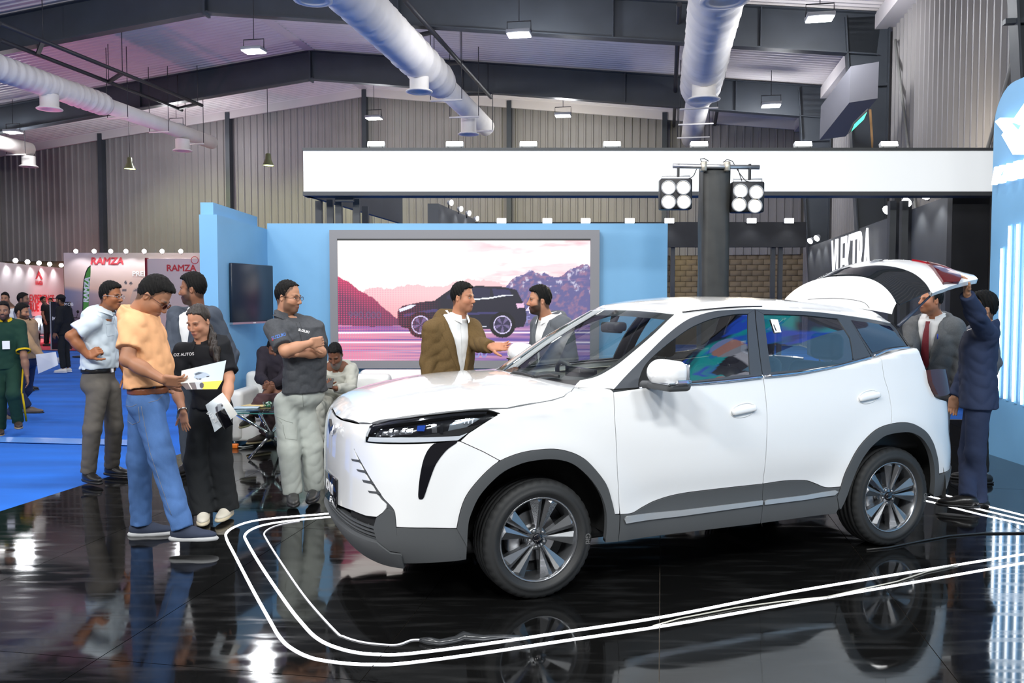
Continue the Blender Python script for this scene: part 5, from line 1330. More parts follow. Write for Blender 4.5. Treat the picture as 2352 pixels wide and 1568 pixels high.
# ---------------------------------------------------------------- door handles
def dish(par, px, py, L, Hh, sgn_all=(1, -1)):
    uv = TUB.pick(px, py); P = TUB.pos(uv); N = TUB.normal(uv); N = N * (1 if N[1] > 0 else -1)
    T1 = TUB.pos(uv + (0.02, 0)) - TUB.pos(uv - (0.02, 0)); T1 /= np.linalg.norm(T1); T2 = np.cross(N, T1); T2 *= np.sign(T2[2])
    for sy, pr in zip((1, -1), par):
        q = lambda v: (v[0], v[1] * sy, v[2])
        ring = [q(TUB.pos(uv + np.array([L * math.cos(a), Hh * math.sin(a) + 0.012 * (math.cos(a))])) + N * 0.0006) for a in np.linspace(0, 2 * PI, 40)[:-1]]
        MB().tube(ring, 0.0032, 6, closed=True).build('handle_recess', W, pr)
        S = Solid(0.006); c = P + N * 0.012
        S.rbox(c, (L * 0.98, 0.019, 0.015), 0.013, np.array([T1 + T2 * 0.12, np.cross(N, T1 + T2 * 0.12), N]) if True else None)
        p_, f_ = S.mesh(); p_[:, 1] *= sy
        solid_obj('handle', [(p_, f_ if sy > 0 else f_[:, ::-1])], W, pr)
dish((FDL, FDR), 1707, 942, 0.092, 0.040); dish((RDL, RDR), 1995, 911, 0.092, 0.040)
# ---------------------------------------------------------------- door mirrors
def cplane(px, py, y): r = cray(px, py); return np.array(CC + r * ((y - CC.y) / r.y))
mc = cplane(1537, 858, 1.03)
for sy in (1, -1):
    root_par = FDL if sy > 0 else FDR
    fl = lambda pf: (np.c_[pf[0][:, 0], pf[0][:, 1] * sy, pf[0][:, 2]], pf[1] if sy > 0 else pf[1][:, ::-1])
    S = Solid(0.0065); S.rbox(mc + (0.0, 0.0, 0.006), (0.075, 0.118, 0.070), 0.060); S.ell(mc + (0.045, -0.01, 0.004), (0.062, 0.105, 0.062), k=0.05)
    S.plane(mc + (0, 0, -0.050), (0, 0, -1)); S.plane(mc + (-0.07, 0, 0), (-1, 0.25, 0))
    mo_ = solid_obj('mirror_cap', [fl(S.mesh())], W, root_par)
    S = Solid(0.0065); S.rbox(mc + (0.0, -0.005, -0.062), (0.078, 0.120, 0.030), 0.026); S.plane(mc + (0, 0, -0.052), (0, 0, 1)); S.cone(mc + (0.0, -0.06, -0.068), mc + (0.04, -0.20, -0.078), 0.020, 0.026, k=0.03)
    solid_obj('mirror_base', [fl(S.mesh())], M_CLAD, root_par)
    S = Solid(0.005); S.rbox(mc + (0.020, 0.03, -0.047), (0.064, 0.092, 0.006), 0.005); S.rbox(mc + (-0.02, 0.108, -0.040), (0.05, 0.012, 0.014), 0.006, k=0.01)
    solid_obj('turn_signal', [fl(S.mesh())], M_HLSILVER, root_par)
    m_ = MB().rbox(mc[0] - 0.075, mc[0] - 0.068, mc[1] - 0.10, mc[1] + 0.095, mc[2] - 0.045, mc[2] + 0.055, 0.003, 1)
    if sy < 0: m_.v = [(x, -y, z) for x, y, z in m_.v]
    m_.build('mirror_glass', M_CHROME, root_par)
# ---------------------------------------------------------------- tail lamp on the body, wipers
lampP = t_([(2127, 850), (2132, 879), (2141, 899), (2147, 911)])
lp = lampP + [(lampP[-1][0] + 0.10, lampP[-1][1]), (lampP[-1][0] + 0.30, lampP[-1][1] + 0.02), (lampP[-1][0] + 0.30, lampP[0][1] - 0.02), (lampP[0][0] + 0.10, lampP[0][1])]
panel('tail_lamp', lp, TUB, mat('tail_lamp_lens', (0.05, 0.008, 0.010), 0.16, coat=0.2), off=0.030, gap=0, depth=0.04)
for pix in ([(1133, 858), (1160, 853), (1181, 857), (1205, 863), (1231, 870)], [(1226, 872), (1250, 868), (1268, 866.5), (1288, 869.5)]):
    P = GH.pos(np.array([GH.pick(*p) for p in pix])); MB().tube([(p[0] + 0.012, p[1], p[2] + 0.014) for p in P], [0.006, 0.009, 0.012, 0.010, 0.007][:len(P)], 7).build('wiper', M_BLACK, CAR)
# ---------------------------------------------------------------- raised tailgate
TC = smoothtab([(-2.62, 1.88), (-2.47, 1.925), (-2.3, 1.968), (-2.1, 1.985), (-1.95, 1.972), (-1.8, 1.932), (-1.62, 1.850), (-1.5, 1.79)])
TE = smoothtab([(-2.62, 1.835), (-2.47, 1.815), (-2.2, 1.772), (-1.92, 1.723), (-1.55, 1.622), (-1.45, 1.59)])
def tgw(x): return it(x, [(-2.62, 0.56), (-2.4, 0.625), (-2.1, 0.655), (-1.8, 0.645), (-1.5, 0.61)])
def tgf(uv):
    x, y = uv[..., 0], uv[..., 1]; w = tgw(x); k = np.clip(np.abs(y) / w, 0, 1.2) ** 2.4
    return np.stack([x + 0.16 * (np.abs(y) / 0.65) ** 2.4 * sstep(-1.7, -2.4, x), y, it(x, TC) * (1 - k) + it(x, TE) * k], -1)
TG = Surf(tgf, -2.60, -1.50, -0.66, 0.66, 120, 110)
arch = catmull([TG.pick(*p) for p in ((1953, 617), (2002, 609), (2055, 612.5), (2098, 627), (2125, 649), (2137, 668))], 6)
arch = [tuple(a) for a in arch if a[1] > 0.0]
# make it symmetric about the gate's middle
arch = sorted(arch, key=lambda a: a[1]); arch = [(arch[0][0], 0.0)] + arch
aw = arch[-1]
gl = arch + [(-1.575, tgw(-1.575) - 0.004)] + [(-1.652 + 0.085 * (y / 0.6) ** 2, y) for y in (0.52, 0.42, 0.3, 0.15)]
TGL = panel('tailgate', [(a, b) for a, b in arch] + [(aw[0], tgw(aw[0]))] + [(x, tgw(x)) for x in np.linspace(aw[0] - 0.02, -2.5, 8)] + [(-2.56, 0.45), (-2.58, 0.2), (-2.58, 0)] + [(-2.58, -0.2), (-2.56, -0.45)] + [(x, -tgw(x)) for x in np.linspace(-2.5, aw[0] - 0.02, 8)] + [(aw[0], -tgw(aw[0]))] + [(a, -b) for a, b in arch[::-1] if b > 0.01], TG, W, mirror=False, gap=0.001, depth=0.035)
panel('tailgate_glass', gl + [(a, -b) for a, b in gl[::-1] if b > 0.01], TG, mat('tailgate_glass_dark', (0.012, 0.014, 0.016), 0.05, coat=0.5), mirror=False, off=-0.002, gap=0.001, depth=0.006, parent=TGL)
panel('tailgate_lining', [(-2.52, 0.5), (-2.56, 0), (-2.52, -0.5), (-2.0, -0.6), (-1.95, 0.0), (-2.0, 0.6)], TG, mat('tailgate_lining_grey', (0.2, 0.21, 0.22), 0.6), mirror=False, off=-0.05, gap=0, depth=0.0, parent=TGL, res=0.06)
lamp1 = TG.trace([(2127, 606), (2149, 613), (2174, 625), (2203, 634), (2206, 644), (2201, 652), (2166, 654), (2151, 632)])
lamp1 = [(a, b) for a, b in lamp1]
panel('tail_lamp', lamp1, TG, M_REDLENS, off=0.022, gap=0, depth=0.03, step=0.015, parent=TGL)
barp = TG.trace([(2094, 596.5), (2130, 601), (2165, 612), (2200, 631), (2175, 624), (2149, 612), (2127, 605)])
panel('lamp_bar', barp, TG, mat('red_bar', (0.25, 0.004, 0.012), 0.1, coat=0.5), off=0.012, gap=0, depth=0.012, step=0.015, parent=TGL)
panel('emblem', TG.trace([(1997, 604), (2021, 596), (2027, 599), (2029, 603), (2018, 600), (2008, 603)]), TG, M_CHROME, mirror=False, off=0.008, gap=0, depth=0.006, step=0.012, parent=TGL)
def spf(uv):
    y, tt = uv[..., 0], uv[..., 1]; k = np.abs(y / 0.605).clip(0, 1)
    xb = -1.545 + 0.015 * k ** 2; zb = 1.605 - 0.045 * k ** 2
    xt = -1.640 + 0.075 * k ** 2; zt = 1.610 + 0.238 * (1 - k ** 2.6) ** 0.75
    b = 0.035 * np.sin(PI * tt) * (1 - k ** 2)
    return np.stack([xb + (xt - xb) * tt ** 1.5 + b * 0.6, y, zb + (zt - zb) * tt + b * 0.3], -1)
SP = Surf(spf, -0.605, 0.605, 0, 1, 80, 20)
panel('spoiler', [(-0.59, 0.0), (0.59, 0.0), (0.59, 1.0), (-0.59, 1.0)], SP, W, mirror=False, gap=0.0, depth=0.0, res=0.03, parent=TGL)
MB().tube([tuple(p + np.array([0.002, 0, 0.002])) for p in SP.pos(catmull([SP.pick(*q) for q in ((1856, 688), (1890, 686), (1922, 685.5), (1975, 692), (1990, 699), (1997, 708))], 5))], 0.0018, 5).build('spoiler_seam', M_CREASE, TGL)
for sy in (1, -1):
    a, b = cplane(2062, 750, 0.60), cplane(2149, 668, 0.60)
    MB().tube([(a[0], a[1] * sy, a[2]), tuple((a + b) / 2 * (1, sy, 1)), tuple((a + b) / 2 * (1, sy, 1)), (b[0], b[1] * sy, b[2])], [0.013, 0.013, 0.008, 0.008], 8).build('gas_strut', mat('strut_blue_black', (0.05, 0.06, 0.09), 0.3), CAR)
# rear opening frame
P = [cplane(px, py, y) for px, py, y in ((2049, 742, 0.56), (2068, 768, 0.66), (2090, 799, 0.73), (2110, 826, 0.76), (2127, 849, 0.78))]
for sy in (1, -1): MB().tube([(p[0], p[1] * sy, p[2]) for p in P], 0.008, 7).build('tailgate_frame', M_BLACK, CAR)
# ---------------------------------------------------------------- cabin
M_SEAT = mat('seat_black', (0.022, 0.023, 0.026), 0.5)
M_CREAM = mat('cabin_cream', (0.40, 0.38, 0.32), 0.7)
M_DASH = mat('dash_dark', (0.035, 0.037, 0.04), 0.5)
def seat(x, y, label=None, w=0.25):
    S = Solid(0.012)
    S.rbox((x + 0.05, y, 0.62), (0.26, w, 0.085), 0.07); S.rbox((x - 0.23, y, 0.92), (0.075, w - 0.02, 0.32), 0.07, np.array([[math.cos(0.3), 0, math.sin(0.3)], [0, 1, 0], [-math.sin(0.3), 0, math.cos(0.3)]]), k=0.04)
    o = solid_obj('seat', [S.mesh()], M_SEAT, CAR)
    S = Solid(0.01); S.rbox((x - 0.36, y, 1.335), (0.055, 0.135, 0.095), 0.05); solid_obj('headrest', [S.mesh()], M_SEAT, o)
    MB().cyl((x - 0.35, y - 0.06, 1.18), (x - 0.36, y - 0.06, 1.30), 0.007, n=6).build('headrest_post', M_CHROME, o); MB().cyl((x - 0.35, y + 0.06, 1.18), (x - 0.36, y + 0.06, 1.30), 0.007, n=6).build('headrest_post', M_CHROME, o)
seat(0.10, 0.38); seat(0.10, -0.38); seat(-0.80, 0.36, w=0.3); seat(-0.80, -0.36, w=0.3)
S = Solid(0.014); S.rbox((0.80, 0, 1.0), (0.24, 0.74, 0.12), 0.06); S.rbox((0.66, 0, 0.80), (0.12, 0.70, 0.2), 0.06, k=0.06); S.ell((0.66, -0.38, 1.10), (0.12, 0.2, 0.055), k=0.05)
solid_obj('dashboard', [S.mesh()], M_DASH, CAR)
sw = np.array([0.50, -0.37, 1.055]); ax1 = np.array([0, 1, 0]); ax2 = np.array([0.42, 0, 0.907])
MB().tube([tuple(sw + 0.185 * (ax1 * math.cos(a) + ax2 * math.sin(a))) for a in np.linspace(0, 2 * PI, 32)[:-1]], 0.017, 8, closed=True).build('steering_wheel', M_DASH, CAR)
mb = MB(); mb.bar(tuple(sw - ax1 * 0.18), tuple(sw + ax1 * 0.18), 0.05, 0.03); mb.bar(tuple(sw), tuple(sw - ax2 * 0.18), 0.05, 0.03, up=(0, 1, 0)); mb.lathe([(0.001, 0.03), (0.06, 0.025), (0.07, -0.03)], 16, tuple(sw), 'X'); mb.build('steering_hub', M_DASH, CAR)
MB().bar((0.62, 0.20, 1.14), (0.62, -0.22, 1.14), 0.02, 0.14).build('centre_display', M_GLOSSBLACK, CAR)
rm = cplane(1405, 752, 0.0)
S = Solid(0.006); S.rbox(rm + (0, 0.0, 0), (0.02, 0.13, 0.036), 0.018); solid_obj('cabin_mirror', [S.mesh()], M_BLACK, CAR)
S = Solid(0.008); S.rbox(rm + (0.03, 0.12, 0.01), (0.05, 0.06, 0.03), 0.02); S.cone(rm, rm + (-0.02, 0.02, 0.09), 0.02, 0.03, k=0.02); solid_obj('mirror_foot', [S.mesh()], M_BLACK, CAR)
dc = [(float(np.interp(-x, -OUT[:, 0], OS)), z) for x, z in ((.80, .55), (.80, 1.12), (.2, 1.15), (-.5, 1.18), (-1.05, 1.22), (-1.0, .55))]
panel('door_card', dc, TUB, M_CREAM, off=-0.075, gap=0, depth=0.02, res=0.08)
S = Solid(0.014); S.rbox((-1.45, 0, 0.72), (0.45, 0.72, 0.10), 0.05); solid_obj('boot_floor', [S.mesh()], M_DASH, CAR)
# ---------------------------------------------------------------- wheels
M_RUBBER = mat('tyre_rubber', (0.022, 0.023, 0.024), 0.62, bump=0.08, bscale=90)
M_RIM = mat('rim_grey', (0.30, 0.31, 0.325), 0.26, metal=0.9, coat=0.3)
M_RIMDARK = mat('rim_dark', (0.05, 0.052, 0.056), 0.35, metal=0.7)
M_BRAKE = mat('brake_steel', (0.35, 0.35, 0.36), 0.35, metal=0.9)
def ring(prof, n, notch=None):
    vs = []
    for j, (r, y) in enumerate(prof):
        for k in range(n):
            rr = r - (notch[1] if notch and j in notch[0] and (k % 4) < 1 else 0.0)
            a = 2 * PI * k / n; vs.append((rr * math.cos(a), y, rr * math.sin(a)))
    return vs, [(i * n + k, (i + 1) * n + k, (i + 1) * n + (k + 1) % n, i * n + (k + 1) % n) for i in range(len(prof) - 1) for k in range(n)]
RT = 0.336
def tyre_prof():
    right = [(0.236, 0.083), (0.243, 0.094), (0.252, 0.0985), (0.2535, 0.101), (0.262, 0.1045), (0.263, 0.1060), (0.283, 0.1085), (0.284, 0.1072), (0.300, 0.1055), (0.312, 0.1015), (0.322, 0.0945), (0.329, 0.086), (0.3335, 0.074)]
    tread = [(0.3345, 0.066), (0.3285, 0.064), (0.3285, 0.056), (0.3355, 0.054), (RT, 0.026), (0.3295, 0.024), (0.3295, 0.014), (RT, 0.012)]
    L = right + tread
    return L + [(r, -y) for r, y in L[::-1]]
def wheel_parts(label):
    t = thing('wheel', '', 'x'); 
    for k in ('label', 'category'): del t[k]
    v, f = ring(tyre_prof(), 160, ({10, 11, 12, 13, 28, 29, 30, 31}, 0.0045))
    ty = MB().add(v, f, True).build('tyre', M_RUBBER, t)
    v, f = ring([(0.237, 0.080), (0.240, 0.090), (0.234, 0.093), (0.228, 0.086), (0.222, 0.066), (0.214, 0.045), (0.206, 0.0), (0.205, -0.07), (0.237, -0.085)], 72)
    rim = MB().add(v, f, True).build('rim', M_RIM, t)
    v, f = ring([(0.204, -0.02), (0.10, -0.055), (0.02, -0.055)], 48); MB().add(v, f, True).build('inner_barrel', M_RIMDARK, rim)
    for k in range(5):
        for sd in (-1, 1):
            c0 = PI / 2 + 0.16 + 2 * PI * k / 5 
            ai, ao = c0 + sd * 0.17, c0 + sd * 0.225
            def pt(a, r, y): return (r * math.cos(a), y, r * math.sin(a))
            wi, wo = 0.15, 0.175
            ri, ro = 0.050, 0.226
            e = 0.35 * sd
            vs = [pt(ai - wi, ri, 0.058), pt(ai + wi, ri, 0.058), pt(ai + e * 0.1, ri, 0.072),
                  pt(ao - wo, ro, 0.070), pt(ao + wo, ro, 0.070), pt(ao - sd * 0.05, ro * 0.93, 0.088),
                  pt(ai - wi, ri, 0.02), pt(ai + wi, ri, 0.02), pt(ao - wo * 0.9, ro, 0.025), pt(ao + wo * 0.9, ro, 0.025), pt(ao - sd * 0.02, ro, 0.082)]
            MB().add(vs, [(0, 3, 5, 2), (2, 5, 4, 1), (3, 10, 5), (5, 10, 4), (0, 6, 8, 3), (1, 4, 9, 7), (6, 7, 9, 8), (3, 8, 9, 4, 10), (0, 2, 1, 7, 6)]).build('spoke', M_RIM, rim)
    v, f = ring([(0.001, 0.060), (0.058, 0.060), (0.066, 0.054), (0.070, 0.02)], 40); MB().add(v, f, True).build('hub', M_RIM, rim)
    v, f = ring([(0.001, 0.076), (0.026, 0.075), (0.030, 0.070), (0.030, 0.055)], 30); MB().add(v, f, True).build('hub_cap', M_GLOSSBLACK, rim)
    MB().prism([(-0.016, -0.006), (-0.010, 0.016), (-0.002, 0.0), (0.016, -0.004), (0.008, -0.012), (-0.004, -0.008)], 0.0775, 0.0765, 'Y').build('hub_emblem', M_CHROME, rim)
    for k in range(5):
        a = PI / 2 + 0.16 + PI / 5 + 2 * PI * k / 5; c = (0.047 * math.cos(a), 0, 0.047 * math.sin(a))
        v, f = ring([(0.001, 0.068), (0.008, 0.067), (0.0095, 0.05)], 10); MB().add([(x + c[0], y, z + c[2]) for x, y, z in v], f, True).build('wheel_nut', M_BRAKE, rim)
        v, f = ring([(0.016, 0.061), (0.0145, 0.063), (0.013, 0.061)], 14); MB().add([(x + c[0], y, z + c[2]) for x, y, z in v], f, True).build('nut_seat', M_RIMDARK, rim)
    v, f = ring([(0.145, -0.01), (0.145, -0.025), (0.07, -0.02), (0.07, 0.015), (0.02, 0.02)], 48); v2, f2 = ring([(0.145, -0.01), (0.07, -0.008)], 48)
    MB().add(v, f, True).add(v2, f2, True).build('brake_disc', M_BRAKE, t)
    mb = MB(); mb.rbox(0.085, 0.165, -0.045, 0.03, -0.075, 0.075, 0.018, 2); mb.build('brake_caliper', M_BRAKE, t)
    me = text_mesh('Giti', 0.042, depth=0.001, bold=0.001); me.transform(frame((-0.293, 0.1080, -0.02), (0, 0, -1), (-1, 0, 0.0))); me.materials.append(mat('tyre_print', (0.12, 0.12, 0.12), 0.5)); link('tyre_print', me, ty)
    return t
WH = wheel_parts('')
spots = ((WBH, 0.80 - 0.066, 1), (-WBH, 0.80 - 0.066, 1), (WBH, -0.734, -1), (-WBH, -0.734, -1))
def flat_sub(o, par):            # thing > part > sub-part: the wheel empty goes, its meshes hang on the tyre's wheel part
    pass
import itertools
def place_wheel(x, y, sgn):
    objs = {}
    rim0 = [c for c in WH.children if c.name.startswith('rim')][0]
    M = Matrix.Translation((x, y, RT - 0.002)) @ (Matrix.Rotation(PI, 4, 'Z') if sgn < 0 else Matrix.Identity(4)) @ Matrix.Rotation(random.uniform(-0.02, 0.02), 4, 'Y')
    w0 = None
    for c in WH.children:
        if c.name.startswith('tyre'):
            w0 = c.copy(); COL.objects.link(w0); w0.parent = CAR; w0.matrix_local = M; w0.name = 'wheel'
    for c in WH.children_recursive:
        if c.name.startswith('tyre') and c.parent == WH: continue
        d = c.copy(); COL.objects.link(d); d.parent = w0; d.matrix_local = Matrix.Identity(4)
for s_ in spots: place_wheel(*s_)
for c in list(WH.children_recursive): bpy.data.objects.remove(c)
bpy.data.objects.remove(WH)
# ================================================================== PEOPLE
M_SKIN = mat('skin', (0.4, 0.25, 0.17), 0.5, attr='paint', spec=0.35)
M_HAIR = mat('hair_black', (0.0045, 0.004, 0.0038), 0.65, spec=0.18, bump=0.5, bscale=220, stretch=(1, 1, 0.2))
def cloth(name, col, rough=0.85, var=0.06, vs=14, bump=0.12, bs=350): return mat(name, col, rough, var=var, vscale=vs, bump=bump, bscale=bs, spec=0.25)
def rot_axis(a, ang):
    return np.array(Matrix.Rotation(ang, 3, Vector(a)))
def hand(S, w, d, n, thumb, sc=1.0, curl=0.5, spread=0.0, thumb_in=0.5, curls=None):
    d = nrm(d); n = nrm(np.array(n) - d * (d @ np.array(n))); s = np.cross(d, n) * thumb      # s points to the thumb side
    S.rbox(w + d * 0.048 * sc, np.array([0.046, 0.040, 0.0145]) * sc, 0.013 * sc, np.array([d, s, n]), k=0.012)
    S.ell(w + d * 0.030 * sc + s * 0.024 * sc + n * 0.006 * sc, np.array([0.030, 0.018, 0.015]) * sc, np.array([d, s, n]), k=0.015)
    for i, (o, L) in enumerate(zip((0.029, 0.0095, -0.0105, -0.029), (0.074, 0.084, 0.078, 0.060))):
        c = curls[i] if curls else curl * (1 + 0.08 * i)
        p = w + d * 0.088 * sc + s * o * sc; dr = nrm(d + s * spread * o * 12)
        ax = np.cross(dr, n); r = 0.0092
        for j, (f, cc) in enumerate(((0.45, c * 0.7), (0.31, c), (0.24, c * 0.8))):
            dr = rot_axis(ax, cc) @ dr; q = p + dr * L * f * sc
            S.cone(p, q, r * sc, (r - 0.001) * sc, k=0.005); p = q; r -= 0.001
    p = w + d * 0.022 * sc + s * 0.030 * sc; dr = nrm(d * 0.62 + s * 0.72 + n * 0.35 * thumb_in)
    for L, r, cc in ((0.040, 0.0125, 0.0), (0.034, 0.0105, 0.35), (0.026, 0.0095, 0.3)):
        dr = nrm(rot_axis(np.cross(d, n) * thumb, 0) @ dr); dr = nrm(dr + d * cc * 0.8 - s * cc * thumb_in * 0.6 + n * cc * thumb_in * 0.5)
        q = p + dr * L * sc; S.cone(p, q, r * sc, (r - 0.0008) * sc, k=0.006); p = q

class Person:
    def __init__(s, label, X, Y, yaw, H=1.75, skin=(0.36, 0.20, 0.125), res=1.0, seat=None, hip=0.93, head_yaw=None, head_pitch=0.0, head=None, neck=None, lean=0.0, J=None, build=1.0, seed=1, name='person', head_sc=1.0, group=None, roll=0.0):
        s.T = thing(name, label, 'person', (X, Y, 0), 0, group); s.B = np.array([X, Y, 0.0]); s.k = H / 1.75; s.res = res; s.skin = np.array(skin) * (1.16, 0.98, 0.86); s.bd = build; s.seed = seed
        a = R(yaw); s.f = np.array([math.cos(a), math.sin(a), 0]); s.l = np.array([-math.sin(a), math.cos(a), 0]); s.u = np.array([0, 0, 1.0])
        s.hsc = head_sc
        L = lambda x, y, z: (s.f * x + s.l * y + s.u * z) * s.k
        s.L = L; j = {}
        hz = hip if seat is None else seat / s.k + 0.12
        s.hz = hz
        def up(x, y, z):        # upper body: lean about the hips
            z = z - 0.95; c, sn = math.cos(R(lean)), math.sin(R(lean)); cr, sr = math.cos(R(roll)), math.sin(R(roll))
            x, z = x * c + z * sn, -x * sn + z * c
            y, z = y * cr - z * sr, y * sr + z * cr
            return L(x, y, z + hz + 0.02)
        s.up = up
        j['pelvis'] = L(0, 0, hz); j['waist'] = up(0.0, 0, 1.08); j['chest'] = up(0.01, 0, 1.29); j['neck'] = up(-0.02, 0, 1.475); j['head'] = up(0.02, 0, 1.625)
        for sd, y in (('l', 1), ('r', -1)):
            j['sh' + sd] = up(-0.01, 0.172 * y * build ** 0.5, 1.405); j['hip' + sd] = L(0, 0.088 * y, hz - 0.03)
            j['el' + sd] = up(-0.02, 0.235 * y, 1.14); j['wr' + sd] = up(0.06, 0.235 * y, 0.90)
            j['kn' + sd] = L(0.015, 0.095 * y, 0.49); j['an' + sd] = L(-0.02, 0.10 * y, 0.075)
        for k_, v in (J or {}).items():
            j[k_] = (np.array(on_y(*v[1:])) - s.B - (s.u * 0.018 if k_[:2] == 'sh' else 0)) if v[0] == 'p' else L(*v)
        if head: j['head'] = np.array(on_y(*head)) - s.B
        if neck: j['neck'] = np.array(on_y(*neck)) - s.B
        s.j = j
        hy = R(yaw if head_yaw is None else head_yaw); hp = R(head_pitch)
        hf = np.array([math.cos(hy) * math.cos(hp), math.sin(hy) * math.cos(hp), -math.sin(hp)]); hl = np.array([-math.sin(hy), math.cos(hy), 0]); s.HF = np.array([hf, hl, np.cross(hf, hl)])
        s.hs = 0.93 * s.k * head_sc; s.lid = 0.0040 if head_pitch < 15 else 0.0002
    def hp(s, x, y, z): return s.j['head'] + (np.array([x, y, z]) @ s.HF) * s.hs
    # ------------------------------------------------------------ skin
    def body(s, beard=0.0, beard_len=0.0, moust=0.0, hands=None, hair_col=(0.012, 0.010, 0.009), beard_col=None, bare=1.0, lips=(0.30, 0.12, 0.10), female=False, sleeves='short', smile=0):
        j, k, hs = s.j, s.k, s.hs; h = 0.0042 * s.res
        S = Solid(max(h, 0.0042)); e = lambda c, r, kk=0.02, op='u': S.ell(s.hp(*c), np.array(r) * hs, s.HF, kk * hs, op)
        e((-0.008, 0, 0.032), (0.098, 0.0735 if not female else 0.070, 0.102), 0.0); e((0.026, 0, -0.047), (0.070, 0.057 if not female else 0.050, 0.084), 0.035)
        e((0.066, 0, -0.100), (0.022, 0.026 if not female else 0.02, 0.019), 0.03); e((0.02, 0.045, -0.065), (0.03, 0.02, 0.03), 0.03); e((0.02, -0.045, -0.065), (0.03, 0.02, 0.03), 0.03)
        for y in (1, -1):
            e((0.060, 0.040 * y, -0.028), (0.026, 0.022, 0.022), 0.03); e((0.082, 0.029 * y, 0.019), (0.013, 0.025, 0.008), 0.016)
            e((0.102, 0.031 * y, -0.001), (0.018, 0.017, 0.0105), 0.014, 's'); e((-0.012, 0.0735 * y, -0.008), (0.0155, 0.0075, 0.027), 0.006); e((-0.008, 0.080 * y, -0.008), (0.007, 0.006, 0.014), 0.004, 's')
            e((0.100, (0.0105 if not female else 0.008) * y, -0.039), (0.0095, 0.008, 0.007), 0.008)
        S.cone(s.hp(0.088, 0, 0.014), s.hp(0.111, 0, -0.033), 0.0085 * hs, (0.0128 if not female else 0.0098) * hs, 0.012 * hs)
        e((0.088, 0, -0.066), (0.014, 0.026, 0.0055), 0.008); e((0.086, 0, -0.077), (0.013, 0.021, 0.0065), 0.008)
        if beard_len > 0: e((0.050, 0, -0.11), (0.04, 0.045, 0.025 + beard_len), 0.03)
        S.cone(s.hp(-0.02, 0, -0.05), j['neck'], 0.055 * hs if not female else 0.047 * hs, 0.060 * k if not female else 0.05 * k, 0.03)
        S.cone(j['neck'], j['neck'] * 0.86 + j['chest'] * 0.14 - s.f * 0.015, 0.053 * k, 0.042 * k, 0.03)
        p, q = S.mesh(); V, F = [p], [q]
        lc = (p - j['head']) @ s.HF.T / hs; x, y, z = lc.T; ay = np.abs(y)
        C = np.tile(s.skin, (len(p), 1)); rng = np.random.RandomState(s.seed)
        C *= (1 + 0.05 * np.sin(p * 60 + rng.rand(3) * 6).sum(1) / 3)[:, None]
        def put(m, col, a): 
            nonlocal C
            m = np.clip(m, 0, 1)[:, None] * a; C = C * (1 - m) + np.array(col) * m
        front = np.clip((x - 0.03) / 0.03, 0, 1)
        put(front * np.exp(-((z + 0.03) / 0.03) ** 2) * np.exp(-((ay - 0.04) / 0.025) ** 2), s.skin * (1.15, 0.85, 0.8), 0.35)
        put(np.clip(1.3 - np.abs(z - 0.003) / 0.012, 0, 1) * np.clip(1.3 - np.abs(ay - 0.031) / 0.018, 0, 1) * (x > 0.05), s.skin * 0.55, 0.7)
        bc = np.array(beard_col if beard_col is not None else hair_col)
        hl_ = np.interp(x, [-0.12, -0.06, -0.035, -0.02, 0.0, 0.018, 0.03, 0.05, 0.08], [-0.075, -0.07, -0.045, 0.0, -0.005, -0.012, 0.035, 0.066, 0.08])
        put(np.clip(1 - (hl_ - z) / 0.016, 0, 1) * (x < 0.06) * (np.hypot((x + 0.01) / 0.022, (z + 0.008) / 0.034) > 1), hair_col, 0.0 if female else 0.75)
        if beard > 0:
            jaw = np.clip((-0.028 - z - 0.35 * np.clip(x - 0.03, 0, 1)) / 0.012, 0, 1) * np.clip((x + 0.005) / 0.015, 0, 1) * np.clip((z + 0.17 + beard_len * 2) / 0.01, 0, 1)
            cheek = np.clip((0.06 - x) / 0.02, 0, 1) * np.clip((ay - 0.03) / 0.01, 0, 1) * np.clip((0.015 - z) / 0.01, 0, 1) * np.clip((x + 0.002) / 0.012, 0, 1) * np.clip((0.045 - x) / 0.02, 0, 1)
            put(np.maximum(jaw * np.clip((-0.045 - z) / 0.01 + (ay > 0.032) * 1.0, 0, 1), cheek), bc, beard)
        if moust > 0: put(np.clip(1.4 - np.abs(z + 0.052) / 0.008, 0, 1) * np.clip(1.5 - ay / 0.026, 0, 1) * (x > 0.07), bc, moust)
        put(np.clip(1.4 - np.abs(z + 0.071) / 0.010, 0, 1) * np.clip(1.4 - ay / 0.024, 0, 1) * (x > 0.075), lips, 0.75)
        put(np.clip(1.4 - np.abs(z + 0.0715) / 0.0022, 0, 1) * np.clip(1.3 - ay / 0.022, 0, 1) * (x > 0.075), np.array(lips) * 0.35, 0.8)
        put(np.clip(1.4 - np.abs(z - 0.024 + (ay - 0.03) ** 2 * 6) / (0.0055 if not female else 0.004), 0, 1) * np.clip(1.5 - np.abs(ay - 0.032) / 0.019, 0, 1) * (x > 0.055), hair_col, 0.92)
        CC_ = [C]
        for yy in (1, -1):
            c = s.hp(0.0745, 0.031 * yy, -0.0005); ep, eq = uv_sphere(c, 0.0130 * hs, 10); V.append(ep); F.append(eq)
            lo = (ep - c) @ s.HF.T / hs; ir = np.hypot(lo[:, 1], lo[:, 2] + 0.001) < 0.0066
            ec = np.where(ir[:, None], (0.012, 0.008, 0.006), (0.55, 0.52, 0.48)); lid = (lo[:, 2] > s.lid) | (lo[:, 2] < -0.0052); ec[lid] = s.skin * 0.72; lash = (lo[:, 2] > s.lid - 0.0016) & ~lid; ec[lash] = (0.012, 0.008, 0.006); CC_.append(ec)
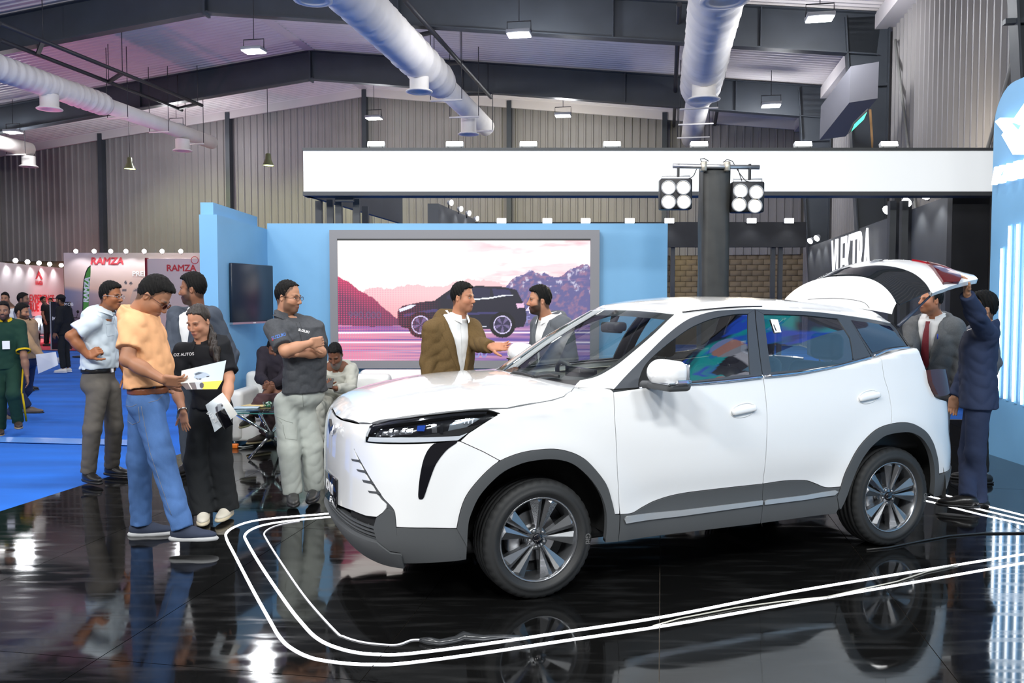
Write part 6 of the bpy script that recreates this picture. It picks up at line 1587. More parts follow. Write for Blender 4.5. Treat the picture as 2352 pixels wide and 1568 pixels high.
        # arms and hands
        for sd, tsign in (('l', 1), ('r', -1)):
            spec = (hands or {}).get(sd)
            if spec == 'skip': continue
            A = Solid(max(0.0050 * s.res, 0.005)); w, el = j['wr' + sd], j['el' + sd]; fd = nrm(w - el)
            bld = 0.9 if female else 1.0
            A.cone(el, el + (w - el) * 0.45, 0.043 * k * bld, 0.041 * k * bld); A.cone(el + (w - el) * 0.35, w, 0.041 * k * bld, 0.0275 * k * bld, k=0.03)
            A.cone(j['sh' + sd], el, 0.052 * k * bld, 0.043 * k * bld, k=0.02)
            spec = spec or {}
            d = nrm(spec['d']) if 'd' in spec else fd; n = spec.get('n', s.l * (-1 if sd == 'l' else 1))
            hand(A, w, d, n, spec.get('thumb', tsign), k * (0.86 if female else 1.0), spec.get('curl', 0.35), spec.get('spread', 0.0), spec.get('thumb_in', 0.4), spec.get('curls'))
            ap, aq = A.mesh(); V.append(ap); F.append(aq); ac = np.tile(s.skin * spec.get('tone', 1.0), (len(ap), 1)); ac *= (1 + 0.06 * np.sin(ap * 70).sum(1) / 3)[:, None]; CC_.append(ac)
        # covered trunk and legs keep the figure one body
        Tn = Solid(0.022); Tn.loft([j['pelvis'], j['waist'], j['chest'], j['neck']], [0.13 * k, 0.12 * k, 0.14 * k, 0.06 * k], [0.09 * k, 0.085 * k, 0.09 * k, 0.05 * k], s.l)
        for sd in 'lr': Tn.cone(j['hip' + sd], j['kn' + sd], 0.065 * k, 0.045 * k, 0.03); Tn.cone(j['kn' + sd], j['an' + sd], 0.045 * k, 0.03 * k, 0.02)
        tp, tq = Tn.mesh(); V.append(tp); F.append(tq); CC_.append(np.tile(s.skin, (len(tp), 1)))
        s.body_o = solid_obj('body', list(zip(V, F)), M_SKIN, s.T, np.concatenate(CC_)); return s
    # ------------------------------------------------------------ hair
    def hair(s, line=None, top=0.014, vol=(0.0, 0.0), m=None, long=None, bald=0.0):
        hs = s.hs; S = Solid(max(0.0048 * s.res, 0.0048)); e = lambda c, r, kk=0.02: S.ell(s.hp(*c), np.array(r) * hs, s.HF, kk * hs)
        e((-0.012, 0, 0.034), (0.1000, 0.0768, 0.1000 + top * 0.7), 0.0); e((0.028, 0, 0.082 + vol[1] * 0.6), (0.058 + vol[0], 0.056, 0.030 + vol[1]), 0.03)
        tab = line or [(-0.12, -0.058), (-0.07, -0.052), (-0.042, -0.028), (-0.022, 0.014), (0.0, 0.010), (0.014, 0.0), (0.030, 0.042), (0.05, 0.072), (0.08, 0.086), (0.13, 0.10)]
        xs, zs = [a for a, b in tab], [b for a, b in tab]
        def fn(P):
            q = (P - s.j['head']) @ s.HF.T / hs
            return (np.interp(q[..., 0], xs, zs) - q[..., 2] + 0.004 * np.sin(q[..., 1] * 160 + q[..., 0] * 90)) * hs
        S._add('i', [-9] * 3, [9] * 3, fn, 0)
        rg = np.random.RandomState(s.seed).rand(3) * 6
        S.warp(lambda P: 0.0022 * np.sin(P[..., 0] * 190 + rg[0]) * np.sin(P[..., 1] * 210 + rg[1]) + 0.0018 * np.sin(P[..., 2] * 90 + P[..., 0] * 260 + rg[2]))
        ms = [S.mesh()]
        if long:
            S2 = Solid(0.006)
            for (a, b, r0, r1) in long: S2.cone(np.array(on_y(*a)) - s.B, np.array(on_y(*b)) - s.B, r0, r1, 0.02)
            S2.warp(lambda P: 0.004 * np.sin(P[..., 0] * 210 + P[..., 2] * 12) + 0.003 * np.sin(P[..., 0] * 90 + P[..., 1] * 150 + P[..., 2] * 20)); ms.append(S2.mesh())
        solid_obj('hair', ms, m or M_HAIR, s.T); return s
    # ------------------------------------------------------------ clothes
    def wr(s, S, amp=0.0035, fz=26.0, extra=()):
        rg = np.random.RandomState(s.seed + 5).rand(8) * 6.28; j = s.j
        def fn(P):
            x, y, z = P[..., 0], P[..., 1], P[..., 2]
            w = np.sin(z * fz * 1.25 + 3.0 * np.sin(x * 9 + rg[0]) + 3.0 * np.sin(y * 8 + rg[1])) * 0.6 + np.sin(x * 44 + z * 24 + 2 * np.sin(z * 13 + rg[2])) * 0.4 + np.sin(y * 48 - z * 29 + rg[3] + 2 * np.sin(x * 11)) * 0.4
            w = 0.9 - 1.6 * np.abs(w) ** 0.8
            a = np.full(z.shape, amp)
            for c, rad, boost in extra: a = a + boost * np.exp(-(((P - c) ** 2).sum(-1)) / rad ** 2)
            return w * a
        S.warp(fn)
    def torso(s, S, g, hem=0.86, belly=0.0, flare=0.0):
        j, k, b = s.j, s.k, s.bd; up = s.up
        P = [up(0.0, 0, hem), up(0.0, 0, 0.98), up(0.012 + belly * 0.3, 0, 1.10), j['chest'], up(-0.008, 0, 1.395), up(-0.02, 0, 1.45), j['neck'] + s.u * 0.0]
        a = [0.164 + flare, 0.158, 0.152 + belly * 0.6, 0.168, 0.160, 0.118, 0.064]; d = [0.104 + flare, 0.100 + belly, 0.098 + belly, 0.106, 0.096, 0.084, 0.062]
        S.loft(P, [(v * b + g) * k for v in a], [(v * b + g) * k for v in d], s.l)
    def top(s, name, m, g=0.012, sleeve='short', tucked=False, hem=0.84, belly=0.0, vneck=0.0, amp=0.0035, scut=0.62, sw=1.0, flare=0.006, open_front=None, label=None):
        j, k = s.j, s.k; S = Solid(max(0.0095 * s.res, 0.0095)); S2h = hem if not tucked else s.hz + 0.035
        s.torso(S, g, S2h if not tucked else 0.93, belly, flare if not tucked else 0.0)
        up_n = nrm(s.up(0, 0, 1.2) - s.up(0, 0, 1.0))
        S.plane(s.up(0, 0, hem) if not tucked else s.L(0, 0, s.hz + 0.080), -up_n if not tucked else (0, 0, -1))
        S.plane(j['neck'] + up_n * 0.012 * k + s.f * 0.0, up_n + s.f * 0.45)
        if open_front: S.cut(*open_front(s), k=0.008)
        for sd in ('lr' if sleeve != 'none' else ''):
            sh, el, w = j['sh' + sd], j['el' + sd], j['wr' + sd]
            S.ell(sh + (j['chest'] - sh) * 0.06, np.array([0.058, 0.058, 0.056]) * k * (s.bd ** 0.5) + g * 0.6, k=0.05)
            if sleeve == 'short':
                e = sh + (el - sh) * scut; S.cone(sh, e, (0.058 * s.bd ** 0.5 + g * 0.7) * k, (0.056 * s.bd ** 0.5 + g * 0.7) * k * sw, k=0.03, flat=True)
            else:
                S.cone(sh, el, (0.056 + g * 0.7) * k, (0.047 + g * 0.8) * k * sw, k=0.03); S.cone(el, w - nrm(w - el) * 0.005, (0.047 + g * 0.8) * k * sw, (0.030 + g * 0.8) * k * sw, k=0.02, flat=True)
        s.wr(S, amp, extra=[(j['el' + sd], 0.12, 0.004 if sleeve == 'long' else 0.0) for sd in 'lr'] + [(j['waist'] - s.u * 0.06, 0.16, 0.0025)])
        o = solid_obj(name, [S.mesh()], m, s.T)
        if label: o['label'] = label
        s.top_o = o; return s
    def collar(s, m, name='collar', r=0.064, h=0.035, par=None, gap=0.35, flap=0.030):
        n = 30; vs = []; up_n = nrm(s.up(0, 0, 1.2) - s.up(0, 0, 1.0)); c = s.j['neck'] + up_n * 0.004 * s.k
        for i in range(n + 1):
            a = gap + (2 * PI - 2 * gap) * i / n
            d = s.f * math.cos(a) + s.l * math.sin(a); ff = max(math.cos(a), 0)
            b0 = c + d * (r + 0.004) * s.k - up_n * ff * 0.028; 
            vs += [b0 + up_n * 0.0, b0 + up_n * h * s.k * 0.9 - d * 0.006, b0 + up_n * h * s.k * 0.95 + d * 0.002, b0 + d * flap * s.k + up_n * (-0.016 - 0.02 * ff ** 4)]
        mb = MB().add(vs, [(i * 4 + q, i * 4 + q + 1, i * 4 + 5 + q, i * 4 + 4 + q) for i in range(n) for q in range(3)], True)
        mb.build(name, m, par or s.top_o, fixn=False); return s
    def trousers(s, m, baggy=0.0, top=None, cuff=0.05, name='trousers', amp=0.0018, wide=0.0, label=None):
        j, k = s.j, s.k; S = Solid(max(0.0095 * s.res, 0.0095)); P0 = s.L(0, 0, s.hz + 0.09); b = s.bd
        S.loft([j['pelvis'] - s.u * 0.06, j['pelvis'] + s.u * 0.02, P0], [(0.158 + baggy * 0.3) * k * b, 0.160 * k * b, 0.150 * k * b], [(0.104 + baggy * 0.3) * k * b, 0.106 * k * b, 0.100 * k * b], s.l)
        S.ell(j['pelvis'] - s.f * 0.045 - s.u * 0.05, np.array([0.075, 0.135, 0.095]) * k * b, np.array([s.f, s.l, s.u]), 0.05)
        ex = []
        for sd in 'lr':
            hp, kn, an = j['hip' + sd], j['kn' + sd], j['an' + sd]; ex += [(kn, 0.10, 0.0015), (an + (kn - an) * 0.2, 0.12, 0.0035)]
            S.cone(hp, kn, (0.080 + baggy * 0.5) * k * b, (0.060 + baggy) * k, k=0.04); S.cone(kn, an + nrm(kn - an) * (cuff - 0.02), (0.060 + baggy) * k, (0.048 + baggy * 1.1 + wide) * k, k=0.03, flat=True)
        S.plane(s.L(0, 0, s.hz + (0.085 if top is None else top)), (0, 0, 1))
        s.wr(S, amp, 30, ex); o = solid_obj(name, [S.mesh()], m, s.T)
        if label: o['label'] = label
        s.bot_o = o; return s
    def belt(s, m, z=None, w=0.017):
        j, k, b = s.j, s.k, s.bd; z = s.hz + 0.064 if z is None else z; S = Solid(0.007)
        S.loft([s.L(0, 0, z - w), s.L(0, 0, z + w)], [0.167 * k * b] * 2, [0.119 * k * b] * 2, s.l); S.plane(s.L(0, 0, z - w), (0, 0, -1)); S.plane(s.L(0, 0, z + w), (0, 0, 1))
        o = solid_obj('belt', [S.mesh()], m, s.T)
        c = s.L(0.118 * b, 0, z); MB().obox(tuple(c), tuple(s.l * 0.022), tuple(s.f * 0.006), (0, 0, 0.018)).build('buckle', M_CHROME, o); return s
    def shoes(s, m, m_sole=None, yaw=(0, 0), sole=0.022, L=0.27, names='shoe', toe=(0.0, 0.0), hgt=0.0):
        k = s.k
        for sd, a in zip('lr', yaw):
            an = s.j['an' + sd]; f = rot_axis((0, 0, 1), R(a)) @ s.f; l = np.cross(s.u, f)
            pit = toe[0 if sd == 'l' else 1]
            f3 = nrm(f * math.cos(pit) + s.u * math.sin(pit)); u3 = np.cross(f3, l); M = np.array([f3, l, u3]); g = an - s.u * 0.075 * k
            P = lambda x, y, z: g + (f3 * x + l * y + u3 * z) * k
            S = Solid(max(0.0062 * s.res, 0.006)); S.ell(P(0.10, 0, 0.035), np.array([0.115, 0.046, 0.032]) * k, M); S.ell(P(-0.02, 0, 0.045), np.array([0.062, 0.038, 0.045 + hgt]) * k, M, 0.04); S.ell(P(0.03, 0, 0.055), np.array([0.075, 0.036, 0.038]) * k, M, 0.04)
            S.plane(P(0, 0, 0.012), -u3); o = solid_obj(names, [S.mesh()], m, s.T)
            S = Solid(max(0.0062 * s.res, 0.006)); S.ell(P(0.105, 0, 0.012), np.array([0.122, 0.051, 0.03]) * k, M); S.ell(P(-0.02, 0, 0.012), np.array([0.072, 0.042, 0.03]) * k, M, 0.04)
            S.plane(P(0, 0, sole), u3); S.plane(P(0, 0, 0.0), -u3); solid_obj('sole', [S.mesh()], m_sole or M_BLACK, o)
        return s
    def glasses(s, m=None, r=0.023, shade=None):
        hs = s.hs; m = m or M_BLACK; P = lambda x, y, z: tuple(s.hp(x, y, z)); mb = MB()
        root = None
        for sg in (1, -1):
            pts = [P(0.108 - 0.10 * (abs(0.033 * sg + r * 1.05 * math.cos(a)) - 0.01) * 1.6 * 0.35, 0.033 * sg + r * 1.08 * math.cos(a), -0.002 + r * 0.78 * math.sin(a)) for a in np.linspace(0, 2 * PI, 22)[:-1]]
            o = MB().tube(pts, 0.0018, 6, closed=True).build('glasses', m, root or s.T) if root is None else MB().tube(pts, 0.0018, 6, closed=True).build('rim', m, root)
            root = root or o
            MB().add(pts, [tuple(range(len(pts)))]).build('lens', shade or M_LENS, root)
            MB().tube([P(0.098, 0.057 * sg, 0.004), P(0.06, 0.078 * sg, 0.006), P(-0.01, 0.082 * sg, 0.006), P(-0.03, 0.082 * sg, -0.012)], 0.002, 6).build('temple', m, root)
        MB().tube([P(0.106, 0.010, 0.002), P(0.110, 0, 0.005), P(0.106, -0.010, 0.002)], 0.0018, 6).build('bridge', m, root); return s
    def watch(s, sd, m, w=0.012):
        a = s.j['wr' + sd]; d = nrm(a - s.j['el' + sd]); c = a - d * 0.02
        x = nrm(np.cross(d, (0.3, 0.2, 1))); y = np.cross(d, x)
        o = MB().tube([tuple(c + (x * math.cos(t) + y * math.sin(t)) * 0.034 * s.k) for t in np.linspace(0, 2 * PI, 20)[:-1]], 0.007, 6, closed=True).build('wrist_watch', m, s.T)
        return s
    def decal(s, txt, pix, Y, size, m, par=None, shear=0.0, tilt=0.0, bold=0.0):
        o = par or s.top_o; me0 = o.data; bv = BVHTree.FromPolygons([v.co.copy() for v in me0.vertices], [tuple(p.vertices) for p in me0.polygons])
        me = text_mesh(txt, size, bold=bold, shear=shear); co = Vector(tuple(s.B)); c, sn = math.cos(tilt), math.sin(tilt); hit = 0
        for v in me.vertices:
            x, y = v.co.x * c - v.co.y * sn, v.co.x * sn + v.co.y * c
            r = ray(pix[0] + x / Y * FPX, pix[1] - y / Y * FPX).normalized(); h = bv.ray_cast(CAM - co, r)
            if h[0] is None: v.co = (CAM + r * (Y / r.y)) - co
            else: v.co = h[0] - r * 0.003; hit += 1
        me.materials.clear(); me.materials.append(m); return link('shirt_print', me, o)
def seam(s, par, lines, m, r=0.0016, name='stitching'):
    me0 = par.data; bv = BVHTree.FromPolygons([v.co.copy() for v in me0.vertices], [tuple(p.vertices) for p in me0.polygons]); co = Vector(tuple(s.B))
    for L_ in lines:
        pts = []
        for (ax_, ay_), (bx_, by_) in zip(L_[:-1], L_[1:]):
            for k in range(6):
                t = k / 6; d = ray(ax_ + (bx_ - ax_) * t, ay_ + (by_ - ay_) * t).normalized(); h = bv.ray_cast(CAM - co, d)
                if h[0] is not None: pts.append(h[0] - d * 0.0008)
        if len(pts) > 3: MB().tube(pts, r, 5).build(name, m, par)
M_LENS = glass_mat('spectacle_lens', (0.85, 0.87, 0.9), 1.4)
M_SHADE = glass_mat('brown_lens', (0.12, 0.05, 0.06), 1.5)
def vfront(top=1.46, button=1.06, wid=0.085, low=0.03, side=0.0):
    """front opening of a jacket: V down to the button, then a narrow parting"""
    def make(s):
        k = s.k; c0 = s.up(0, 0, 0.95); un = nrm(s.up(0, 0, 1.2) - s.up(0, 0, 1.0)); fn_ = nrm(np.cross(s.l, un)); fw = fn_ if fn_ @ s.f > 0 else -fn_
        def fn(P):
            q = P - c0; z = q @ un / k + 0.95; y = q @ s.l / k - side; x = q @ fw / k
            w = np.interp(z, [0.7, 0.86, button - 0.05, button, top, top + 0.05], [low * 2.6, low * 1.6, low * 0.35, 0.008, wid, wid])
            return np.maximum(np.abs(y) - w, 0.02 - x) * k
        lo = s.j['pelvis'] - 0.5; hi = s.j['neck'] + 0.5
        return fn, lo, hi
    return make
def lapels(s, m, top=1.45, button=1.06, wid=0.085, side=0.0):
    me0 = s.top_o.data; bv = BVHTree.FromPolygons([v.co.copy() for v in me0.vertices], [tuple(p.vertices) for p in me0.polygons]); fw = Vector(s.f.tolist())
    for sg in (1, -1):
        vs = []; n = 14
        for i in range(n + 1):
            t = i / n; z = button + (top - button) * t; w = 0.012 + (wid - 0.010) * t
            lw = (0.008 + 0.070 * math.sin(PI * min(t * 0.62, 1))) if t < 0.80 else 0.045 - 0.10 * (t - 0.80)
            for (yy, dx) in ((w + 0.001, 0.001), (w + 0.004, 0.007), (w + lw * 0.6, 0.008), (w + lw, 0.004)):
                q = Vector(s.up(0.5, yy * sg + side, z).tolist()); h = bv.ray_cast(q, -fw, 0.6)
                p_ = (h[0] + fw * dx) if h[0] is not None and (h[0] - q).length > 0.2 else None
                if p_ is None: p_ = vs[-1] + Vector((s.l * 0.01 * sg).tolist()) if vs and len(vs) % 4 else (vs[-4] + Vector((0, 0, 0.02)) if len(vs) >= 4 else q - fw * 0.36)
                vs.append(p_)
        MB().add([tuple(v) for v in vs], [(i * 4 + q, i * 4 + q + 1, i * 4 + 5 + q, i * 4 + 4 + q) for i in range(n) for q in range(3)], True).build('lapel', m, s.top_o, fixn=False)
M_JEANS = mat('blue_denim', (0.072, 0.155, 0.36), 0.85, var=0.35, vscale=6, bump=0.2, bscale=500, stretch=(1, 1, 0.45), spec=0.2)
M_ORANGE = cloth('orange_jersey', (0.80, 0.42, 0.21))
M_WSHIRT = cloth('pale_blue_shirt', (0.62, 0.70, 0.76), var=0.03)
M_GREYTR = cloth('olive_grey_trousers', (0.125, 0.112, 0.098))
M_SUIT = cloth('slate_suit', (0.062, 0.074, 0.098))
M_BLKPOLO = cloth('black_polo', (0.012, 0.013, 0.016))
M_BLKTR = cloth('black_trousers', (0.016, 0.018, 0.020))
M_CHARPOLO = cloth('charcoal_polo', (0.060, 0.064, 0.072), var=0.12, vs=60)
M_SAGE = cloth('sage_cargo', (0.46, 0.49, 0.45))
M_BEIGE = cloth('cream_kameez', (0.42, 0.42, 0.37))
M_BROWN = cloth('brown_tweed', (0.125, 0.078, 0.030), var=0.12, vs=90)
M_WHITESH = cloth('white_shirt', (0.80, 0.80, 0.79), var=0.03)
M_GREYSUIT = cloth('grey_suit', (0.13, 0.135, 0.14), var=0.1, vs=90)
M_GREYBLZ = cloth('mid_grey_blazer', (0.105, 0.115, 0.13))
M_NAVY = cloth('navy_suit', (0.028, 0.040, 0.085))
M_TIE = mat('red_tie', (0.20, 0.012, 0.022), 0.6, var=0.2, vscale=150)
M_BRLEATHER = mat('brown_leather', (0.16, 0.05, 0.02), 0.4)
M_BLKLEATHER = mat('black_leather', (0.014, 0.013, 0.013), 0.28)
M_NAVYSHOE = cloth('navy_knit', (0.035, 0.045, 0.075)); M_GREYSOLE = mat('pale_sole', (0.45, 0.46, 0.47), 0.6)
M_WHITESHOE = mat('cream_sneaker', (0.72, 0.68, 0.58), 0.55)
M_SANDAL = mat('brown_sandal', (0.045, 0.028, 0.022), 0.6)
M_METALW = mat('steel_watch', (0.5, 0.5, 0.5), 0.25, metal=1.0); M_GOLDW = mat('gold_watch', (0.6, 0.5, 0.3), 0.25, metal=1.0)
p = lambda px, py, Y: ('p', px, py, Y)

# ---- man in the orange T-shirt, reading a folder
P = Person('man in an orange T-shirt and blue jeans reading an open folder', -2.48, 5.78, 4, 1.84, (0.30, 0.165, 0.105), head=(352, 680, 5.78), head_yaw=2, head_pitch=38, neck=(320, 714, 5.78), lean=-6, seed=3, build=1.06, head_sc=1.12, hip=0.97,
           J={'elr': p(292, 826, 5.52), 'wrr': p(374, 872, 5.50), 'ell': p(305, 830, 6.0), 'wrl': p(378, 878, 5.86), 'shr': p(306, 748, 5.62), 'shl': p(318, 745, 5.98), 
              'hipr': p(338, 930, 5.69), 'hipl': p(330, 930, 5.87), 'knr': p(372, 1050, 5.66), 'knl': p(320, 1055, 5.92), 'anr': p(420, 1213, 5.62), 'anl': p(325, 1204, 5.95)})
P.body(beard=0.12, hands={'r': dict(n=(0.2, 0.9, 0.45), d=(0.93, 0.05, -0.12), curl=0.55, thumb_in=0.6), 'l': dict(n=(0, -0.7, 0.7), d=(1, -0.1, -0.1), curl=0.5)})
P.hair(line=[(-0.12, -0.055), (-0.07, -0.05), (-0.042, -0.025), (-0.022, 0.016), (0.0, 0.012), (0.012, 0.004), (0.028, 0.05), (0.05, 0.076), (0.08, 0.09), (0.13, 0.10)], vol=(0.012, 0.008))
P.glasses(mat('dark_red_frame', (0.05, 0.008, 0.010), 0.3), shade=M_SHADE)
P.top('t_shirt', M_ORANGE, 0.020, 'short', hem=0.985, belly=0.022, scut=0.66, sw=1.08, amp=0.005, flare=0.0)
P.trousers(M_JEANS, baggy=0.018, cuff=0.02, top=0.05, name='jeans', amp=0.0022); P.belt(M_BRLEATHER, z=P.hz + 0.030, w=0.020); P.shoes(M_NAVYSHOE, M_GREYSOLE, (4, -4), sole=0.034, hgt=0.008)
M_STITCH = mat('denim_stitch', (0.20, 0.20, 0.22), 0.8); M_FOLD = mat('cloth_seam', (0.30, 0.32, 0.29), 0.9)
seam(P, P.bot_o, [[(283, 930), (302, 934), (317, 927)], [(283, 930), (288, 962), (304, 975), (321, 968), (317, 927)], [(341, 924), (362, 919), (377, 905)], [(324, 932), (332, 974), (345, 1040), (372, 1120), (398, 1195)]], M_STITCH)
for q in (310, 352): MB().obox(tuple(np.array(on_y(q, 895, 5.66)) - P.B + (0, 0.012, 0)), (0.008, 0, 0), (0, 0.006, 0), (0, 0, 0.032)).build('belt_loop', M_JEANS, P.bot_o)


# ---- man in the pale shirt, hand on hip
P = Person('man in a pale short-sleeved shirt standing with hand on hip', -3.76, 7.70, -8, 1.81, (0.28, 0.125, 0.06), head=(254, 680, 7.66), head_yaw=-8, head_pitch=4, neck=(243, 712, 7.7), seed=5, build=1.04,
           J={'shr': p(212, 735, 7.52), 'shl': p(250, 735, 7.9), 'elr': p(163, 772, 7.42), 'wrr': p(203, 818, 7.46), 'hipr': p(226, 895, 7.62), 'hipl': p(252, 893, 7.78), 'knr': p(212, 985, 7.58), 'knl': p(262, 978, 7.85), 'anr': p(203, 1086, 7.62), 'anl': p(257, 1072, 7.95), 'ell': (0.05, 0.24, 1.12), 'wrl': (0.16, 0.16, 0.95)})
P.body(moust=0.5, hands={'r': dict(d=(0.7, 0.1, 0.45), n=(0.1, 0.9, -0.2), curl=1.25, thumb_in=0.8)}); P.hair(vol=(0.012, 0.012), top=0.02); P.glasses(M_ALU, 0.021)
P.top('shirt', M_WSHIRT, 0.020, 'short', tucked=True, belly=0.012, scut=0.72, sw=1.15, amp=0.0045); P.collar(M_WSHIRT); P.trousers(M_GREYTR, baggy=0.014, cuff=0.025); P.belt(M_BLKLEATHER); P.shoes(M_BLKLEATHER, M_BLACK, (-12, -30))
seam(P, P.top_o, [[(262, 725), (268, 760), (272, 800), (274, 850)], [(244, 745), (262, 743), (262, 770), (246, 772), (244, 745)]], mat('shirt_seam', (0.42, 0.48, 0.54), 0.9), 0.002)


# ---- suited man behind the woman
P = Person('bearded man in a slate-grey suit behind the woman in black', -3.02, 8.05, -104, 1.90, (0.24, 0.125, 0.08), head=(444, 664, 8.0), head_yaw=180, head_pitch=2, seed=8, build=1.08, head_sc=1.14,
           J={'elr': p(392, 820, 7.9), 'wrr': p(392, 900, 7.8), 'ell': p(530, 815, 8.1), 'wrl': p(520, 890, 7.95)}, neck=(455, 716, 8.05))
P.body(beard=0.75, moust=0.75, hands={'r': 'skip'}); P.hair(vol=(0.014, 0.012), top=0.018)
P.top('shirt', M_WHITESH, 0.005, 'none', tucked=True, amp=0.0012); P.collar(M_WHITESH, flap=0.022)
P.top('suit_jacket', M_SUIT, 0.027, 'long', hem=0.80, open_front=vfront(wid=0.09, side=0.0)); lapels(P, M_SUIT, wid=0.09)
MB().obox(tuple(P.up(0.150, 0.10, 1.335)), tuple(P.l * 0.035), tuple(P.f * 0.005), tuple((P.u + P.l * 0.5) * 0.028)).build('pocket_square', M_WHITESH, P.top_o)
P.trousers(M_SUIT); P.shoes(M_BLKLEATHER, M_BLACK)

# ---- woman in black
P = Person('young woman in a black polo and wide trousers holding brochures', -2.26, 6.36, -98, 1.66, (0.46, 0.27, 0.19), head=(457, 738, 6.32), head_yaw=-107, head_pitch=20, neck=(464, 786, 6.36), seed=11, build=0.86, head_sc=1.07,
           J={'shr': p(418, 800, 6.33), 'shl': p(512, 805, 6.40), 'elr': p(402, 886, 6.26), 'wrr': p(421, 948, 6.12), 'ell': p(527, 868, 6.30), 'wrl': p(518, 938, 6.12), 'knr': p(450, 1060, 6.34), 'knl': p(506, 1055, 6.38), 'anr': p(468, 1172, 6.32), 'anl': p(522, 1163, 6.40)})
P.body(female=True, lips=(0.42, 0.14, 0.13), hands={'r': dict(d=(0.16, -0.1, -1), n=(0.3, 0.9, 0.0), curl=0.18, spread=0.5, thumb_in=0.0), 'l': dict(d=(-0.1, -0.35, -0.9), n=(-0.9, 0.2, 0), curl=0.8)})
M_HAIRB = mat('hair_dark_brown', (0.018, 0.012, 0.009), 0.42, bump=0.5, bscale=220, stretch=(1, 1, 0.2))
P.hair(m=M_HAIRB, line=[(-0.12, -0.07), (-0.06, -0.065), (-0.035, -0.045), (-0.02, 0.0), (0.0, 0.0), (0.02, 0.03), (0.04, 0.066), (0.06, 0.085), (0.09, 0.098), (0.13, 0.108)], top=0.010, vol=(-0.004, -0.004),
       long=[((474, 745, 6.42), (484, 770, 6.38), 0.035, 0.032), ((484, 770, 6.38), (493, 805, 6.26), 0.032, 0.036), ((493, 805, 6.26), (499, 832, 6.22), 0.036, 0.016)])
P.top('polo_shirt', M_BLKPOLO, 0.020, 'short', hem=0.90, scut=0.80, sw=1.22, flare=0.010); P.collar(M_BLKPOLO, r=0.055, h=0.03)
P.decal('OZ AUTOS', (422, 814), 6.2, 0.030, M_WHITETXT, tilt=0.06, bold=0.0006)
P.decal('v', (493, 811), 6.2, 0.06, M_WHITETXT, bold=0.001)
P.trousers(M_BLKTR, baggy=0.030, wide=0.010, cuff=0.0, amp=0.002); P.shoes(M_WHITESHOE, mat('cream_sole', (0.66, 0.58, 0.42), 0.6), (8, 25), sole=0.03, L=0.25)
P.watch('r', M_METALW)

# ---- man with crossed arms
P = Person('bearded man in a charcoal polo with arms crossed', -1.68, 6.86, -38, 1.80, (0.42, 0.25, 0.17), head=(661, 682, 6.86), head_yaw=-14, head_pitch=6, neck=(655, 722, 6.88), seed=13, build=1.05, head_sc=1.07,
           J={'shr': p(628, 748, 6.74), 'shl': p(706, 748, 6.98), 'elr': p(655, 806, 6.56), 'wrr': p(712, 788, 6.60), 'ell': p(736, 808, 6.80), 'wrl': p(682, 812, 6.58), 'hipr': p(658, 925, 6.83), 'hipl': p(692, 922, 6.90),
              'knr': p(664, 1030, 6.80), 'knl': p(716, 1022, 6.92), 'anr': p(672, 1130, 6.80), 'anl': p(722, 1122, 6.95)})
P.body(beard=0.62, moust=0.55, hands={'r': dict(d=(0.75, 0.55, 0.1), n=(-0.4, 0.9, 0.1), curl=0.9), 'l': dict(d=(-0.85, 0.1, 0.5), n=(0.2, 1, 0.2), curl=0.35)})
P.hair(line=[(-0.12, -0.07), (-0.06, -0.065), (-0.035, -0.04), (-0.02, 0.005), (0.0, 0.0), (0.012, -0.004), (0.026, 0.055), (0.045, 0.085), (0.07, 0.100), (0.13, 0.11)], top=0.006); P.glasses(mat('brown_frame', (0.06, 0.02, 0.012), 0.3))
P.top('polo_shirt', M_CHARPOLO, 0.020, 'short', hem=0.895, belly=0.010, scut=0.86, sw=1.10, amp=0.004); P.collar(M_CHARPOLO, r=0.062)
P.decal('SUZUKI', (640, 772), 6.7, 0.034, mat('print_blue', (0.05, 0.16, 0.5), 0.6), tilt=0.30, bold=0.0008); P.decal('SUZUKI', (698, 760), 6.7, 0.026, M_WHITETXT, tilt=-0.25, bold=0.0008)
P.decal('S', (626, 779), 6.7, 0.03, mat('print_red', (0.5, 0.02, 0.04), 0.6), bold=0.001)
P.trousers(M_SAGE, baggy=0.026, cuff=0.01, amp=0.0022, label='loose sage-green cargo trousers'); P.shoes(mat('grey_black_shoe', (0.05, 0.05, 0.05), 0.35), M_BLACK, (-48, -35), sole=0.03)
seam(P, P.bot_o, [[(632, 955), (655, 966), (676, 972)], [(650, 975), (652, 992), (656, 1007), (682, 1010), (683, 975)], [(632, 955), (650, 975)], [(695, 905), (697, 940)]], M_FOLD, 0.002)
seam(P, P.top_o, [[(680, 742), (690, 770), (694, 790)], [(688, 740), (698, 768)]], mat('polo_seam', (0.03, 0.032, 0.036), 0.9), 0.0018)

for a, b in (((648, 962), 6.70),): 
    pass

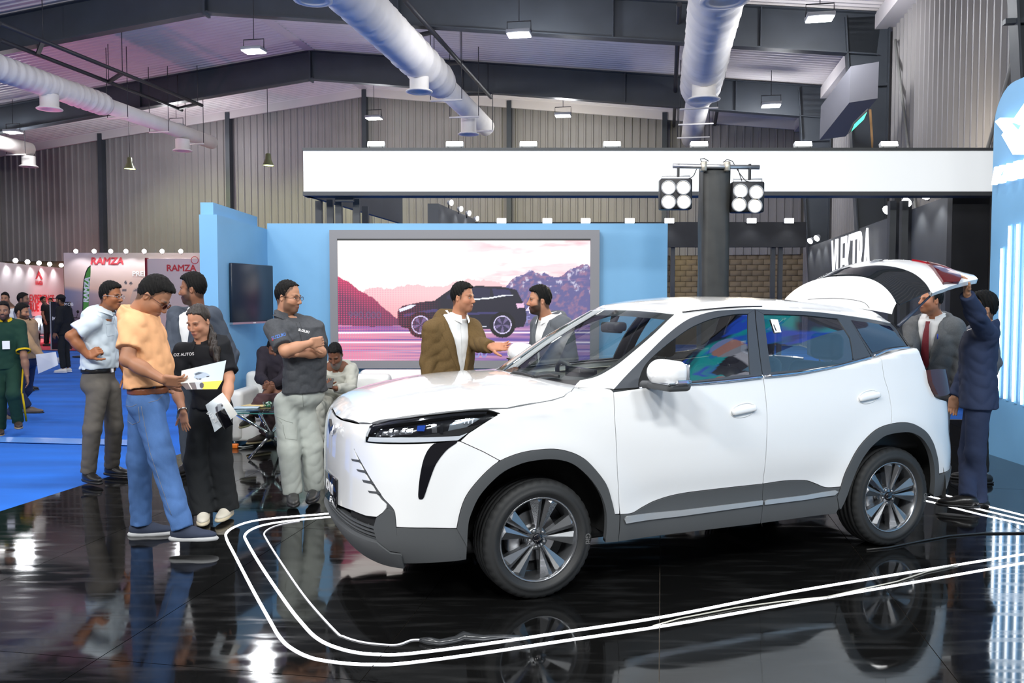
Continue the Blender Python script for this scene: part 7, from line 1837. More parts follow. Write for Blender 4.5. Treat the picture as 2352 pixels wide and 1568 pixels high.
# ---- seated men
P = Person('bearded man in cream clothes sitting and looking at his phone', -1.92, 9.35, -85, 1.74, (0.17, 0.085, 0.055), seat=0.46, head=(770, 814, 9.12), head_yaw=-95, head_pitch=34, neck=(772, 846, 9.25), lean=14, seed=17, build=1.06, head_sc=1.08,
           J={'shr': p(733, 845, 9.25), 'shl': p(808, 850, 9.22), 'elr': p(726, 888, 9.05), 'wrr': p(744, 888, 8.85), 'ell': p(806, 893, 9.05), 'wrl': p(772, 892, 8.85), 'knr': (0.44, -0.18, 0.52), 'knl': (0.44, 0.20, 0.52), 'anr': (0.42, -0.18, 0.08), 'anl': (0.42, 0.20, 0.08)})
P.body(beard=0.85, beard_len=0.030, beard_col=(0.16, 0.15, 0.14), hands={'r': dict(d=(0.7, -0.6, 0.3), n=(0.2, -0.2, 1), curl=0.7), 'l': dict(d=(-0.7, -0.6, 0.2), n=(-0.2, -0.2, 1), curl=0.7)}); P.hair(top=0.006)
P.top('shirt', M_BEIGE, 0.024, 'long', hem=0.92, belly=0.02, amp=0.006); P.collar(M_BEIGE); P.trousers(M_BEIGE, baggy=0.03, top=0.05, amp=0.006); P.shoes(M_SANDAL, M_SANDAL)
ph = tag(MB().obox(tuple(on_y(757, 880, 8.76)), (0.036, 0, 0.0), (0, -0.045, -0.045), (0, -0.003, 0.003)).build('phone', M_BLACK), 'smartphone in the hands of the seated man in cream', 'phone')
P = Person('seated man in a dark shirt with crossed legs behind the charcoal polo', -2.74, 9.95, -72, 1.74, (0.15, 0.075, 0.05), seat=0.46, head=(628, 800, 9.9), head_yaw=-60, head_pitch=25, seed=19, res=1.3,
           J={'elr': p(598, 868, 9.75), 'wrr': p(612, 880, 9.5), 'ell': p(650, 870, 9.75), 'wrl': p(625, 882, 9.5), 'knr': p(622, 888, 9.45), 'anr': p(575, 958, 9.35), 'knl': p(635, 905, 9.5), 'anl': p(606, 1000, 9.55)})
P.body(hands={'r': dict(curl=0.8), 'l': dict(curl=0.8)}); P.hair()
P.top('shirt', cloth('dark_plum_shirt', (0.020, 0.016, 0.024)), 0.022, 'long', hem=0.92, amp=0.005); P.trousers(cloth('plum_trousers', (0.075, 0.040, 0.045)), baggy=0.025, top=0.05, amp=0.005); P.shoes(M_SANDAL, mat('tan_sole', (0.42, 0.33, 0.2), 0.7), (-60, -30), toe=(0.0, -0.1))

# ---- two men talking behind the bonnet
P = Person('man in a brown blazer and white shirt gesturing behind the bonnet', -0.50, 7.05, -48, 1.80, (0.40, 0.21, 0.135), head=(1062, 683, 7.02), head_yaw=-22, head_pitch=2, neck=(1054, 727, 7.05), seed=23, build=1.08,
           J={'shr': p(992, 752, 6.92), 'shl': p(1086, 748, 7.18), 'elr': p(985, 835, 6.92), 'wrr': p(985, 890, 6.85), 'ell': p(1100, 790, 7.0), 'wrl': p(1127, 796, 6.75)})
P.body(beard=0.22, moust=0.15, hands={'l': dict(d=(0.95, -0.2, 0.0), n=(0.2, -0.75, 0.6), curl=0.25, spread=0.3, thumb_in=0.2, thumb=1), 'r': dict(curl=0.5)}); P.hair(vol=(0.006, 0.008), top=0.012)
P.top('shirt', M_WHITESH, 0.005, 'none', tucked=True, amp=0.0012); P.collar(M_WHITESH, flap=0.022)
seam(P, P.top_o, [[(1058, 745), (1060, 790), (1062, 840)]], mat('white_seam', (0.55, 0.55, 0.54), 0.9), 0.0018)
P.top('blazer', M_BROWN, 0.028, 'long', hem=0.78, open_front=vfront(wid=0.11, button=0.98, low=0.03)); lapels(P, M_BROWN, wid=0.11, button=1.0)
P.trousers(M_BLKTR); P.belt(M_BLKLEATHER); P.shoes(M_BLKLEATHER, M_BLACK)
P = Person('bearded man in a grey blazer seen through the windscreen', 0.34, 7.45, -145, 1.80, (0.38, 0.21, 0.14), head=(1240, 690, 7.40), head_yaw=188, head_pitch=0, neck=(1254, 731, 7.45), seed=29, build=1.06)
P.body(beard=0.92, moust=0.9, hands={'r': 'skip'}); P.hair(vol=(0.016, 0.014), top=0.020)
P.top('shirt', M_WHITESH, 0.005, 'none', tucked=True, amp=0.0012); P.collar(M_WHITESH, flap=0.022)
P.top('blazer', M_GREYBLZ, 0.026, 'long', hem=0.80, open_front=vfront(wid=0.09)); lapels(P, M_GREYBLZ, wid=0.09); P.trousers(M_BLKTR); P.shoes(M_BLKLEATHER, M_BLACK)

# ---- men at the tailgate
P = Person('man in a grey suit with a red tie behind the open tailgate', 3.78, 7.62, -138, 1.78, (0.36, 0.18, 0.11), head=(2139, 690, 7.55), head_yaw=184, head_pitch=-4, neck=(2148, 728, 7.6), seed=31, build=1.14,
           J={'elr': p(2092, 815, 7.5), 'wrr': p(2100, 880, 7.4)})
P.body(beard=0.12, hands={'r': dict(curl=0.4)}); P.hair(top=0.006, vol=(0.0, 0.0))
P.top('shirt', M_WHITESH, 0.005, 'none', tucked=True, amp=0.0012); P.collar(M_WHITESH, flap=0.022)
pts = [P.up(0.150 + 0.016 * s_, 0.0, z) for s_, z in ((-2.6, 1.452), (-1.6, 1.42), (0, 1.33), (0.6, 1.2), (0.6, 1.08), (0, 1.02))]
mb = MB()
vs = []
for i, (q, w) in enumerate(zip(pts, (0.020, 0.017, 0.026, 0.032, 0.036, 0.010))):
    for a, d in ((-1, 0), (0, 0.008), (1, 0)): vs.append(tuple(q + P.l * w * a + P.f * d))
mb.add(vs, [(i * 3 + a, i * 3 + a + 1, i * 3 + 4 + a, i * 3 + 3 + a) for i in range(5) for a in (0, 1)], True).build('tie', M_TIE, P.top_o, fixn=False)
P.top('suit_jacket', M_GREYSUIT, 0.028, 'long', hem=0.78, open_front=vfront(wid=0.10, button=1.0, low=0.018)); lapels(P, M_GREYSUIT, wid=0.10, button=1.02)
MB().tube([tuple(P.up(0.165, 0.105, 1.30)), tuple(P.up(0.163, 0.104, 1.345))], 0.005, 6).build('pen', mat('blue_pen', (0.02, 0.06, 0.5), 0.3), P.top_o)
P.trousers(M_GREYSUIT); P.shoes(M_BLKLEATHER, M_BLACK)
P = Person('bearded man in a navy suit holding the tailgate up', 3.74, 6.78, 152, 1.76, (0.40, 0.24, 0.16), head=(2256, 709, 6.74), head_yaw=168, head_pitch=-6, neck=(2262, 746, 6.78), seed=37, build=1.08, head_sc=1.1,
           J={'shl': p(2268, 765, 6.62), 'ell': p(2240, 722, 6.42), 'wrl': p(2221, 676, 6.30), 'shr': p(2248, 765, 6.95), 'elr': p(2222, 850, 7.0), 'wrr': p(2192, 912, 6.95), 'knl': p(2240, 1040, 6.70), 'anl': p(2248, 1148, 6.78), 'knr': p(2225, 1040, 6.86), 'anr': p(2222, 1143, 6.62)})
P.body(beard=0.9, moust=0.9, hands={'l': dict(d=(-0.12, -0.1, 1), n=(-0.9, 0.1, -0.1), curl=0.5), 'r': dict(curl=0.5, d=(-0.1, 0, -1))}); P.hair(top=0.018, vol=(0.008, 0.01))
P.top('shirt', M_WHITESH, 0.005, 'none', tucked=True, amp=0.0012); P.collar(M_WHITESH, flap=0.022)
P.top('suit_jacket', M_NAVY, 0.028, 'long', hem=0.80, open_front=vfront(wid=0.09, low=0.03, button=1.02), amp=0.003, label='navy suit jacket'); P.trousers(M_NAVY, baggy=0.014, cuff=0.02); P.shoes(M_BLKLEATHER, M_BLACK, (12, 8)); P.watch('l', M_GOLDW)
P = Person('person with dark wavy hair hidden behind the man in navy', 4.28, 7.75, 175, 1.70, (0.38, 0.22, 0.15), head=(2249, 708, 7.7), seed=41, res=1.4)
P.body(); P.hair(top=0.02, vol=(0.02, 0.016)); P.top('shirt', cloth('slate_shirt', (0.12, 0.13, 0.15)), 0.02, 'long', tucked=True); P.trousers(M_BLKTR); P.shoes(M_BLKLEATHER, M_BLACK)

# ---- visitors on the blue carpet
M_GREEN = cloth('bottle_green', (0.010, 0.040, 0.026)); M_YELL = cloth('yellow_trim', (0.62, 0.42, 0.01))
P = Person('young man in a green polo with yellow collar at the left edge', -6.30, 10.55, -58, 1.68, (0.22, 0.13, 0.09), head=(8, 714, 10.5), head_yaw=-68, seed=43, res=1.5, build=0.98,
           J={'ell': p(55, 818, 10.5), 'wrl': p(62, 862, 10.5), 'knl': p(30, 905, 10.4), 'anl': p(42, 968, 10.55), 'knr': p(2, 900, 10.5), 'anr': p(0, 985, 10.6)})
P.body(beard=0.75, moust=0.8); P.hair(top=0.012, vol=(0.01, 0.01))
P.top('polo_shirt', M_GREEN, 0.020, 'short', hem=0.84, scut=0.85); P.collar(M_YELL)
e = P.j['shl'] + (P.j['ell'] - P.j['shl']) * 0.85; d = nrm(P.j['ell'] - P.j['shl'])
MB().tube([tuple(e - d * 0.02), tuple(e + d * 0.004)], 0.088 * P.k, 20, caps=False).build('sleeve_band', M_YELL, P.top_o)
o = MB().obox(tuple(P.up(0.155, 0.0, 1.16)), tuple(P.l * 0.04), tuple(P.f * 0.003), tuple(P.u * 0.05)).build('name_badge', M_WHITETXT, P.T)
P.trousers(M_GREEN, baggy=0.02, cuff=0.02); 
for a, b in ((P.j['hipl'], P.j['knl']), (P.j['knl'], P.j['anl'])): MB().tube([tuple(a + P.l * 0.098), tuple(b + P.l * 0.088)], 0.012, 6).build('stripe', M_YELL, P.bot_o)
P.shoes(M_SANDAL, mat('tan_sandal', (0.30, 0.23, 0.15), 0.7), (0, 0))
P = Person('bearded man in a tan shirt walking with a sheet of paper', -6.75, 11.8, 2, 1.66, (0.30, 0.165, 0.105), head=(50, 716, 11.75), head_yaw=4, head_pitch=8, seed=47, res=1.6,
           J={'elr': p(72, 795, 11.55), 'wrr': p(97, 820, 11.5), 'knr': p(40, 900, 11.7), 'anr': p(66, 937, 11.8), 'knl': p(60, 895, 11.95), 'anl': p(20, 955, 11.95)})
P.body(beard=0.9, moust=0.85, hands={'r': dict(d=(1, 0, -0.3), n=(0, 1, -0.4), curl=0.6)}); P.hair(top=0.022, vol=(0.01, 0.012))
P.top('shirt', cloth('tan_shirt', (0.34, 0.22, 0.13)), 0.024, 'long', hem=0.90); P.collar(MATS['tan_shirt']); P.trousers(M_NAVY, baggy=0.02); P.shoes(mat('tan_boot', (0.16, 0.12, 0.09), 0.6), M_BLACK, (0, 0))
pa = [on_y(82, 814, 11.45), on_y(128, 808, 11.35), on_y(134, 838, 11.3), on_y(88, 858, 11.4)]
mb = MB(); mb.add([tuple(q) for q in pa] + [tuple(q + Vector((0, 0.002, 0.001))) for q in pa], [(0, 1, 2, 3), (7, 6, 5, 4), (0, 4, 5, 1), (1, 5, 6, 2), (2, 6, 7, 3), (3, 7, 4, 0)]); tag(mb.build('paper_sheet', mat('paper', (0.75, 0.78, 0.84), 0.6)), 'white sheet of paper carried by the man in tan', 'paper')
P = Person('man in a black jacket, cap and white trainers on the carpet', -10.35, 19.6, 178, 1.80, (0.20, 0.11, 0.07), head=(139, 690, 19.55), head_yaw=182, seed=53, res=2.2, J={'elr': (-0.05, -0.2, 1.15), 'wrr': (0.08, -0.16, 0.98)})
P.body(beard=0.9); P.hair(top=0.01)
P.top('jacket', M_BLKPOLO, 0.034, 'long', hem=0.84); P.trousers(M_BLKTR, baggy=0.008); P.shoes(mat('white_trainer', (0.75, 0.73, 0.68), 0.5), M_WHITETXT)
S = Solid(0.009); hs = P.hs; S.ell(P.hp(-0.01, 0, 0.045), np.array([0.115, 0.092, 0.108]) * hs, P.HF); S.plane(P.hp(0, 0, 0.05), -P.HF[2]); S.rbox(P.hp(0.13, 0, 0.052), np.array([0.06, 0.07, 0.008]) * hs, 0.006, P.HF, 0.01); solid_obj('cap', [S.mesh()], M_BLKPOLO, P.T)
P.decal('MOB', (158, 699), 19.4, 0.10, M_WHITETXT)
for lab, X, Y, yaw, H, hd, hy, topc, botc, sl, sk, seed, kw in (
    ('man in a black T-shirt standing by the white scooter', -16.95, 30.9, 5, 1.80, (99, 689, 30.9), 0, (0.012, 0.013, 0.015), (0.014, 0.014, 0.016), 'short', (0.27, 0.15, 0.10), 59, {}),
    ('man in a dark blue shirt behind the black standee', -16.6, 31.8, -60, 1.74, (116, 692, 31.8), -70, (0.02, 0.03, 0.055), (0.014, 0.014, 0.016), 'short', (0.27, 0.14, 0.09), 61, {}),
    ('man with glasses and white shirt behind the green polo', -9.9, 16.8, -80, 1.80, (12, 686, 16.8), -75, (0.65, 0.66, 0.68), (0.05, 0.05, 0.06), 'long', (0.30, 0.17, 0.11), 67, {}),
    ('man in a grey shirt walking behind the man in tan', -8.98, 15.6, 8, 1.80, (53, 688, 15.6), 10, (0.22, 0.22, 0.27), (0.03, 0.03, 0.04), 'long', (0.20, 0.11, 0.075), 71, {'J': {'elr': (0.02, -0.24, 1.12), 'wrr': (0.20, -0.22, 0.98)}})):
    P = Person(lab, X, Y, yaw, H, sk, head=hd, head_yaw=hy, seed=seed, res=2.6, **kw)
    P.body(beard=0.7, moust=0.7); P.hair(top=0.015, vol=(0.01, 0.01)); P.top('shirt', cloth('visitor_top_%d' % seed, topc), 0.022, sl, hem=0.88); P.trousers(cloth('visitor_legs_%d' % seed, botc)); P.shoes(M_BLKLEATHER, M_BLACK)
# ================================================================== SEATING CORNER
M_SOFA = mat('white_leather', (0.74, 0.74, 0.72), 0.42, var=0.03, vscale=5, bump=0.05, bscale=120)
def armchair(label, x0, x1, y0, y1, seat=0.42, arm=0.63, back=0.80, aw=0.17, bw=0.20, arms=(1, 1), n=1):
    cx, cy = (x0 + x1) / 2, (y0 + y1) / 2
    t = thing('armchair', label, 'sofa', (cx, cy, 0), 0, 'white leather seats'); X0, X1, Y0, Y1 = x0 - cx, x1 - cx, y0 - cy, y1 - cy
    MB().rbox(X0 + 0.02, X1 - 0.02, Y0 + 0.02, Y1 - 0.02, 0.05, 0.30, 0.03, 2).build('base', M_SOFA, t)
    if arms[0]: MB().rbox(X0, X0 + aw, Y0, Y1, 0.06, arm, 0.055, 3).build('arm', M_SOFA, t)
    if arms[1]: MB().rbox(X1 - aw, X1, Y0, Y1, 0.06, arm, 0.055, 3).build('arm', M_SOFA, t)
    MB().rbox(X0, X1, Y1 - bw, Y1, 0.06, back, 0.06, 3).build('backrest', M_SOFA, t)
    a, b = X0 + aw * arms[0], X1 - aw * arms[1]
    for i in range(n): MB().rbox(a + (b - a) * i / n + 0.004, a + (b - a) * (i + 1) / n - 0.004, Y0 - 0.01, Y1 - bw, 0.28, seat, 0.05, 3).build('seat_cushion', M_SOFA, t)
    for sx in (X0 + 0.06, X1 - 0.06):
        for sy in (Y0 + 0.06, Y1 - 0.06): MB().cyl((sx, sy, 0), (sx, sy, 0.06), 0.022, n=10).build('foot', M_CHROME, t)
armchair('white leather armchair against the blue side wall', -3.24, -2.46, 9.62, 10.45)
armchair('white leather armchair under the man in cream', -2.40, -1.42, 9.20, 10.05, arm=0.60)
armchair('white leather sofa under the big screen', -1.98, -0.55, 10.25, 11.15, back=0.76, n=2)
c = on_z(598, 942, 0.50)
T = thing('glass_table', 'low glass table on crossed chrome legs', 'table', (c.x, c.y, 0))
M_GREENGLASS = glass_mat('table_glass', (0.72, 0.86, 0.84), 1.5)
gt = MB().rbox(-0.34, 0.42, -0.28, 0.30, 0.496, 0.508, 0.004, 1); gt.build('glass_top', M_GREENGLASS, T)
MB().box(-0.335, 0.415, -0.2805, -0.276, 0.4965, 0.5075).build('glass_edge', mat('glass_edge_green', (0.05, 0.22, 0.20), 0.1), T)
hub = Vector((0.10, 0.0, 0.24))
for d in ((-0.24, -0.12, 0.49), (0.05, -0.20, 0.49), (0.28, 0.16, 0.49)):
    top = Vector(d); bot = hub + (hub - top) * 0.98; bot.z = 0.015
    MB().tube([top, hub + Vector((0.012 * d[0], 0.02, 0)), bot], 0.016, 10).build('leg', M_CHROME, T)
MB().cyl(hub + Vector((0, 0, -0.035)), hub + Vector((0, 0, 0.035)), 0.045, n=14).build('hub', M_BLACK, T)
zt = 0.5085
for px, py, rz, col, lab in ((566, 936, 0.1, (0.55, 0.68, 0.78), 'pale blue brochure on the glass table'), (588, 931, -0.25, (0.72, 0.55, 0.25), 'brown-edged magazine lying on the glass table')):
    q = on_z(px, py, zt); o = tag(MB().rbox(-0.13, 0.13, -0.09, 0.09, 0, 0.006, 0.002, 1).build('brochure', mat('brochure_%d' % px, col, 0.35, var=0.25, vscale=9)), lab, 'brochure'); o.location = q; o.rotation_euler = (0, 0, rz)
q = on_z(617, 938, zt); T = thing('candy_bowl', 'clear bowl of green sweets on the glass table', 'bowl', q)
MB().lathe([(0.03, 0.0), (0.055, 0.03), (0.062, 0.075), (0.058, 0.075), (0.050, 0.03), (0.001, 0.008)], 24).build('bowl', glass_mat('bowl_glass', (0.85, 0.92, 0.9), 1.45), T)
rr = random.Random(4); me = MB(); me.lathe([(0.001, 0.008), (0.010, 0.005), (0.012, 0), (0.010, -0.005), (0.001, -0.008)], 8); sm = me.mesh('sweet', mat('sweet_green', (0.03, 0.22, 0.10), 0.3)); sm2 = me.mesh('sweet', mat('sweet_white', (0.7, 0.72, 0.7), 0.3))
for i in range(22):
    a = rr.random() * 6.28; r_ = 0.036 * math.sqrt(rr.random()); link('sweet', sm if i % 3 else sm2, T, (r_ * math.cos(a), r_ * math.sin(a), 0.02 + 0.045 * rr.random()), (rr.random() * 3, rr.random() * 3, 0))
q = on_z(540, 1029, 0.0); T = thing('power_plug', 'orange power socket with grey lead by the blue wall', 'power socket', q)
MB().rbox(-0.05, 0.035, -0.03, 0.03, 0.0, 0.05, 0.008, 2).build('socket_box', mat('orange_plastic', (0.85, 0.20, 0.02), 0.4), T)
MB().tube([(0.03, 0, 0.02), (0.08, 0.03, 0.006), (0.13, 0.09, 0.006), (0.16, 0.14, 0.006)], 0.007, 6).build('lead', mat('grey_lead', (0.45, 0.47, 0.48), 0.5), T)

# ================================================================== PAPERS IN HANDS
def paint_leaf(img, fn):
    h, w, _ = img.shape; X, Y = np.meshgrid(np.linspace(0, 1, w), np.linspace(0, 1, h)); fn(img, X, Y); return img
def leaf(name, corners, imgf, parent, n=(90, 60), thick=0.0012):
    """four world corners: lower-left, lower-right, upper-right, upper-left"""
    w, h = n; img = np.ones((h, w, 3)); X, Y = np.meshgrid(np.linspace(0, 1, w), np.linspace(1, 0, h)); imgf(img, X, Y)
    A, B, C, D = [np.array(q) for q in corners]; xs, ys = np.meshgrid(np.linspace(0, 1, w), np.linspace(0, 1, h))
    P = ((A[None, None] * (1 - xs[..., None]) + B * xs[..., None]) * (1 - ys[..., None]) + (D * (1 - xs[..., None]) + C * xs[..., None]) * ys[..., None])
    nv = nrm(np.cross(B - A, D - A)); idx = np.arange(h * w).reshape(h, w); F = np.stack([idx[:-1, :-1], idx[:-1, 1:], idx[1:, 1:], idx[1:, :-1]], -1).reshape(-1, 4)
    P = P.reshape(-1, 3); V = np.concatenate([P, P - nv * thick]); F2 = F[:, ::-1] + h * w
    me = bpy.data.meshes.new(name); me.from_pydata(V.tolist(), [], np.concatenate([F, F2]).tolist())
    a = me.color_attributes.new('paint', 'FLOAT_COLOR', 'POINT'); c = np.ones((2 * h * w, 4), np.float32); c[:h * w, :3] = img[::-1].reshape(-1, 3); c[h * w:, :3] = (0.7, 0.72, 0.74); a.data.foreach_set('color', c.ravel())
    me.materials.append(M_PRINT); return link(name, me, parent)
M_PRINT = mat('glossy_print', (1, 1, 1), 0.3, attr='paint')
def car_blob(img, X, Y, cx, cy, sx, sy, ang, body, glass):
    c, s_ = math.cos(ang), math.sin(ang); u = ((X - cx) * c + (Y - cy) * s_) / sx; v = (-(X - cx) * s_ + (Y - cy) * c) / sy
    img[inpoly(u, v, [(-1, -0.5), (-1, 0.1), (-0.55, 0.35), (-0.3, 0.8), (0.5, 0.85), (0.9, 0.35), (1, 0.1), (1, -0.5)])] = body
    img[inpoly(u, v, [(-0.45, 0.35), (-0.25, 0.7), (0.42, 0.75), (0.7, 0.35)])] = glass
    for k in (-0.6, 0.6): img[np.hypot(u - k, (v + 0.5) * sy / sx) < 0.22] = (0.03, 0.03, 0.04)
    img[inpoly(u, v, [(-1, -0.45), (-1, -0.2), (-0.8, -0.1), (-0.75, -0.45)])] = (0.1, 0.1, 0.12)
def f_up(img, X, Y):
    img[:] = np.array((0.46, 0.53, 0.58)) * (0.9 + 0.25 * (1 - X)[..., None]); img[X < 0.30] = (0.56, 0.59, 0.56); car_blob(img, X, Y, 0.46, 0.38, 0.17, 0.34, 0.5, (0.32, 0.38, 0.46), (0.07, 0.09, 0.12))
def f_lo(img, X, Y):
    img[:] = (0.82, 0.58, 0.03); img[X < 0.52] = (0.10, 0.08, 0.08); img[(X > 0.34) & (X < 0.52)] = (0.42, 0.44, 0.46); img[(X > 0.16) & (X < 0.20)] = (0.6, 0.55, 0.5); img[np.hypot((X - 0.5) / 0.06, (Y - 0.5) / 0.4) < 1] = (0.04, 0.04, 0.05)
sp0, sp1 = np.array(on_y(415, 880, 5.50)), np.array(on_y(511, 873.5, 5.52))
u0, u1 = np.array(on_y(417, 851, 5.66)), np.array(on_y(519.5, 827, 5.70)); l0, l1 = np.array(on_y(428, 894, 5.34)), np.array(on_y(499, 893, 5.36))
T = thing('folder', 'open white and yellow car folder in the hands of the orange-shirted man', 'folder', tuple(sp0)); rl = lambda *q: [v - sp0 for v in q]
leaf('upper_leaf', rl(sp0, sp1, u1, u0), f_up, T); leaf('lower_leaf', rl(l0, l1, sp1, sp0), f_lo, T)
M_PRTXT = mat('print_white', (0.92, 0.94, 0.95), 0.5)
def leaf_text(txt, size, corners, cx, cy, ang, parent, m=None):
    A, B, C, D = corners; o = A + (B - A) * cx + (D - A) * cy; ex, ey = nrm(B - A), nrm(D - A); nv = nrm(np.cross(ex, ey)); ey = np.cross(nv, ex)
    x = ex * math.cos(ang) + ey * math.sin(ang); y = np.cross(nv, x)
    return text('print_text', txt, size, frame(tuple(o + nv * 0.0015), tuple(x), tuple(y)), m or M_PRTXT, parent, bold=size * 0.02)
leaf_text('KAIYI', 0.038, rl(sp0, sp1, u1, u0), 0.89, 0.5, PI / 2 * 1.0, T)
leaf_text('KAIYI', 0.022, rl(l0, l1, sp1, sp0), 0.80, 0.5, PI / 2, T); leaf_text('PRO', 0.018, rl(l0, l1, sp1, sp0), 0.72, 0.5, PI / 2, T)
q = [np.array(on_y(*a)) for a in ((493, 992, 6.00), (546, 951, 6.06), (511, 901, 6.10), (472, 930, 6.04))]
T = thing('brochure', 'grey car brochure held low by the woman in black', 'brochure', tuple(q[0])); q = [v - q[0] for v in q]
def f_br(img, X, Y):
    img[:] = (0.62, 0.68, 0.72); car_blob(img, X, Y, 0.52, 0.55, 0.20, 0.24, 1.2, (0.28, 0.30, 0.33), (0.05, 0.05, 0.07)); img[(X > 0.72)] = (0.72, 0.72, 0.68)
leaf('sheet', q, f_br, T); leaf_text('KAIYI', 0.040, q, 0.10, 0.5, PI / 2, T)
o = tag(MB().rbox(-0.036, 0.036, -0.005, 0.005, -0.075, 0.075, 0.004, 2).build('phone', M_GLOSSBLACK), 'dark phone in the left hand of the woman in black', 'phone'); o.location = on_y(515, 962, 6.00); o.rotation_euler = (0.3, -0.5, 0.5)

# ================================================================== THE SCOOTER STAND AT FAR LEFT
YR = 31.4
a, b = on_y(146, 580, YR), on_y(470, 580, YR); zr = CAMH + (HOR - 581) * YR / FPX
T = thing('exhibitor_backdrop', 'sunset-coloured backdrop wall with red lettering at far left', 'backdrop wall', (a.x, YR, 0))
MB().box(0, b.x - a.x, 0.02, 0.25, 0, zr).build('wall_panel', mat('backdrop_grey', (0.4, 0.38, 0.38), 0.6), T)
h, w = 80, 200; X, Y = np.meshgrid(np.linspace(146, 470, w), np.linspace(581, 795, h)); img = np.zeros((h, w, 3))
t = np.clip((Y - 581) / 120, 0, 1)[..., None]; img[:] = lin((214, 202, 206)) * (1 - t) + lin((226, 186, 160)) * t
t = np.clip((Y - 655) / 12 - (X - 146) / 60 * 0.6, 0, 1)[..., None] * np.clip(1 - (X - 146) / 170, 0, 1)[..., None]; img[:] = img * (1 - t) + lin((118, 130, 168)) * t
t = np.clip((Y - 690) / 60, 0, 1)[..., None]; img[:] = img * (1 - t) + lin((120, 110, 130)) * t
for poly, col in (([(304, 664), (318, 655), (334, 662), (345, 680), (340, 720), (300, 720), (296, 690)], (200, 180, 172)), ([(303, 667), (316, 661), (320, 668), (308, 670)], (110, 104, 112)), ([(278, 665), (288, 664), (288, 668), (278, 668)], (110, 104, 112))):
    img[inpoly(X, Y, poly)] = lin(col)
for cx, cy in ((287, 649), (299, 651)): img[np.hypot(X - cx, Y - cy) < 3.4] = lin((84, 82, 92))
picture('printed_picture', img, (0, 0.0, zr - 214 * YR / FPX), (b.x - a.x, 0, 0), (0, 0, 214 * YR / FPX), mat('backdrop_print', (1, 1, 1), 0.6, attr='paint'), T)
M_RED = mat('sign_red', (0.62, 0.05, 0.07), 0.5)
def wtxt(txt, px, py, size, m, **k): q = on_y(px, py, YR - 0.02); return text('wall_lettering', txt, size, frame((q.x - a.x, -0.02, q.z), (1, 0, 0), (0, 0, 1)), m, T, **k)
wtxt('RAMZA', 245, 600, 0.36, M_RED, shear=0.15, depth=0.02, fat=0.012); wtxt('PREMIUM', 337, 629, 0.26, M_PRTXT, fat=0.006)
q0, q1 = on_y(338, 594, YR - 0.6), on_y(470, 594, YR - 0.6)
T2 = thing('exhibitor_panel', 'lower grey panel with red lettering beside a red post', 'display panel', (q0.x, YR - 0.6, 0))
MB().box(0, q1.x - q0.x, 0, 0.12, 0, q0.z).build('panel', mat('panel_pinkgrey', (0.74, 0.71, 0.70), 0.6), T2)
MB().box(-0.07, 0.0, -0.04, 0.12, 0, q0.z + 0.03).build('red_post', mat('post_red', (0.25, 0.01, 0.03), 0.5), T2)
qq = on_y(416, 616, YR - 0.62); text('panel_lettering', 'RAMZA', 0.33, frame((qq.x - q0.x, -0.012, qq.z), (1, 0, 0), (0, 0, 1)), M_RED, T2, space=0.95, fat=0.010)
qq = on_y(447, 594, YR - 0.62); MB().tube([(qq.x - q0.x + 0.13 * math.cos(v), -0.012, qq.z - 0.05 + 0.13 * math.sin(v)) for v in np.linspace(0, 2 * PI, 25)[:-1]], 0.012, 6, closed=True).build('round_logo', M_RED, T2)
nm = ['first', 'second', 'third', 'fourth', 'fifth', 'sixth', 'seventh']
for i, px in enumerate((174, 216, 254, 289, 331, 372, 415)): spot('backdrop_spot', on_y(px, 577, YR - 0.35), (0.1, -0.9, -0.3), nm[i] + ' lamp from the left above the sunset backdrop', 'lamps above the sunset backdrop', w=0.18, en=26, at=(0, 0.30, -1.2))
# white side wall with pink floor light
wa, wb = on_y(-30, 600, 29.3), on_y(146, 618, 35.9); zq = 3.02
T = thing('exhibitor_side_wall', 'white slogan wall lit by five lamps at far left', 'backdrop wall', (wa.x, wa.y, 0)); d = wb - wa; d.z = 0; L_ = d.length; d.normalize(); nrm_ = Vector((d.y, -d.x, 0))
MB().obox(Vector((0, 0, zq / 2)) + d * L_ / 2 - nrm_ * 0.1, d * L_ / 2, nrm_ * 0.1, (0, 0, zq / 2)).build('wall_panel', mat('slogan_white', (0.72, 0.66, 0.68), 0.6), T)
def wall_at(px):
    r = ray(px, 690); k = (wa - CAM).dot(nrm_) / r.dot(nrm_); return CAM + r * k - wa
for txt, px, z, sz, m in (('EXPERIENCE', 96, 1.72, 0.42, M_RED), ('TRUE', 74, 1.38, 0.46, M_RED), ('RAMZA', 90, 2.35, 0.2, M_RED)):
    v = wall_at(px); text('slogan', txt, sz, frame((v.x + nrm_.x * 0.02, v.y + nrm_.y * 0.02, z), d, (0, 0, 1)), m, T, bold=0.012)
v = wall_at(90); MB().add([tuple(Vector((v.x, v.y, z)) + d * s_ + nrm_ * 0.02) for s_, z in ((-0.35, 2.5), (0, 2.85), (0.35, 2.5), (0.2, 2.5), (0, 2.68), (-0.2, 2.5))], [(0, 1, 4, 5), (1, 2, 3, 4)]).build('peak_logo', M_RED, T)
for i, px in enumerate((18, 46, 73, 98, 125)):
    v = wall_at(px) + wa; spot('slogan_wall_spot', Vector((v.x, v.y, zq + 0.08)) + nrm_ * 0.3, (0.6, -0.7, -0.3), nm[i] + ' lamp from the left above the slogan wall', 'lamps above the slogan wall', w=0.20, en=30, at=(-0.3, 0.1, -1.2))
lamp('pink_wash', 'SPOT', (-17.0, 33.6, 0.35), 160, (1.0, 0.12, 0.16), 0.2, aim=(-18.8, 34.5, 1.4), spot=120)
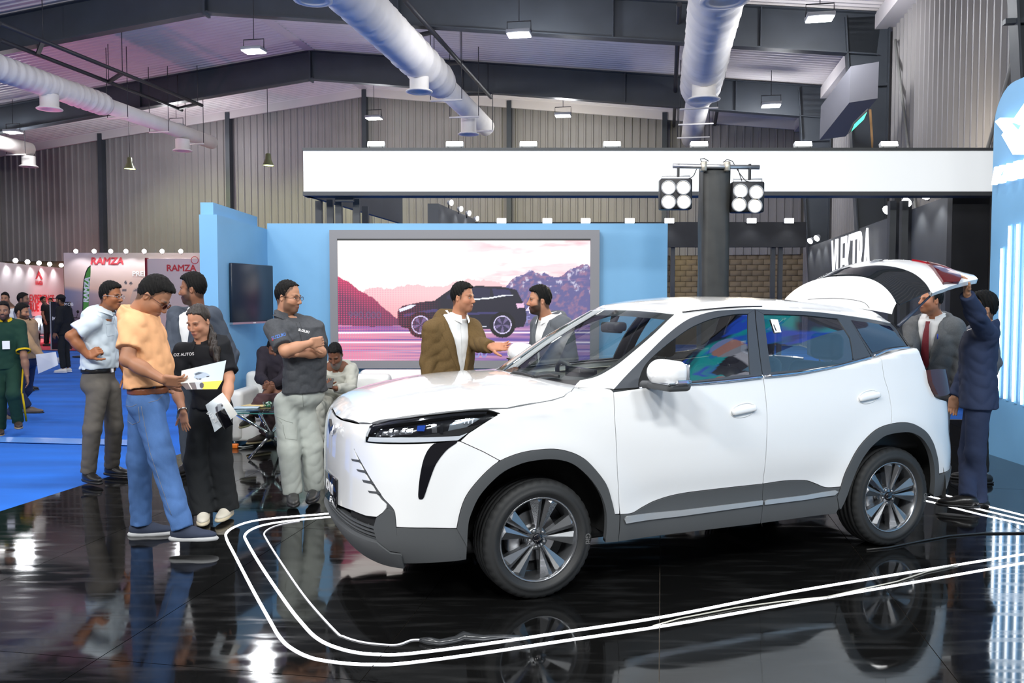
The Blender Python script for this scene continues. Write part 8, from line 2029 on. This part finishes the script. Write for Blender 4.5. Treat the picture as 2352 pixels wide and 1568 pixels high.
# feather flag
FY = 25.0
pf = [(208, 611), (203, 616), (198, 626), (194, 642), (192, 665), (191, 712), (203, 712), (204, 680), (206, 650), (208, 625)]
q0 = on_y(191, 712, FY); T = thing('feather_flag', 'green feather flag with white lettering', 'flag', (q0.x, FY, 0))
loc = [(on_y(x, y, FY).x - q0.x, on_y(x, y, FY).z) for x, y in pf]
MB().prism(loc, 0, 0.006, 'Y').build('flag_cloth', mat('flag_green', (0.10, 0.36, 0.06), 0.6), T)
MB().tube([(loc[5][0] - 0.01, 0, 0.0), (loc[5][0] - 0.01, 0, loc[5][1]), (loc[4][0] - 0.01, 0, loc[4][1]), (loc[3][0] - 0.01, 0, loc[3][1]), (loc[2][0] - 0.01, 0, loc[2][1]), (loc[1][0] - 0.01, 0, loc[1][1] + 0.01), (loc[0][0], 0, loc[0][1] + 0.01)], 0.014, 6).build('pole', M_BLACK, T)
MB().box(-0.25, 0.2, -0.2, 0.25, 0, 0.03).build('base', M_BLACK, T)
qq = on_y(199.5, 665, FY); text('flag_lettering', 'RAMZA', 0.22, frame((qq.x - q0.x, -0.004, qq.z), (0.1, 0, 1), (-1, 0, 0.1)), M_PRTXT, T, fat=0.012)
# black standee
q0 = on_z(127, 803, 0); T = thing('standee', 'black display standee behind the man in the cap', 'standee', q0, 0.15)
MB().rbox(-0.10, 0.50, 0, 0.12, 0.02, 1.62, 0.01, 1).build('board', mat('standee_black', (0.02, 0.022, 0.035), 0.3), T); MB().box(-0.14, -0.10, -0.02, 0.14, 0.02, 1.62).build('edge', M_ALU, T)
text('standee_lettering', 'MOBI', 0.16, frame((0.12, -0.004, 1.05), (1, 0, 0), (0, 0, 1)), M_WHITETXT, T, bold=0.006)
MB().box(0.2, 0.34, -0.006, 0, 0.7, 0.84).build('print_square', M_WHITETXT, T); MB().box(-0.14, 0.52, -0.1, 0.2, 0, 0.02).build('foot', M_ALU, T)
# scooters
def scooter(label, px, py, yaw, m, m2, light=1.4, k=1.0, moto=False):
    q = on_z(px, py, 0); T = thing('motorcycle' if moto else 'scooter', label, 'motorcycle' if moto else 'scooter', q, yaw, 'two-wheelers on the red carpet')
    for x in (0.62, -0.62):
        vs, f = ring([(0.15, 0.03), (0.22, 0.05), (0.26, 0.04), (0.275, 0.0), (0.26, -0.04), (0.22, -0.05), (0.15, -0.03)], 28)
        o = MB().add([(a_ + x, b_, c_ + 0.275) for a_, b_, c_ in vs], f, True).build('wheel', M_RUBBER, T)
        vs, f = ring([(0.001, 0.03), (0.15, 0.03), (0.16, 0.0), (0.15, -0.03), (0.001, -0.03)], 20); MB().add([(a_ + x, b_, c_ + 0.275) for a_, b_, c_ in vs], f, True).build('hub', M_RIM, o)
    S = Solid(0.016)
    if not moto: S.rbox((0.42, 0, 0.68), (0.07, 0.20, 0.30), 0.06, np.array([[math.cos(0.3), 0, math.sin(0.3)], [0, 1, 0], [-math.sin(0.3), 0, math.cos(0.3)]])); S.ell((-0.42, 0, 0.62), (0.42, 0.19, 0.20), k=0.06); S.rbox((0.0, 0, 0.30), (0.42, 0.16, 0.05), 0.04, k=0.1); S.ell((0.62, 0, 0.52), (0.22, 0.09, 0.10), k=0.03)
    else: S.ell((0.15, 0, 0.82), (0.28, 0.15, 0.14)); S.rbox((-0.45, 0, 0.78), (0.38, 0.12, 0.07), 0.05, k=0.06); S.rbox((0.05, 0, 0.45), (0.25, 0.16, 0.18), 0.08, k=0.05); S.ell((0.60, 0, 0.60), (0.20, 0.08, 0.06), k=0.02); S.ell((0.55, 0, 1.02), (0.12, 0.20, 0.20), k=0.05)
    solid_obj('bodywork', [S.mesh()], m, T)
    S = Solid(0.016); S.ell((0.32, 0, 1.0), (0.13, 0.16, 0.12)); solid_obj('cowl', [S.mesh()], m, T)
    S = Solid(0.016); S.ell((-0.40, 0, 0.80), (0.40, 0.15, 0.08)); solid_obj('saddle', [S.mesh()], M_BLACK, T)
    MB().tube([(0.25, 0.36, 1.04), (0.30, 0.15, 1.06), (0.30, -0.15, 1.06), (0.25, -0.36, 1.04)], 0.018, 8).build('handlebar', M_BLACK, T)
    for sy in (1, -1):
        MB().tube([(0.28, 0.24 * sy, 1.06), (0.30, 0.30 * sy, 1.22)], 0.008, 6).build('mirror_stalk', M_BLACK, T); MB().lathe([(0.001, 0.012), (0.05, 0.01), (0.055, 0.0), (0.001, -0.01)], 14, (0.30, 0.31 * sy, 1.27), 'X').build('mirror', M_BLACK, T)
        MB().tube([(0.45, 0.07 * sy, 0.85), (0.62, 0.07 * sy, 0.275)], 0.02, 8).build('fork', M_BLACK, T)
    hx = 0.565 if not moto else 0.68; hz = 0.86 if not moto else 0.92
    vs, f = ring([(0.001, 0.0), (0.085, -0.005), (0.10, -0.02), (0.10, -0.05)], 24); MB().add([(hx + b_, a_, c_ + hz) for a_, b_, c_ in vs], f, True).build('headlamp', M_LAMPGLOW, T)
    return T
scooter('white scooter with round lit headlamp facing the aisle', 97, 792, R(-75), mat('scooter_white', (0.55, 0.62, 0.72), 0.25, coat=0.5), M_BLACK)
scooter('dark motorcycle with lit headlamp under the green flag', 176, 797, R(-100), mat('moto_black', (0.03, 0.032, 0.035), 0.25, coat=0.5), M_BLACK, moto=True)
scooter('grey motorcycle right of the green flag', 219, 786, R(-80), mat('moto_grey', (0.16, 0.17, 0.19), 0.3, coat=0.4), M_BLACK, moto=True)
scooter('dark scooter behind the man with hand on hip', 285, 788, R(-120), mat('scooter_dark', (0.05, 0.05, 0.06), 0.3, coat=0.4), M_BLACK)
q = on_z(74, 838, 0); tag(MB().rbox(q.x - 0.9, q.x + 0.35, q.y, q.y + 0.8, 0, 0.14, 0.01, 1).build('display_plinth', mat('plinth_white', (0.75, 0.76, 0.78), 0.5)), 'low white display plinth on the blue carpet', 'plinth')
# ================================================================== video wall on the visitors' side, seen mirrored in the car's side windows
VW = thing('video_wall', 'big blue video wall standing right of the photographer', 'screen', (5.62, 1.5, 0))
h, w = 110, 190; X, Y = np.meshgrid(np.linspace(0, 9.0, w), np.linspace(5.2, 0, h)); img = np.zeros((h, w, 3)); img[:] = (0.010, 0.020, 0.07)
wv = fbm(X * 0.55 + 2, Y * 0.9 + X * 0.3, 91); wv2 = fbm(X * 0.8 + 9, Y * 1.6 - X * 0.5, 97)
m_ = np.clip((wv - 0.46) * 9, 0, 1)[..., None]; img = img * (1 - m_) + np.array((0.0, 0.42, 0.46)) * m_
m_ = np.clip((wv2 - 0.52) * 9, 0, 1)[..., None]; img = img * (1 - m_) + np.array((0.02, 0.10, 0.75)) * m_
def fig(cx, k):
    global img
    P_ = lambda L: [(cx + a * k, b * k + 0.2) for a, b in L]
    img[inpoly(X, Y, P_([(-0.75, 0), (-0.85, 1.6), (-0.62, 2.35), (-0.2, 2.55), (0.2, 2.55), (0.62, 2.35), (0.85, 1.6), (0.75, 0)]))] = (0.012, 0.014, 0.035)
    img[inpoly(X, Y, P_([(-0.85, 1.6), (-1.15, 0.9), (-0.5, 0.75), (0.2, 1.0), (0.2, 1.2), (-0.5, 1.1), (-0.62, 1.7)]))] = (0.50, 0.52, 0.62)
    img[inpoly(X, Y, P_([(-0.1, 2.5), (0.1, 2.5), (0.18, 1.5), (0.02, 1.2), (-0.12, 1.5)]))] = (0.50, 0.52, 0.62)
    img[np.hypot((X - cx) / 0.34, (Y - 0.2 - 2.95 * k) / 0.44) < k] = (0.45, 0.22, 0.20)
    img[(np.hypot((X - cx) / 0.36, (Y - 0.2 - 3.05 * k) / 0.44) < k) & (Y > 0.2 + 3.15 * k)] = (0.22, 0.30, 0.62)
    img[(np.hypot((X - cx) / 0.30, (Y - 0.2 - 2.72 * k) / 0.24) < k) & (Y < 0.2 + 2.74 * k)] = (0.30, 0.32, 0.40)
    img[np.hypot((X - cx - 0.25 * k) / 0.3, (Y - 0.2 - 1.08 * k) / 0.10) < k] = (0.42, 0.20, 0.18)
fig(2.3, 1.25); fig(6.6, 1.2)
picture('picture', img, (0, 4.5, 1.5), (0, -9.0, 0), (0, 0, 5.2), screen_mat('video_picture', 'paint', 2.4), VW)
mb = MB(); mb.box(0.002, 0.25, -4.62, 4.62, 1.36, 6.82); mb.build('cabinet', M_BLACK, VW)
for y in (-4.2, -1.4, 1.4, 4.2): MB().box(0.05, 0.2, y - 0.08, y + 0.08, 0, 1.36).build('leg', M_BLACK, VW)
